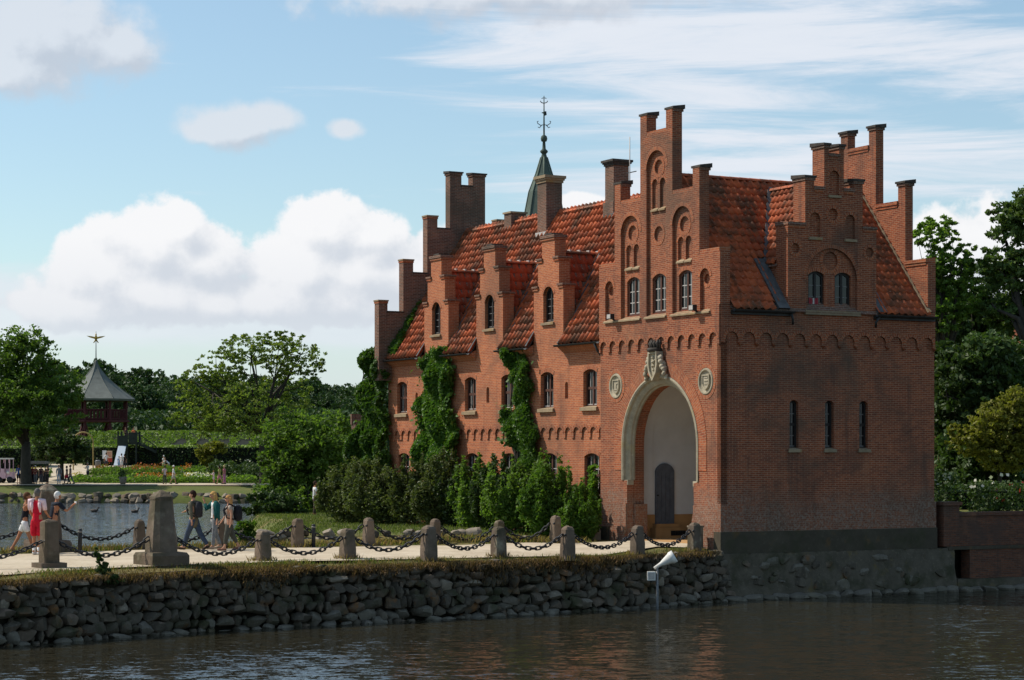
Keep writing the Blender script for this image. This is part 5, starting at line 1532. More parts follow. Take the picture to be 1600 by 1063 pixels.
mb.poly([(0, 0, c - 0.1), (0.12, 0, c - 0.05), (0.10, 0, c + 0.12), (0.03, 0, c + 0.1), (-0.12, 0, c + 0.05), (-0.02, 0, c)], IRON); mb.poly([(0, 0.02, c - 0.1), (0.12, 0.02, c - 0.05), (0.10, 0.02, c + 0.12), (0.03, 0.02, c + 0.1), (-0.12, 0.02, c + 0.05), (-0.02, 0.02, c)], IRON)
mb.build('weathervane', sp)

# small battlemented brick tower at the far end of the wing
Yt = 94.0; tx = at(562, Yt); s_ = Yt / FPX
bt = empty('corner_turret', (tx, Yt, 0), TH, label='small battlemented brick turret peeping out beside the far ivy', cat='turret')
mb = MB(); zt = EYE + (HOR - 688) * s_; zb_ = EYE + (HOR - 655) * s_
mb.lathe([(0.30, -1.0), (0.30, zt - 0.1), (0.37, zt + 0.1), (0.37, zb_ - 0.25)], BRICKD, n=10, smooth=False); mb.build('wall', bt)
for k in range(5):
    a = 2 * math.pi * (k + 0.3) / 5; mb = MB(); M = Matrix.Rotation(a, 3, 'Z')
    mb.box(0.22, 0.39, -0.12, 0.12, zb_ - 0.25, zb_ + 0.22, BRICKD); mb.v = [tuple(M @ Vector(v)) for v in mb.v]; mb.build('merlon', bt)

# red roofed house beyond the garden trees
Yh = 128.0; hx = at(1560, Yh)
hs = empty('garden_house', (hx, Yh, TERR), 0, label='red tiled house roof glimpsed through the garden trees at right', cat='house')
mb = MB(); mb.box(-9, 12, 0, 9, 0, 6.2, BRICKW); mb.build('wall', hs)
mb = MB(); mb.faces([(-9.4, -0.5, 6.0), (12.4, -0.5, 6.0), (12.4, 4.5, 10.4), (-9.4, 4.5, 10.4), (-9.4, 9.5, 6.0), (12.4, 9.5, 6.0)], [(0, 1, 2, 3), (3, 2, 5, 4), (0, 3, 4), (1, 5, 2)], TILE)
for k in range(40): mb.bar((-9.3 + k * 0.55, -0.5, 6.02), (-9.3 + k * 0.55, 4.5, 10.42), 0.12, 0.06, TILE)
mb.build('roof', hs)
for x in (-6, -2, 2, 6, 10): mb = MB(); mb.box(x - 0.5, x + 0.5, -0.04, 0.02, 3.2, 5.0, GLASS); mb.build('window', hs)

# ------------------------------------------------------------------ far bank: stone edge, pavilion, structures
fb = empty('lake_bank', (-70, 194.4, WATER), 0, label='row of rounded boulders edging the far lake shore', cat='stone bank')
rr = random.Random(31); x = -62.0; far_small = []; fo = Vector(fb.location)
FBM = [boulder_mesh('stone', 300 + i, BOULDP if i < 3 else BOULDER, n=2) for i in range(6)]
while x < -21:
    for lv in range(2):
        q = rr.uniform(0.6, 1.15); o = link_mesh('stone', rr.choice(FBM), fb, loc=Vector((x + rr.uniform(-.2, .2), 194.2 + 0.5 * math.sin(x * .8) + lv * 0.45, WATER + 0.12 + lv * 0.48)) - fo)
        o.scale = (q * 1.25, 0.9, q * 0.85); o.rotation_euler = (rr.uniform(-.2, .2), rr.uniform(-.3, .3), rr.uniform(0, 6))
    x += rr.uniform(0.62, 1.0)

REDW = mat_plain('dark_red_timber', (0.075, 0.014, 0.013), 0.7, 0.3, 3); ROOFG = mat_plain('grey_shingle', (0.125, 0.135, 0.12), 0.8, 0.18, 1.5); GOLD = mat_plain('gilded_metal', (0.42, 0.26, 0.05), 0.35, 0.2, 5, metal=0.6)
Yp = 262.0; s_ = Yp / FPX; pxx = at(150, Yp); gz = farz(0, Yp); pz = lambda py: EYE + (HOR - py) * s_ - gz
pav = empty('pavilion', (pxx, Yp, gz), R(14), label='dark red timber lookout pavilion under a swooping grey tent roof', cat='pavilion')
mb = MB(); n = 28; prof = []
for k in range(11):
    t = k / 10; prof.append((0.10 + 4.95 * (t ** 1.55), pz(563 + 61 * t)))
prof = prof[::-1]
mb.lathe([(4.95, pz(627)), prof[0]] + prof[1:] + [(0.03, pz(562))], ROOFG, n=8, smooth=False, ph=0.5)
for k in range(8):
    a = 2 * math.pi * (k + 0.5) / 8; mb.tube([(r_ * math.cos(a), r_ * math.sin(a), z) for r_, z in prof], 0.05, ROOFG, 4)
mb.build('roof', pav)
for k in range(8):
    a = 2 * math.pi * (k + 0.5) / 8; c, s2 = math.cos(a), math.sin(a)
    mb = MB(); mb.tube([(3.9 * c, 3.9 * s2, 0), (3.9 * c, 3.9 * s2, pz(626))], 0.17, REDW, 6, False); mb.build('post', pav)
    mb = MB(); a2 = a + math.pi / 4
    for z in (pz(641), pz(655)): mb.bar((3.9 * c, 3.9 * s2, z), (3.9 * math.cos(a2), 3.9 * math.sin(a2), z), 0.12, 0.16, REDW)
    for q in range(7):
        f = (q + 0.5) / 7; x = 3.9 * (c + (math.cos(a2) - c) * f); y = 3.9 * (s2 + (math.sin(a2) - s2) * f); mb.box(x - 0.12, x + 0.12, y - 0.06, y + 0.06, pz(655), pz(641), REDW)
    mb.build('railing', pav)
    mb = MB(); m_ = ((c + math.cos(a2)) / 2 * 3.9, (s2 + math.sin(a2)) / 2 * 3.9)
    mb.bar((3.9 * c, 3.9 * s2, pz(661)), (m_[0], m_[1], 0.4), 0.16, 0.16, REDW); mb.bar((3.9 * math.cos(a2), 3.9 * math.sin(a2), pz(661)), (m_[0], m_[1], 0.4), 0.16, 0.16, REDW); mb.build('brace', pav)
mb = MB(); mb.lathe([(4.3, pz(660)), (4.3, pz(657))], REDW, n=8, smooth=False, ph=0.5); mb.build('floor', pav)
fin = MB(); fin.tube([(0, 0, pz(564)), (0, 0, pz(518))], [0.07, 0.03], STEEL, 6); fi = fin.build('finial_pole', pav)
mb = MB(); mb.lathe([(0.02, pz(534)), (0.16, pz(530)), (0.18, pz(527)), (0.08, pz(524)), (0.1, pz(522.5)), (0.02, pz(521))], GOLD, n=8)
for sg in (-1, 1):
    z = pz(527); mb.faces([(sg * 0.1, -0.05, z), (sg * 0.5, -0.05, z + 0.10), (sg * 1.15, -0.05, z + 0.16), (sg * 0.75, -0.05, z - 0.05), (sg * 0.15, -0.05, z - 0.22), (sg * 0.1, 0.08, z), (sg * 0.5, 0.08, z + 0.10), (sg * 1.15, 0.08, z + 0.16), (sg * 0.75, 0.08, z - 0.05), (sg * 0.15, 0.08, z - 0.22)],
        [(0, 1, 2, 3, 4), (9, 8, 7, 6, 5), (0, 5, 6, 1), (1, 6, 7, 2), (2, 7, 8, 3), (3, 8, 9, 4)], GOLD if sg else CAPST)
    mb.tube([(0, 0, z - 0.3), (sg * 0.3, 0, z - 0.72)], [0.10, 0.05], GOLD, 5)
mb.build('gilded_bird', fi)

Yk = 236.0; s_ = Yk / FPX; kz = lambda py: EYE + (HOR - py) * s_ - farz(0, Yk)
PALEB = mat_plain('pale_blue_panel', (0.50, 0.56, 0.62), 0.5, 0.06, 2); DKGREEN = mat_plain('dark_green_timber', (0.018, 0.026, 0.020), 0.7, 0.3, 3)
sl = empty('lookout_slide', (at(194, Yk), Yk, farz(0, Yk)), 0, label='dark lookout stair tower with a pale blue slide front standing in the hedge', cat='slide tower')
mb = MB(); k_ = lambda px: (px - 194) * s_
mb.faces([(k_(186), -3.2, 0.1), (k_(199), -3.2, 0.1), (k_(200), -1.2, kz(697)), (k_(188), -1.2, kz(697)), (k_(186), -3.0, -0.1), (k_(199), -3.0, -0.1), (k_(200), -1.0, kz(697)), (k_(188), -1.0, kz(697))], [(0, 1, 2, 3), (7, 6, 5, 4), (0, 4, 5, 1), (1, 5, 6, 2), (2, 6, 7, 3), (3, 7, 4, 0)], PALEB); mb.build('slide_panel', sl)
mb = MB(); mb.box(k_(188), k_(214), -0.9, 1.2, kz(695), kz(692), DKGREEN); mb.box(k_(187), k_(201), -1.0, -0.9, kz(697), kz(681), DKGREEN); mb.build('platform', sl)
for (px, y) in ((187, -0.9), (201, -0.9), (215, -0.9), (187, 1.2), (215, 1.2)): mb = MB(); mb.box(k_(px) - 0.09, k_(px) + 0.09, y - 0.09, y + 0.09, -0.3, kz(674), DKGREEN); mb.build('post', sl)
mb = MB(); mb.box(k_(203), k_(214), -0.95, -0.85, kz(692), kz(676), DKGREEN); mb.build('parapet', sl)
mb = MB()
for k in range(9): f = k / 9; mb.box(k_(215 + 30 * f), k_(215 + 30 * f) + 0.3, -0.6, 0.9, kz(692 + 14 * f), kz(691 + 14 * f), DKGREEN)
mb.bar((k_(215), -0.7, kz(676)), (k_(246), -0.7, kz(698)), 0.08, 0.08, DKGREEN); mb.bar((k_(215), -0.7, kz(692)), (k_(246), -0.7, kz(707)), 0.08, 0.25, DKGREEN)
for k in range(6): mb.bar((k_(216 + 6 * k), -0.7, kz(677 + 4.3 * k)), (k_(216 + 6 * k), -0.7, kz(693 + 3 * k)), 0.06, 0.06, DKGREEN)
mb.build('stair', sl)
SIGNR = mat_plain('red_sign', (0.42, 0.05, 0.03), 0.6, 0.1); SIGNC = mat_plain('cream_sign', (0.62, 0.42, 0.27), 0.6, 0.15, 3); WHITE = mat_plain('white_sign', (0.78, 0.77, 0.74), 0.6, 0.05)
Yg = 232.0; s_ = Yg / FPX; gz = farz(0, Yg); qz = lambda py: EYE + (HOR - py) * s_ - gz
sg_ = empty('notice_board', (at(168, Yg), Yg, gz), 0, label='double notice board, white on the left and cream over red on the right', cat='sign')
mb = MB(); mb.box(-0.56, -0.12, 0, 0.08, qz(717), qz(704), WHITE); mb.build('white_board', sg_)
mb = MB(); mb.box(-0.08, 0.50, 0, 0.08, qz(716), qz(704.5), SIGNC); mb.build('cream_board', sg_); mb = MB(); mb.box(-0.08, 0.50, 0, 0.08, qz(722), qz(716.2), SIGNR); mb.build('red_board', sg_)
for x in (-0.5, 0.44): mb = MB(); mb.box(x - 0.05, x + 0.05, 0.09, 0.17, -0.2, qz(705), DKGREEN); mb.build('leg', sg_)
mb = MB()
for k in range(4): mb.box(-0.02, 0.44, -0.006, 0, qz(714 - 2 * k), qz(713.2 - 2 * k), SIGNR)
mb.build('printed_lines', sg_)
hp = empty('garden_hoop', (at(130, 228), 228, farz(0, 228)), 0, label='yellow arched hoop over the garden entrance beside the dark round tree', cat='arch')
mb = MB(); s_ = 228 / FPX; r_ = 15.5 * s_; hz_ = EYE + (HOR - 691) * s_ - farz(0, 228)
mb.tube([(-r_, 0, 0)] + [(r_ * math.cos(math.pi - math.pi * k / 16), 0, hz_ + r_ * math.sin(math.pi * k / 16)) for k in range(17)] + [(r_, 0, 0)], 0.07, mat_plain('straw_rope', (0.33, 0.24, 0.09), 0.8, 0.2, 4), 6); mb.build('hoop', hp)
bn = empty('litter_bin', (at(153, 229), 229, farz(0, 229)), 0, label='grey litter bin left of the notice board', cat='bin'); mb = MB(); mb.lathe([(0.28, 0), (0.32, 0.9), (0.34, 0.92), (0.34, 1.0), (0.2, 1.12)], STEEL, n=12); mb.build('body', bn); mb = MB(); mb.lathe([(0.35, 1.0), (0.36, 1.04)], IRON, n=12); mb.build('rim', bn)

# park train: pink wagon and canopy car
PINK = mat_plain('pink_paint', (0.62, 0.42, 0.50), 0.5, 0.08, 2)
s_ = 206 / FPX; vz = lambda py: EYE + (HOR - py) * s_ - farz(0, 206)
tw = empty('park_wagon', (at(5, 208), 208, farz(0, 208) + 0.1), 0, label='pink open park wagon with a flat pale roof at the left edge', cat='wagon')
k_ = lambda px: (px - 5) * s_
mb = MB(); mb.box(k_(-22), k_(12), -0.8, 0.8, 0.42, 1.38, PINK); mb.box(k_(12), k_(22), -0.7, 0.7, 0.42, 1.05, PINK); mb.build('body', tw)
mb = MB(); mb.box(k_(-22), k_(19), -0.9, 0.9, 2.3, 2.42, WHITE); mb.build('canopy', tw)
for px in (-21, -5, 3, 11, 18): mb = MB(); mb.box(k_(px) - 0.04, k_(px) + 0.04, -0.8, -0.72, 1.0, 2.3, PINK); mb.box(k_(px) - 0.04, k_(px) + 0.04, 0.72, 0.8, 1.0, 2.3, PINK); mb.build('pillar', tw)
mb = MB(); mb.box(k_(4), k_(13), -0.3, 0.3, 1.382, 1.95, DARKIN); mb.build('seat', tw)
for px in (-14, 2, 18):
    for y in (-0.72, 0.72): mb = MB(); mb.lathe([(0.12, -0.08), (0.30, -0.08), (0.30, 0.08), (0.12, 0.08)], IRON, n=12); mb.v = [(a + k_(px), c + y, b + 0.3) for a, b, c in mb.v]; mb.build('wheel', tw)
mb = MB(); mb.lathe([(0.02, 0), (0.16, 0.02), (0.18, 0.06)], WHITE, n=10); mb.v = [(a + k_(16), -0.72 - c, b + 1.0) for a, b, c in mb.v]; mb.build('headlight', tw)
cc = empty('canopy_cart', (at(61, 210), 210, farz(0, 210) + 0.1), 0, label='dark cart under a grey flat canopy behind the tree trunk', cat='cart')
k_ = lambda px: (px - 61) * 210 / FPX; s_ = 210 / FPX; vz = lambda py: EYE + (HOR - py) * s_ - farz(0, 210) - 0.1
mb = MB(); mb.box(k_(47), k_(75), -0.8, 0.8, vz(725), vz(721.5), STEEL); mb.box(k_(49), k_(73), -0.7, 0.7, vz(721.5), vz(720.8), STEEL); mb.build('canopy', cc)
for px in (49, 73):
    for y in (-0.7, 0.7): mb = MB(); mb.box(k_(px) - 0.04, k_(px) + 0.04, y - 0.04, y + 0.04, 0.5, vz(725), IRON); mb.build('pillar', cc)
mb = MB(); mb.box(k_(48), k_(74), -0.7, 0.7, 0.4, 1.1, DKGREEN); mb.build('body', cc)
for px in (53, 69):
    for y in (-0.72, 0.72): mb = MB(); mb.lathe([(0.12, -0.08), (0.30, -0.08), (0.30, 0.08), (0.12, 0.08)], IRON, n=12); mb.v = [(a + k_(px), c + y, b + 0.3) for a, b, c in mb.v]; mb.build('wheel', cc)
# sacks of plants on the promenade, ducks on the lake
pt = empty('planter', (at(192, 203.2), 203.2, farz(0, 203.2) + 0.1), 0, label='pale round planter with a dark bush on the far promenade', cat='planter'); mb = MB(); mb.lathe([(0.24, 0), (0.34, 0.35), (0.40, 0.7), (0.36, 0.72)], BOULDP, n=10); mb.build('pot', pt)
DUCK = mat_plain('duck_feathers', (0.045, 0.035, 0.028), 0.7, 0.4, 6)
for (px, py, lab) in ((148, 800, 'dark duck swimming on the lake, left of the two'), (211, 801, 'dark duck swimming on the lake beside the obelisk')):
    Yd = dist_of(py, WATER); d_ = empty('duck', (at(px, Yd), Yd, WATER), 0, label=lab, cat='duck')
    mb = MB(); mb.tube([(-0.34, 0, 0.17), (-0.22, 0, 0.10), (-0.05, 0, 0.07), (0.12, 0, 0.08), (0.2, 0, 0.14), (0.24, 0, 0.24), (0.26, 0, 0.33), (0.33, 0, 0.35), (0.38, 0, 0.34)], [0.02, 0.10, 0.16, 0.14, 0.08, 0.055, 0.065, 0.05, 0.02], DUCK, 8); mb.build('body', d_)
# ------------------------------------------------------------------ vegetation
def fast_mesh(name, verts, nper, mat, smooth=False):
    """verts: (n*nper, 3) array, one face for every nper vertices"""
    verts = np.asarray(verts, np.float32); nv = len(verts); nf = nv // nper
    me = bpy.data.meshes.new(name); me.vertices.add(nv); me.vertices.foreach_set('co', verts.ravel())
    me.loops.add(nv); me.loops.foreach_set('vertex_index', np.arange(nv, dtype=np.int32))
    me.polygons.add(nf); me.polygons.foreach_set('loop_start', np.arange(0, nv, nper, dtype=np.int32))
    me.materials.append(mat); me.update(calc_edges=True); me.validate()
    return me
def unit(a): return a / np.maximum(np.linalg.norm(a, axis=1, keepdims=True), 1e-6)
def leaf_quads(c, size, rng, up=0.5, aspect=0.6, out=None):
    """leaf-shaped kites at centres c, their normals leaning upwards (and along out)"""
    n = len(c); nr = rng.normal(0, 1, (n, 3)); nr = unit(nr) * 0.9 + np.array([0, 0, up])
    if out is not None: nr = nr + out * 0.6
    nr = unit(nr); t = unit(np.cross(nr, rng.normal(0, 1, (n, 3)))); b = np.cross(nr, t)
    s = (size * rng.uniform(0.6, 1.4, (n, 1)))
    droop = nr * (-0.12) * s
    v = np.stack([c - t * s * 0.55 + droop, c + b * s * aspect * 0.5, c + t * s * 0.55 + droop, c - b * s * aspect * 0.5], 1)
    return v.reshape(-1, 3)
def crown_points(ells, n, rng, puffs=26, pr=0.26, fill=0.35, flat=0.7):
    """points of foliage: each ellipsoid holds puffs near its shell, and each puff is a small cloud"""
    vol = np.array([e[3] * e[4] * e[5] for e in ells]) ** 0.72; vol = vol / vol.sum(); out = []; centres = []
    for e, f in zip(ells, vol):
        c = np.array(e[:3]); r = np.array(e[3:6]); k = max(5, int(puffs * f * len(ells)))
        d = unit(rng.normal(0, 1, (k, 3))); rad = np.where(rng.random(k) < fill, rng.uniform(0.1, 0.7, k), rng.uniform(0.72, 1.0, k))[:, None]
        pc = c + d * rad * r; centres.append(pc)
        m = int(n * f / k) + 1
        for p in pc:
            q = rng.uniform(0.65, 1.25) * pr * r.min() ** 0.5 * r.mean() ** 0.5
            g = rng.normal(0, 1, (m, 3)); g = unit(g) * (rng.random((m, 1)) ** 0.45) * q * np.array([1.15, 1.15, flat])
            out.append(p + g)
    return np.concatenate(out), np.concatenate(centres)
BARK = mat_stone('tree_bark', [(0.055, 0.045, 0.034), (0.045, 0.038, 0.03), (0.07, 0.06, 0.045)], 5)
LMID = mat_leaf('leaf_mid', (0.115, 0.203, 0.038), (0.155, 0.236, 0.046), (0.203, 0.257, 0.054), 0.55)
LLIGHT = mat_leaf('leaf_light', (0.10, 0.14, 0.028), (0.125, 0.16, 0.035), (0.16, 0.165, 0.04))
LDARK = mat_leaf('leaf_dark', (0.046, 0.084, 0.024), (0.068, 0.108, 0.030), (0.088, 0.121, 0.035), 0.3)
LFOREST = mat_leaf('leaf_forest', (0.034, 0.072, 0.023), (0.055, 0.098, 0.029), (0.078, 0.117, 0.034), 0.25)
LIVY = mat_leaf('leaf_ivy', (0.060, 0.130, 0.020), (0.092, 0.171, 0.027), (0.148, 0.213, 0.041), 0.35, 0.5)
LOLIVE = mat_leaf('leaf_olive', (0.091, 0.117, 0.036), (0.117, 0.143, 0.044), (0.156, 0.156, 0.055), 0.35)
LBRIGHT = mat_leaf('leaf_bright', (0.090, 0.179, 0.025), (0.126, 0.215, 0.032), (0.179, 0.233, 0.044), 0.42)
LYEL = mat_leaf('leaf_yellow_green', (0.187, 0.187, 0.031), (0.231, 0.220, 0.037), (0.154, 0.176, 0.031), 0.4)
LHEDGE = mat_leaf('hedge_leaf_lit', (0.156, 0.240, 0.034), (0.192, 0.282, 0.041), (0.216, 0.288, 0.048), 0.3)  # sunlight on hedge tops and slopes put into a lighter leaf colour
LHEDGESHADE = mat_leaf('hedge_leaf_shade', (0.048, 0.082, 0.019), (0.060, 0.098, 0.022), None, 0.12)  # same leaf, with the shade of the hedge fronts put into its colour
TWIGSHADE = mat_plain('hedge_twig_shade', (0.006, 0.009, 0.004), 0.95, 0.3, 2)  # near-black core, the shade inside the hedge openings put into its colour
GDRY = mat_leaf('dry_grass_blade', (0.27, 0.185, 0.09), (0.35, 0.25, 0.13), (0.16, 0.15, 0.055), 0.4, 0.8)
GBROWN = mat_leaf('brown_turf_blade', (0.15, 0.092, 0.042), (0.20, 0.125, 0.058), (0.085, 0.075, 0.03), 0.35, 0.8)
GGREEN = mat_leaf('green_grass_blade', (0.12, 0.17, 0.04), (0.17, 0.20, 0.055), (0.24, 0.21, 0.07), 0.4, 0.7)

def limbs(mb, base, centres, r0, fork, rng, nl=9, lean=(0, 0)):
    """trunk to a fork, limbs bending out to some of the puffs, finer branches to others"""
    base = np.array(base, float); f = np.array([base[0] + lean[0], base[1] + lean[1], fork])
    mid = base * 0.5 + f * 0.5 + np.array([rng.normal(0, 0.05), rng.normal(0, 0.05), 0]) * (fork - base[2]) * 0.3
    mb.tube([base - np.array([0, 0, 0.3]), base + np.array([0, 0, 0.25]), mid, f], [r0 * 1.5, r0 * 1.05, r0 * 0.9, r0 * 0.75], BARK, 9)
    idx = rng.permutation(len(centres))
    mains = []
    for i in idx[:nl]:
        p = centres[i]; d = p - f; m = f + d * 0.45 + np.array([0, 0, np.linalg.norm(d) * 0.10]) + rng.normal(0, 0.04, 3) * np.linalg.norm(d)
        q = f + d * 0.75 + np.array([0, 0, np.linalg.norm(d) * 0.06]) + rng.normal(0, 0.03, 3) * np.linalg.norm(d)
        mb.tube([f - np.array([0, 0, r0]), m, q, p], [r0 * 0.5, r0 * 0.32, r0 * 0.2, r0 * 0.07], BARK, 6); mains.append((m, q))
    for i in idx[nl:nl * 5]:
        p = centres[i]; m, q = min(mains, key=lambda a: np.linalg.norm((a[0] + a[1]) / 2 - p)); s_ = m if rng.random() < .5 else q
        h = (s_ + p) / 2 + rng.normal(0, 0.06, 3) * np.linalg.norm(p - s_)
        mb.tube([s_, h, p], [r0 * 0.16, r0 * 0.09, r0 * 0.03], BARK, 4)
def tree(name, lab, loc_, ells, n, lsize, mat, seed, r0=0.3, fork=None, puffs=26, pr=0.26, nl=9, cat='tree', group=None, up=0.5, lean=(0, 0), fill=0.35, flat=0.7, aspect=0.6):
    rng = np.random.default_rng(seed); L = np.array(loc_)
    e = empty(name, loc_, 0, label=lab, cat=cat, group=group)
    el = [(x - L[0], y - L[1], z - L[2], a, b, c) for (x, y, z, a, b, c) in ells]
    pts, cen = crown_points(el, n, rng, puffs, pr, fill, flat)
    link_mesh('crown', fast_mesh('crown', leaf_quads(pts, lsize, rng, up, aspect), 4, mat), e)
    if r0:
        mb = MB(); fk = fork - L[2] if fork is not None else 1.0
        limbs(mb, (0, 0, 0), cen, r0, fk, rng, nl, lean); mb.build('trunk' if cat == 'tree' else 'stem', e)
    return e
def pe(px, py, rx, ry, Yd, dy=0.0, depth=0.8):
    """ellipsoid seen at photo column and row with pixel radii, at distance Yd"""
    s_ = (Yd + dy) / FPX
    return (at(px, Yd + dy), Yd + dy, EYE + (HOR - py) * s_, rx * s_, max(rx, ry) * s_ * depth, ry * s_)

# large trees on the far shore
Ya = 204.0
tree('broad_tree', 'leafy green tree with thick dark trunk at the left edge of the promenade', (at(41, Ya), Ya, farz(0, Ya)),
     [pe(25, 560, 58, 48, Ya), pe(-25, 600, 60, 70, Ya), pe(85, 608, 48, 34, Ya), pe(30, 625, 55, 40, Ya, -3), pe(95, 640, 38, 26, Ya, -2), pe(75, 575, 30, 26, Ya, 2), pe(60, 665, 45, 22, Ya, -4), pe(0, 660, 40, 30, Ya), pe(40, 535, 40, 22, Ya), pe(112, 618, 22, 16, Ya)],
     26000, 0.32, LMID, 1, 0.55, EYE + (HOR - 690) * Ya / FPX, 80, 0.27, 10)
Yb = 206.0
tree('feathery_tree', 'tall airy tree with bare branches and thin yellow-green crown beside the round bush', (at(412, Yb), Yb, farz(0, Yb)),
     [pe(400, 545, 62, 27, Yb), pe(455, 560, 55, 30, Yb), pe(345, 575, 42, 30, Yb), pe(320, 640, 55, 36, Yb), pe(385, 640, 55, 44, Yb, -3), pe(300, 600, 32, 22, Yb), pe(490, 580, 24, 14, Yb), pe(440, 620, 50, 42, Yb, 3), pe(285, 655, 24, 16, Yb), pe(360, 600, 45, 30, Yb), pe(440, 530, 38, 14, Yb), pe(340, 665, 40, 22, Yb, -2)],
     17000, 0.28, mat_leaf('leaf_feathery', (0.131, 0.194, 0.043), (0.188, 0.237, 0.053), (0.263, 0.263, 0.062), 0.55), 2, 0.42, EYE + (HOR - 672) * Yb / FPX, 110, 0.15, 16, lean=(-0.2, 0), fill=0.2, flat=0.5)
Yc = 118.0
tree('round_bush', 'big round-crowned green bush tree standing on the lawn by the lake', (at(480, Yc), Yc, -0.45),
     [pe(450, 690, 48, 52, Yc), pe(510, 690, 48, 50, Yc, 1), pe(440, 755, 42, 45, Yc), pe(520, 755, 45, 45, Yc, 1), pe(480, 720, 60, 70, Yc), pe(480, 785, 72, 26, Yc, -1), pe(425, 720, 22, 30, Yc)],
     30000, 0.20, LMID, 3, 0.25, 1.2, 120, 0.24, 10)
tree('low_bush', 'dark drooping bush hanging over the lake at the foot of the round tree', (at(415, 114), 114, -0.6),
     [pe(425, 785, 42, 16, 114), pe(402, 797, 24, 8, 114), pe(440, 800, 40, 10, 114), pe(395, 776, 14, 7, 114)], 4200, 0.24, LDARK, 4, 0.06, -0.1, 30, 0.3, 6, cat='shrub')
Yd_ = 214.0
tree('topiary_tree', 'low dark round-topped tree in the gravel court left of the hoop', (at(97, Yd_), Yd_, farz(0, Yd_)),
     [pe(95, 692, 44, 20, Yd_), pe(95, 708, 46, 17, Yd_), pe(70, 704, 22, 16, Yd_), pe(122, 702, 22, 16, Yd_)], 6000, 0.33, LDARK, 5, 0.22, EYE + (HOR - 712) * Yd_ / FPX, 50, 0.3, 6)
Ye = 228.0
tree('young_tree', 'small yellow-green tree standing in front of the clipped hedge', (at(332, Ye), Ye, farz(0, Ye)),
     [pe(322, 706, 18, 14, Ye), pe(338, 700, 16, 10, Ye), pe(326, 720, 14, 8, Ye)], 1800, 0.34, LYEL, 6, 0.08, EYE + (HOR - 722) * Ye / FPX, 22, 0.36, 5)

# forest behind
FM = []
for k in range(5):
    rng = np.random.default_rng(50 + k); el = [(0, 0, 10.5, 5.6, 5.6, 5.0), (2.8, 1, 8, 3.8, 4, 4), (-2.8, -1, 8.4, 3.8, 4, 4), (0.5, -2.6, 7, 4.2, 3.6, 4.4), (rng.uniform(-2, 2), 0, 13.6, 3.2, 3.2, 2.6)]
    pts, cen = crown_points(el, 6000, rng, 60, 0.24, 0.25)
    mb = MB(); limbs(mb, (0, 0, 0), cen, 0.45, 4.0, rng, 5)
    FM.append((fast_mesh('crown', leaf_quads(pts, 0.70, rng, 0.6), 4, LFOREST), mb.mesh('trunk')))
rr = random.Random(77)
def forest_tree(x, y, sc, k):
    e = empty('forest_tree', (x, y, farz(x, y) - 0.3), rr.uniform(0, 6.28), label='dark green deciduous tree in the woodland beyond the hedges', cat='tree', group='woodland trees on the skyline')
    e.scale = (sc, sc, sc * rr.uniform(0.92, 1.08))
    link_mesh('crown', FM[k][0], e); link_mesh('trunk', FM[k][1], e)
def top_row(px):
    tab = [(-60, 590), (60, 590), (100, 566), (150, 562), (180, 578), (220, 582), (290, 580), (330, 588), (500, 590), (640, 588), (1700, 600)]
    for (a, b), (c, d) in zip(tab, tab[1:]):
        if px <= c: return b + (d - b) * (px - a) / (c - a)
    return 595
for row, (yy, step, dp) in enumerate(((300, 19, 26), (330, 21, 8), (372, 20, 0))):
    px = -40 + row * 9
    while px < 660:
        y = yy + rr.uniform(-8, 8); zt = EYE + (HOR - top_row(px) - dp - rr.uniform(0, 9)) * y / FPX - farz(0, y) + 0.3
        forest_tree(at(px, y), y, zt / 16.0, rr.randrange(5)); px += step * rr.uniform(0.8, 1.25)
for px in range(1440, 1760, 26):
    y = rr.uniform(175, 230); forest_tree(at(px, y), y, rr.uniform(0.75, 0.95), rr.randrange(5))
mw = MB(); 
rng = np.random.default_rng(90)                              # undergrowth that closes the wood below the crowns
bx = np.stack([rng.uniform(at(-80, 300), at(680, 300), 16000), rng.uniform(276, 296, 16000), 2.2 + 6.5 * rng.random(16000) ** 1.2], 1)
link_mesh('woodland_undergrowth', fast_mesh('woodland_undergrowth', leaf_quads(bx, 0.75, rng, 0.3), 4, LFOREST), None, kind='stuff')

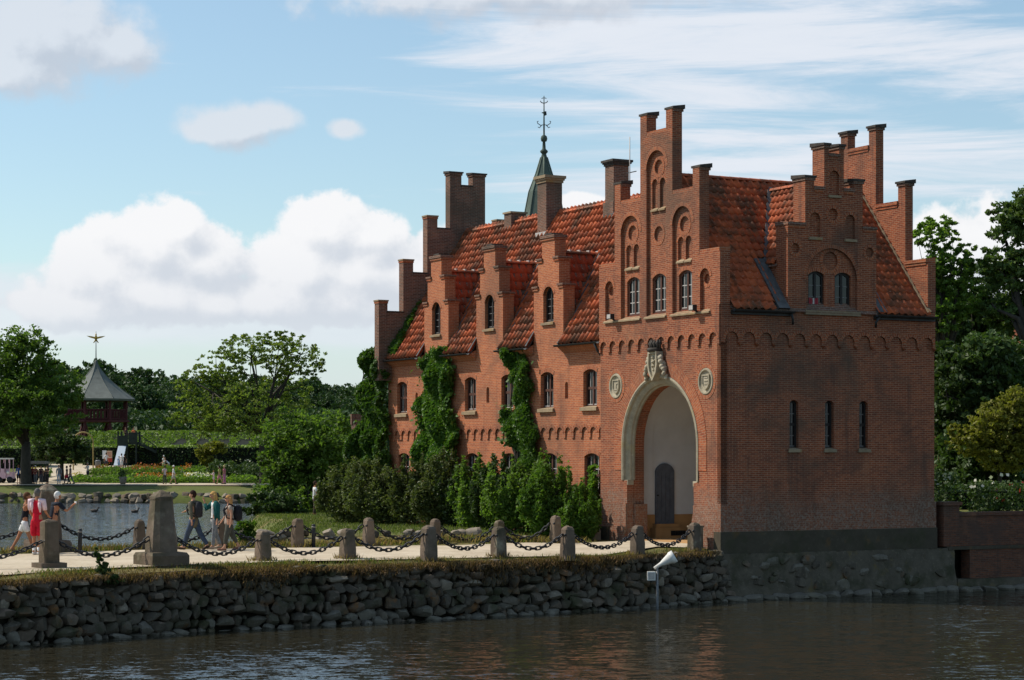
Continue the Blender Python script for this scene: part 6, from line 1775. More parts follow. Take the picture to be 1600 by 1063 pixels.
# hedges on the far shore
def hedge(name, lab, x0, x1, y0, y1, zb, zt, mat, dens, ls, seed, slope=0.0, slots=(), top=None):
    rng = np.random.default_rng(seed); e = empty(name, ((x0 + x1) / 2, (y0 + y1) / 2, zb), 0, label=lab, cat='hedge'); c = np.array(e.location)
    mb = MB(); g = 0.18
    v = [(x0 + g, y0 + g, zb), (x1 - g, y0 + g, zb), (x1 - g, y1 - g, zb), (x0 + g, y1 - g, zb), (x0 + g, y0 + g + slope, zt - g), (x1 - g, y0 + g + slope, zt - g), (x1 - g, y1 - g, zt - g), (x0 + g, y1 - g, zt - g)]
    mb.faces([tuple(np.array(q) - c) for q in v], [(0, 1, 5, 4), (1, 2, 6, 5), (2, 3, 7, 6), (3, 0, 4, 7), (4, 5, 6, 7)], TWIGSHADE); mb.build('shade_core', e)
    A = (x1 - x0) * (math.hypot(zt - zb, slope) + 0.0); n = int(A * dens)
    u = rng.uniform(x0, x1, n); f = rng.random(n); p = np.stack([u, y0 + slope * f + rng.normal(0, 0.07, n), zb + (zt - zb) * f], 1)
    keep = np.ones(n, bool)
    for (sx0, sx1, f0, f1) in slots: keep &= ~((u > sx0) & (u < sx1) & (f > f0) & (f < f1))
    p = p[keep]
    m = int((x1 - x0) * (y1 - y0 - slope) * dens); q = np.stack([rng.uniform(x0, x1, m), rng.uniform(y0 + slope, y1, m), zt + rng.normal(0, 0.06, m)], 1)
    m2 = int((y1 - y0) * (zt - zb) * dens); s1 = np.stack([x0 + rng.normal(0, 0.06, m2), rng.uniform(y0, y1, m2), rng.uniform(zb, zt, m2)], 1); s2 = s1.copy(); s2[:, 0] += x1 - x0
    link_mesh('foliage', fast_mesh('foliage', leaf_quads(np.concatenate([p, s1, s2]) - c, ls, rng, 0.2), 4, mat), e)
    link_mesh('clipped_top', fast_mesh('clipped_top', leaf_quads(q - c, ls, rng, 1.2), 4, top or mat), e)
    return e
s_ = 236 / FPX; Zr = lambda py, Yd: EYE + (HOR - py) * Yd / FPX
hedge('clipped_hedge', 'long dark clipped hedge front behind the flower beds', at(131, 236), at(575, 236), 235.5, 238.2, 1.2, Zr(697, 236), LHEDGESHADE, 26, 0.26, 1, 0.25, top=LHEDGE)
hx0, hx1 = at(131, 240), at(590, 240)
sl_ = [(at(px - 9, 244), at(px + 9, 244), 0.42, 0.68) for px in (278, 313, 346, 378)]
hedge('maze_hedge', 'bright sloping hedge mass with small dark openings along its top', hx0 + 0.6, hx1, 239.2, 256.0, 2.6, Zr(674, 250), LHEDGE, 22, 0.30, 2, 11.5, sl_)
hedge('court_hedge', 'dark hedge closing the gravel court behind the park wagon', at(-60, 233), at(70, 233), 232.0, 236.0, 1.0, Zr(699, 233), LHEDGESHADE, 24, 0.28, 3, 0.4, top=LHEDGE)
hedge('back_hedge', 'light green hedge bank under the broad tree at left', at(-60, 245), at(118, 245), 240.0, 254.0, 1.5, Zr(684, 248), LHEDGE, 20, 0.30, 4, 9.0)
# flower beds
def bed(name, lab, x0, x1, y0, y1, h, mat, n, ls, seed, flowers=()):
    rng = np.random.default_rng(seed); p = np.stack([rng.uniform(x0, x1, n), rng.uniform(y0, y1, n), rng.random(n)], 1)
    lump = 0.7 + 0.3 * np.sin(p[:, 0] * 1.9 + seed) * np.sin(p[:, 1] * 1.3)
    p[:, 2] = np.array([farz(0, y) for y in p[:, 1]]) + h * lump * p[:, 2] ** 0.6
    o = link_mesh(name, fast_mesh(name, leaf_quads(p, ls, rng, 0.5), 4, mat), None, kind='stuff'); o['label'] = lab
    for (fx0, fx1, m, cnt) in flowers:
        q = np.stack([rng.uniform(fx0, fx1, cnt), rng.uniform(y0, y1, cnt), np.zeros(cnt)], 1)
        q[:, 2] = np.array([farz(0, y) for y in q[:, 1]]) + h * rng.uniform(0.75, 1.12, cnt)
        link_mesh('blossoms', fast_mesh('blossoms', leaf_quads(q, 0.18, rng, 0.8, 0.9), 4, m), o, kind='stuff')
ORANGE = mat_leaf('orange_petal', (0.42, 0.13, 0.02), (0.50, 0.20, 0.03), (0.5, 0.08, 0.03), 0.3); WPET = mat_leaf('white_petal', (0.65, 0.62, 0.55), (0.7, 0.68, 0.62), None, 0.3); RPET = mat_leaf('red_petal', (0.45, 0.03, 0.03), (0.5, 0.05, 0.04), (0.5, 0.12, 0.03), 0.3)
YPET = mat_leaf('yellow_petal', (0.5, 0.38, 0.04), (0.55, 0.42, 0.08), None, 0.3)
bed('flower_bed', 'long leafy bed with orange and white flowers along the promenade', at(116, 210), at(400, 210), 207.2, 211.5, 0.95, LMID, 6500, 0.26, 1, ((at(215, 209), at(275, 209), ORANGE, 160), (at(290, 209), at(330, 209), WPET, 120), (at(288, 209), at(296, 209), YPET, 30), (at(116, 209), at(122, 209), YPET, 40)))
bed('flower_bed', 'upper leafy bed with orange flowers below the clipped hedge', at(145, 222), at(320, 222), 219, 225, 1.0, LMID, 5200, 0.26, 2, ((at(205, 222), at(255, 222), ORANGE, 170), (at(150, 222), at(165, 222), ORANGE, 50), (at(285, 222), at(295, 222), ORANGE, 40)))
bed('dark_planting', 'dark shrubbery bed below the young tree', at(325, 214), at(420, 214), 211, 219, 1.9, LDARK, 5200, 0.30, 3, ((at(340, 214), at(400, 214), WPET, 26),))
bed('court_planting', 'small light bed beside the canopy cart', at(46, 219), at(82, 219), 216, 219, 1.0, LMID, 900, 0.26, 4, ((at(50, 219), at(76, 219), YPET, 30),))
rng = np.random.default_rng(8); q = np.array([0, 0, 0.75]) + rng.normal(0, 1, (160, 3)) * np.array([0.22, 0.22, 0.22]) + np.array([0, 0, 0.25])
link_mesh('bush', fast_mesh('bush', leaf_quads(q, 0.2, rng), 4, LDARK), pt)

# ivy on the wing wall: shapes given on the wall, leaves standing off by up to half a metre
def wall_t(px, s):
    x0_, y0_ = CORNER.x + s * DR.x, CORNER.y + s * DR.y; k = (px - 800) / FPX; return (x0_ - k * y0_) / (k * DF.y - DF.x)
def wall_tz(px, py, s=WS):
    t = wall_t(px, s); Yd = CORNER.y + t * DF.y + s * DR.y; return t, EYE + (HOR - py) * Yd / FPX
def ivy(lab, polys, n, seed, thick=0.5, ls=0.15, mat=None, name='climbing_ivy'):
    rng = np.random.default_rng(seed); n = int(n * 1.5); tz = [[wall_tz(*p) for p in poly] for poly in polys]
    wob = lambda t, z: (t + 0.20 * math.sin(z * 3.1 + seed) + 0.12 * math.sin(z * 7.3), z + 0.15 * math.sin(t * 4.1 + seed))
    t0 = min(p[0] for q in tz for p in q); t1 = max(p[0] for q in tz for p in q); z0 = min(p[1] for q in tz for p in q); z1 = max(p[1] for q in tz for p in q)
    e = empty(name, loc((t0 + t1) / 2, WS - 0.1, 0), TH, label=lab, cat='climbing plant'); tc = (t0 + t1) / 2; pts = []; outs = []
    while len(pts) < n:
        t = rng.uniform(t0, t1); z = rng.uniform(z0, z1)
        inside = [q for q in tz if pip(*wob(t, z), q)]
        if not inside:
            if rng.random() > 0.12: continue
            tt, zz_ = t + rng.normal(0, 0.16), z + rng.normal(0, 0.2)
            if not any(pip(tt, zz_, q) for q in tz): continue
        # thicker in the middle of each lump
        lump = 0.40 + 0.60 * abs(math.sin(t * 2.1 + 0.7 * math.sin(z * 1.7 + seed)) * math.sin(z * 1.9 + seed * 1.3 + 0.6 * math.sin(t * 2.3)))
        edge = min(1, 0.35 + 1.4 * min(abs(t - a[0]) + 0.4 * abs(z - a[1]) for q in tz for a in q)) if False else 1
        if lump < 0.52 and rng.random() < 0.6: continue
        d = 0.06 + thick * (lump ** 1.6) * 1.25 * rng.random() ** 0.5
        pts.append((-d + 0.1 - 0.06, t - tc, z))
    P_ = np.array(pts); out = np.tile(np.array([[-1.0, 0, 0]]), (len(P_), 1))
    link_mesh('foliage', fast_mesh('foliage', leaf_quads(P_, ls, rng, 0.55, 0.8, out), 4, mat or LIVY), e)
    mb = MB()
    for k in range(5):
        z = z0; t = tc + rng.uniform(-0.5, 0.5); path_ = []
        while z < z1 - 0.4:
            path_.append((0.03, t - tc, z)); z += rng.uniform(0.3, 0.5); t += rng.normal(0, 0.12)
        if len(path_) > 2: mb.tube(path_, [0.05 * (1 - 0.8 * i / len(path_)) + 0.008 for i in range(len(path_))], BARK, 5)
    mb.build('stem', e)
    return e
ivy('dense green ivy column covering the far left end of the wing', [[(586, 550), (600, 540), (612, 552), (611, 600), (613, 660), (618, 740), (556, 740), (560, 690), (574, 655), (580, 610)]], 9500, 1, 0.65)
ivy('broad green ivy column between the first two upper windows of the wing', [[(692, 545), (703, 541), (712, 556), (714, 590), (713, 625), (719, 655), (724, 690), (722, 745), (662, 745), (668, 700), (663, 680), (668, 645), (664, 625), (672, 600), (670, 570), (680, 556)]], 12500, 2, 0.48)
ivy('narrow bending ivy column left of the second window from the gatehouse', [[(806, 546), (822, 546), (830, 556), (833, 600), (836, 640), (842, 680), (848, 715), (845, 745), (822, 745), (824, 700), (806, 690), (800, 670), (790, 645), (806, 648), (818, 640), (812, 600), (804, 580)]], 8000, 3, 0.42)
ivy('small yellow-green creeper beside the lower window next to the gatehouse', [[(932, 728), (941, 735), (941, 790), (930, 800), (928, 770), (934, 755)]], 500, 4, 0.25, 0.16, LBRIGHT)
rng = np.random.default_rng(12); n = 1600
yv = rng.uniform(23.9, 25.0, n); xv = -0.2 + 1.5 * rng.random(n) ** 1.6; keep = (yv - 23.9) > 0.75 * (xv / 1.3)
e = empty('roof_ivy', loc(24.6, WS + 0.2, 7.2), TH, label='ivy creeping up the roof along the far stepped gable', cat='climbing plant')
P_ = np.stack([xv - 0.2, yv - 24.6, np.array([wroofz(x) for x in xv]) - 7.2 + rng.uniform(0.02, 0.35, n)], 1)[keep]
link_mesh('foliage', fast_mesh('foliage', leaf_quads(P_, 0.2, rng, 0.7, 0.8), 4, LIVY), e)
mb = MB(); mb.tube([(-0.4, 0.2, -0.3), (0.0, 0.25, 0.25), (0.6, 0.3, 1.2)], [0.04, 0.03, 0.01], BARK, 5); mb.build('stem', e)

# shrubs along the foot of the wing
def shrub(lab, px, top, base, rx, s, mat, n_, seed, ls=0.125, name='shrub'):
    t = wall_t(px, s); p = loc(t, s); Yd = p.y; k = Yd / FPX; zt = EYE + (HOR - top + 10) * k; zb = island_z(p.x, p.y)
    h = zt - zb; r = rx * k; rng = random.Random(seed); el = [(p.x, p.y, zb + h * 0.28, r * 0.9, r * 0.7, h * 0.30)]
    for q in range(13):                                        # sprays of uneven height
        a = rng.uniform(-1, 1); hh = h * rng.uniform(0.6, 1.05) * (1 - 0.22 * a * a)
        el.append((p.x + r * a, p.y + rng.uniform(-.5, .5) * r, zb + hh * 0.62, r * rng.uniform(0.14, 0.30), r * rng.uniform(0.2, 0.3), hh * rng.uniform(0.28, 0.40)))
    for q in range(8):                                         # thin shoots standing clear of the mass
        a = rng.uniform(-1.15, 1.15); hh = h * rng.uniform(0.75, 1.15) * (1 - 0.3 * a * a)
        el.append((p.x + r * a, p.y + rng.uniform(-.4, .4) * r, zb + hh * 0.80, r * rng.uniform(0.07, 0.13), r * 0.12, hh * rng.uniform(0.16, 0.26)))
    return tree(name, lab, (p.x, p.y, zb), el, int(n_ * 1.6), ls, mat, seed, 0.05, zb + h * 0.2, 150, 0.30, 16, cat='shrub', fill=0.5, up=0.6, flat=1.0, aspect=0.5)
shrub('dark olive shrub beside the standing man at the left end of the planting', 548, 722, 838, 46, -1.2, LOLIVE, 9000, 31)
shrub('large olive shrub under the first lower window of the wing', 606, 726, 842, 58, -1.4, LOLIVE, 11000, 32)
shrub('tall dark shrub at the foot of the broad ivy', 690, 712, 848, 50, -1.3, LOLIVE, 10000, 33)
shrub('narrow mid green shrub between the broad and the narrow ivy', 745, 726, 850, 40, -1.3, LMID, 9000, 34)
shrub('round green shrub under the narrow ivy', 806, 722, 852, 48, -1.4, LMID, 10000, 35)
shrub('bright green shrub left of the lowest wing window', 862, 728, 852, 44, -1.5, LBRIGHT, 8500, 36)
shrub('low bright green shrub next to the gatehouse pier', 905, 768, 850, 32, -1.3, LBRIGHT, 7000, 37)
shrub('tall olive bush behind the two left shrubs of the planting', 572, 722, 836, 50, -0.8, LOLIVE, 9000, 131)
shrub('dark bush filling the gap beside the tall dark shrub', 648, 722, 840, 44, -0.9, LOLIVE, 9000, 132)
shrub('deep green bush at the right foot of the broad ivy', 722, 724, 842, 36, -0.9, LDARK, 8000, 133)
shrub('deep green bush behind the round green shrub', 782, 722, 842, 42, -0.9, LDARK, 8500, 134)
shrub('mid green bush at the right foot of the narrow ivy', 838, 726, 842, 40, -0.9, LMID, 8500, 135)
shrub('leafy green bush left of the gatehouse pier behind the low bright one', 888, 742, 842, 30, -0.9, LMID, 6000, 136)
shrub('reddish twiggy shrub before the middle of the wing', 775, 716, 800, 22, -0.7, mat_leaf('leaf_russet', (0.10, 0.07, 0.03), (0.13, 0.10, 0.035), (0.10, 0.11, 0.03), 0.25), 1600, 38, 0.13)
p = Vector((at(381, 67.6), 67.6, 0))
tree('waterside_plant', 'small yellow-green plant at the water edge behind the strolling women', (p.x, p.y, -0.1), [pe(384, 826, 14, 18, 67.6), pe(378, 846, 10, 10, 67.6), pe(391, 838, 8, 8, 67.6)], 700, 0.15, LBRIGHT, 41, 0.02, 0.3, 14, 0.35, 5, cat='plant')
p = near_at(0.50) + NRM * 0.5
Yq = 53.2
tree('bank_weed', 'leafy weed sprouting from the top of the boulder wall left of the obelisk', (at(160, Yq), Yq, -0.35), [pe(155, 873, 5, 13, Yq), pe(160, 888, 14, 10, Yq), pe(175, 903, 22, 8, Yq), pe(150, 862, 3, 8, Yq)], 900, 0.10, LDARK, 42, 0.012, 0.1, 14, 0.35, 5, cat='plant')

# garden trees at right
Yr = 104.0
tree('garden_tree', 'slender airy tree rising right behind the gatehouse', (at(1475, Yr), Yr, TERR), [pe(1465, 365, 38, 28, Yr), pe(1480, 420, 45, 40, Yr), pe(1450, 430, 28, 34, Yr), pe(1500, 460, 40, 40, Yr), pe(1465, 490, 45, 38, Yr), pe(1510, 400, 20, 22, Yr)], 13000, 0.19, LMID, 61, 0.2, 7.0, 90, 0.15, 12, fill=0.2, flat=0.55)
tree('garden_tree', 'very tall dark leafy tree cut by the right edge', (at(1598, Yr), Yr - 2, TERR), [pe(1585, 350, 45, 40, Yr), pe(1630, 330, 60, 50, Yr), pe(1570, 420, 42, 45, Yr), pe(1625, 440, 70, 60, Yr), pe(1560, 490, 40, 30, Yr), pe(1600, 500, 60, 36, Yr), pe(1660, 380, 60, 60, Yr)], 30000, 0.22, mat_leaf('leaf_tall', (0.078, 0.130, 0.034), (0.111, 0.163, 0.042), (0.143, 0.176, 0.047), 0.35), 62, 0.4, 8.0, 130, 0.19, 14)
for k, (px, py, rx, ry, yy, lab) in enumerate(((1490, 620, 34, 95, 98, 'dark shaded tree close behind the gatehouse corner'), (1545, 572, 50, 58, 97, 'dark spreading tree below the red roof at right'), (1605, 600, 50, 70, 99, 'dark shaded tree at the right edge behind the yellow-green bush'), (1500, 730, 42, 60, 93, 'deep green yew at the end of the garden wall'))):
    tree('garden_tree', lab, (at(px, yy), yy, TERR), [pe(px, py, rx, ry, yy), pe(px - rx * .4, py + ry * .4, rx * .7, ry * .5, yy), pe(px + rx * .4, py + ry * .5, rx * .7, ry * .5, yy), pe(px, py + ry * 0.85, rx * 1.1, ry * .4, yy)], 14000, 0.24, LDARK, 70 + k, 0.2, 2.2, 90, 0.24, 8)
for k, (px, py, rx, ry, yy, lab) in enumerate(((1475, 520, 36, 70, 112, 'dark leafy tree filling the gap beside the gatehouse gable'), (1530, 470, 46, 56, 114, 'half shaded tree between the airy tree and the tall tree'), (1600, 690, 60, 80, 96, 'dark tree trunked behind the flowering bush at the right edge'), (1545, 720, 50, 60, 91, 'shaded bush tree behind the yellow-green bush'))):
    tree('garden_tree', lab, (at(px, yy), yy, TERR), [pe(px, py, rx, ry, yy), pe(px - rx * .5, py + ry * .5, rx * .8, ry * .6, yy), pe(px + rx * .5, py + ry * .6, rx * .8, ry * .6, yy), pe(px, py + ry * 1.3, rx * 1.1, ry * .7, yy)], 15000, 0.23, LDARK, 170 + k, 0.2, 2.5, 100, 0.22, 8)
tree('garden_shrub', 'sunlit yellow-green feathery bush above the low brick wall', (at(1562, 84), 84, TERR), [pe(1560, 665, 46, 40, 84), pe(1520, 690, 40, 24, 84), pe(1590, 640, 34, 38, 84), pe(1570, 710, 48, 30, 84), pe(1500, 672, 22, 12, 84), pe(1610, 690, 30, 50, 84)], 16000, 0.14, LYEL, 80, 0.1, 2.2, 220, 0.15, 14, cat='shrub')
hedge('yew_hedge', 'dark low yew hedge inside the garden wall', at(1470, 79), 40, 78.5, 80.5, TERR, Zr(760, 79), LDARK, 60, 0.16, 9)
for k, (px, py, m, lab) in enumerate(((1473, 748, WPET, 'white rose bush against the gatehouse corner'), (1535, 762, WPET, 'pale flowering bush over the garden wall'), (1590, 762, RPET, 'red and white flowering bush at the right edge of the wall'), (1556, 786, RPET, 'small orange-red flowering plant on the garden wall'))):
    rng = np.random.default_rng(95 + k); Yf = 75.6 + 0.4 * k; x = at(px, Yf); z = EYE + (HOR - py) * Yf / FPX
    e = empty('flower_bush', (x, Yf, TERR), 0, label=lab, cat='flowering plant')
    w_ = 0.36 if k < 2 else (0.7 if k == 2 else 0.25)
    q = np.stack([rng.normal(0, w_, 600), rng.normal(0, 0.2, 600), rng.uniform(0.0, max(0.3, z - TERR + 0.25), 600)], 1)
    link_mesh('foliage', fast_mesh('foliage', leaf_quads(q, 0.13, rng), 4, LDARK), e)
    nb = 15 if k != 3 else 9
    q = np.stack([rng.normal(0, w_ * 0.8, nb), -0.25 + rng.normal(0, 0.05, nb), z - TERR + rng.normal(0, 0.16, nb)], 1)
    link_mesh('blossoms', fast_mesh('blossoms', leaf_quads(q, 0.11, rng, 0.3, 1.0), 4, m), e)
    if k == 2:
        q = q + rng.normal(0, 0.25, q.shape); link_mesh('white_blossoms', fast_mesh('blossoms', leaf_quads(q[:9], 0.11, rng, 0.3, 1.0), 4, WPET), e)

# grass on the causeway edges
def blades(name, pts, h, wdt, mat, seed, lean=0.5, down=False):
    rng = np.random.default_rng(seed); n = len(pts); p = np.asarray(pts, float); a = rng.uniform(0, 6.28, n); hh = (h * rng.uniform(0.5, 1.35, n))[:, None]
    d = np.stack([np.cos(a), np.sin(a), np.zeros(n)], 1); s = np.stack([-np.sin(a), np.cos(a), np.zeros(n)], 1) * wdt
    up = np.array([0, 0, -1.0 if down else 1.0]); tip = p + up * hh + d * hh * lean * rng.uniform(0.2, 1.2, (n, 1)); mid = p + up * hh * 0.55 + d * hh * lean * 0.25
    v = np.stack([p - s, p + s, mid + s * 0.7, tip, mid - s * 0.7], 1).reshape(-1, 3)
    return link_mesh(name, fast_mesh(name, v, 5, mat), None, kind='stuff')
rng = np.random.default_rng(5)
def edge_pts(n, o0, o1, s0=0.36, s1=0.985, clump=1.0):
    out = []
    while len(out) < n:
        s = rng.uniform(s0, s1); q = 0.5 + 0.5 * math.sin(s * NEARLEN * 1.9) * math.sin(s * NEARLEN * 0.77 + 1)
        if rng.random() > (0.12 + 0.88 * q * q) * (0.35 if 0.47 < s < 0.53 else 1): continue
        p = near_at(s) + NRM * rng.uniform(o0, o1); out.append((p.x, p.y, island_z(p.x, p.y) - 0.02))
    return out
blades('dry_grass', edge_pts(4200, 0.35, 1.1, clump=1.5), 0.10, 0.009, GDRY, 1)
blades('dry_grass', edge_pts(9000, 0.08, 0.6), 0.08, 0.009, GBROWN, 2)
blades('green_grass', edge_pts(3000, 0.5, 1.2), 0.11, 0.010, GGREEN, 3)
hp_ = []
for _ in range(16000):                                       # turf hanging over the boulders
    s = rng.uniform(0.36, 0.99); L = s * NEARLEN; q = 0.5 + 0.5 * math.sin(L * 1.15 + 1.0) * math.cos(L * 0.53)
    hang = (1.0 if 0.56 < s < 0.88 else 0.30)
    if rng.random() > 0.25 + 0.75 * q * hang: continue
    drop = 0.03 + 0.80 * q * rng.random() * hang
    p = near_at(s) + NRM * (rng.uniform(-0.10, 0.2)); hp_.append((p.x, p.y, -0.05 - drop * rng.random()))
blades('hanging_turf', hp_, 0.11, 0.012, GBROWN, 4, 0.7, True)
fp = []
poly_far = [(-26, 55.2), (-15.2, 62.4), (-11.6, 65.2), (-7.9, 66.7), (-4.6, 67.4), (-2.4, 68.2), (0.5, 69.0), (2.2, 69.4)]
for _ in range(7500):
    i = rng.integers(0, len(poly_far) - 1); f = rng.random(); a, b = poly_far[i], poly_far[i + 1]
    x = a[0] + (b[0] - a[0]) * f + rng.normal(0, 0.25); y = a[1] + (b[1] - a[1]) * f + rng.normal(0.1, 0.3)
    fp.append((x, y, island_z(x, y) - 0.02))
blades('dry_grass', fp[:4200], 0.22, 0.012, GDRY, 6)
blades('green_grass', fp[4200:], 0.18, 0.012, GGREEN, 7)
tp = []
for (p_, _h) in posts_near + posts_far + [(obn, 0), (obf, 0)]:
    for _ in range(110):
        a = rng.uniform(0, 6.28); r_ = rng.uniform(0.2, 0.42); tp.append((p_.x + r_ * math.cos(a), p_.y + r_ * math.sin(a), island_z(p_.x, p_.y) - 0.02))
blades('dry_grass', tp, 0.17, 0.010, GDRY, 8)
lp_ = []
while len(lp_) < 16000:
    x = rng.uniform(-14.5, 1); y = rng.uniform(69, 122)
    if pip(x, y, lawn): lp_.append((x, y, island_z(x, y)))
blades('lawn_blades', lp_, 0.10, 0.016, GGREEN, 9)
# ------------------------------------------------------------------ people
SKINJOBS = []
def cmat(name, c, var=0.22): return mat_plain(name, c, 0.85, var, 14, 0.8, 0.12)
_cm = {}
def cloth(c):
    k = tuple(round(x, 3) for x in c)
    if k not in _cm: _cm[k] = cmat('cloth', k)
    return _cm[k]
FLESH = cmat('skin', (0.47, 0.25, 0.16), 0.08); FLESHT = cmat('tanned_skin', (0.40, 0.18, 0.10), 0.08)
LIP = cmat('lips', (0.30, 0.10, 0.08)); EYED = cmat('eye_dark', (0.02, 0.015, 0.012)); SHOE = cmat('shoe', (0.03, 0.028, 0.026))
def skeleton(H, pose):
    s = H / 1.75; g = lambda k, d=0: pose.get(k, d)
    J = {}
    lean = R(g('lean')); up = Vector((0, math.sin(lean), math.cos(lean)))
    pel = Vector((0, 0, 0.93)); J['pel'] = pel; J['spine'] = pel + up * 0.20; J['chest'] = pel + up * 0.42; J['neck'] = pel + up * 0.565
    hd = R(g('lean') * 0.4 + g('nod')); J['head'] = J['neck'] + Vector((0, math.sin(hd) * 0.16 + 0.01, math.cos(hd) * 0.16))
    for sd, n in ((-1, 'L'), (1, 'R')):
        J['hip' + n] = pel + Vector((sd * 0.095, 0, -0.05))
        a = R(g('hip' + n)); k = R(g('knee' + n, 4))
        J['knee' + n] = J['hip' + n] + Vector((sd * 0.01, math.sin(a), -math.cos(a))) * 0.42
        J['ank' + n] = J['knee' + n] + Vector((0, math.sin(a - k), -math.cos(a - k))) * 0.40
        f = a - k; J['toe' + n] = J['ank' + n] + Vector((sd * 0.03, math.cos(f * 0.5) * 0.19, math.sin(f) * 0.10 - 0.045))
        J['heel' + n] = J['ank' + n] + Vector((0, -0.05, -0.04))
        J['sh' + n] = J['neck'] + Vector((sd * 0.175, 0, -0.055))
        a = R(g('arm' + n, -4)); b = R(g('abd' + n, 9)); e = R(g('elb' + n, 14)); inn = g('inn' + n, 0.15)
        J['elb' + n] = J['sh' + n] + Vector((sd * math.sin(b), math.sin(a) * math.cos(b), -math.cos(a) * math.cos(b))) * 0.285
        d = Vector((sd * (math.sin(b) * 0.5 - inn * math.sin(e)), math.sin(a + e), -math.cos(a + e))).normalized()
        J['wri' + n] = J['elb' + n] + d * 0.25; J['palm' + n] = J['wri' + n] + d * 0.085; J['dir' + n] = d
    low = min(min(J['toe' + n].z - 0.03, J['heel' + n].z - 0.035) for n in 'LR')
    for k in J:
        if not k.startswith('dir'): J[k] = (J[k] - Vector((0, 0, low))) * s
    return J, s
def skin_job(name, nodes, edges, root, mat, parent, post=None):
    """grow one continuous surface over a chain of joints: nodes = {key: (point, radius)}"""
    keys = list(nodes); idx = {k: i for i, k in enumerate(keys)}
    me = bpy.data.meshes.new(name); me.from_pydata([nodes[k][0] for k in keys], [(idx[a], idx[b]) for a, b in edges], [])
    o = bpy.data.objects.new(name, me); COL.objects.link(o)
    md = o.modifiers.new('skin', 'SKIN'); md.use_smooth_shade = True
    for k in keys:
        sv = me.skin_vertices[0].data[idx[k]]; r_ = nodes[k][1]; sv.radius = (r_, r_) if not hasattr(r_, '__len__') else r_
        sv.use_root = (k == root)
    sb = o.modifiers.new('sub', 'SUBSURF'); sb.levels = 1; sb.render_levels = 1
    SKINJOBS.append((o, name, mat, parent, post))
def run_skin_jobs():
    dg = bpy.context.evaluated_depsgraph_get(); dg.update()
    done = []
    for (o, name, mat, parent, post) in SKINJOBS:
        me = bpy.data.meshes.new_from_object(o.evaluated_get(dg)); done.append((o, name, mat, parent, post, me))
    for (o, name, mat, parent, post, me) in done:
        old = o.data; bpy.data.objects.remove(o); bpy.data.meshes.remove(old)
        me.name = name; me.materials.clear(); me.materials.append(mat)
        if post:
            bm = bmesh.new(); bm.from_mesh(me); n0 = 1
            pm = post.mesh('tmp'); base = len(me.materials)
            for m in pm.materials: me.materials.append(m)
            for f in bm.faces: f.material_index = 0
            k0 = len(bm.faces); bm.from_mesh(pm); bm.faces.ensure_lookup_table()
            for f in bm.faces[k0:]: f.material_index += base
            bm.to_mesh(me); bm.free(); bpy.data.meshes.remove(pm)
        me.polygons.foreach_set('use_smooth', [True] * len(me.polygons)); me.update()
        link_mesh(name, me, parent)
    SKINJOBS.clear()
def head_points(s, c, yaw, grow=0.0, nu=16, nv=12):
    vs = []; M = Matrix.Rotation(R(yaw), 3, 'Z')
    for j in range(nv + 1):
        ph = math.pi * j / nv
        for i in range(nu):
            th = 2 * math.pi * i / nu; x = math.sin(ph) * math.sin(th); y = math.sin(ph) * math.cos(th); z = math.cos(ph)
            p = Vector((x * 0.076, y * 0.096, z * 0.118))
            if z < 0: p.x *= 1 + 0.28 * z; p.y *= 1 + 0.10 * z; p.y += -z * 0.012            # jaw narrows, chin forward
            if y > 0.75 and grow == 0:
                if -0.45 < z < 0.15: p.y += 0.024 * max(0, 1 - abs(x) * 4.0) * (1 - abs(z + 0.2) * 1.6)  # nose
                if 0.0 < z < 0.35 and 0.2 < abs(x) < 0.7: p.y -= 0.008                                      # eye sockets
            if y < 0: p.y *= 1.05
            p += p.normalized() * grow; vs.append(c + M @ (p * s))
    fs = [(j * nu + i, j * nu + (i + 1) % nu, (j + 1) * nu + (i + 1) % nu, (j + 1) * nu + i) for j in range(nv) for i in range(nu)]
    return vs, fs
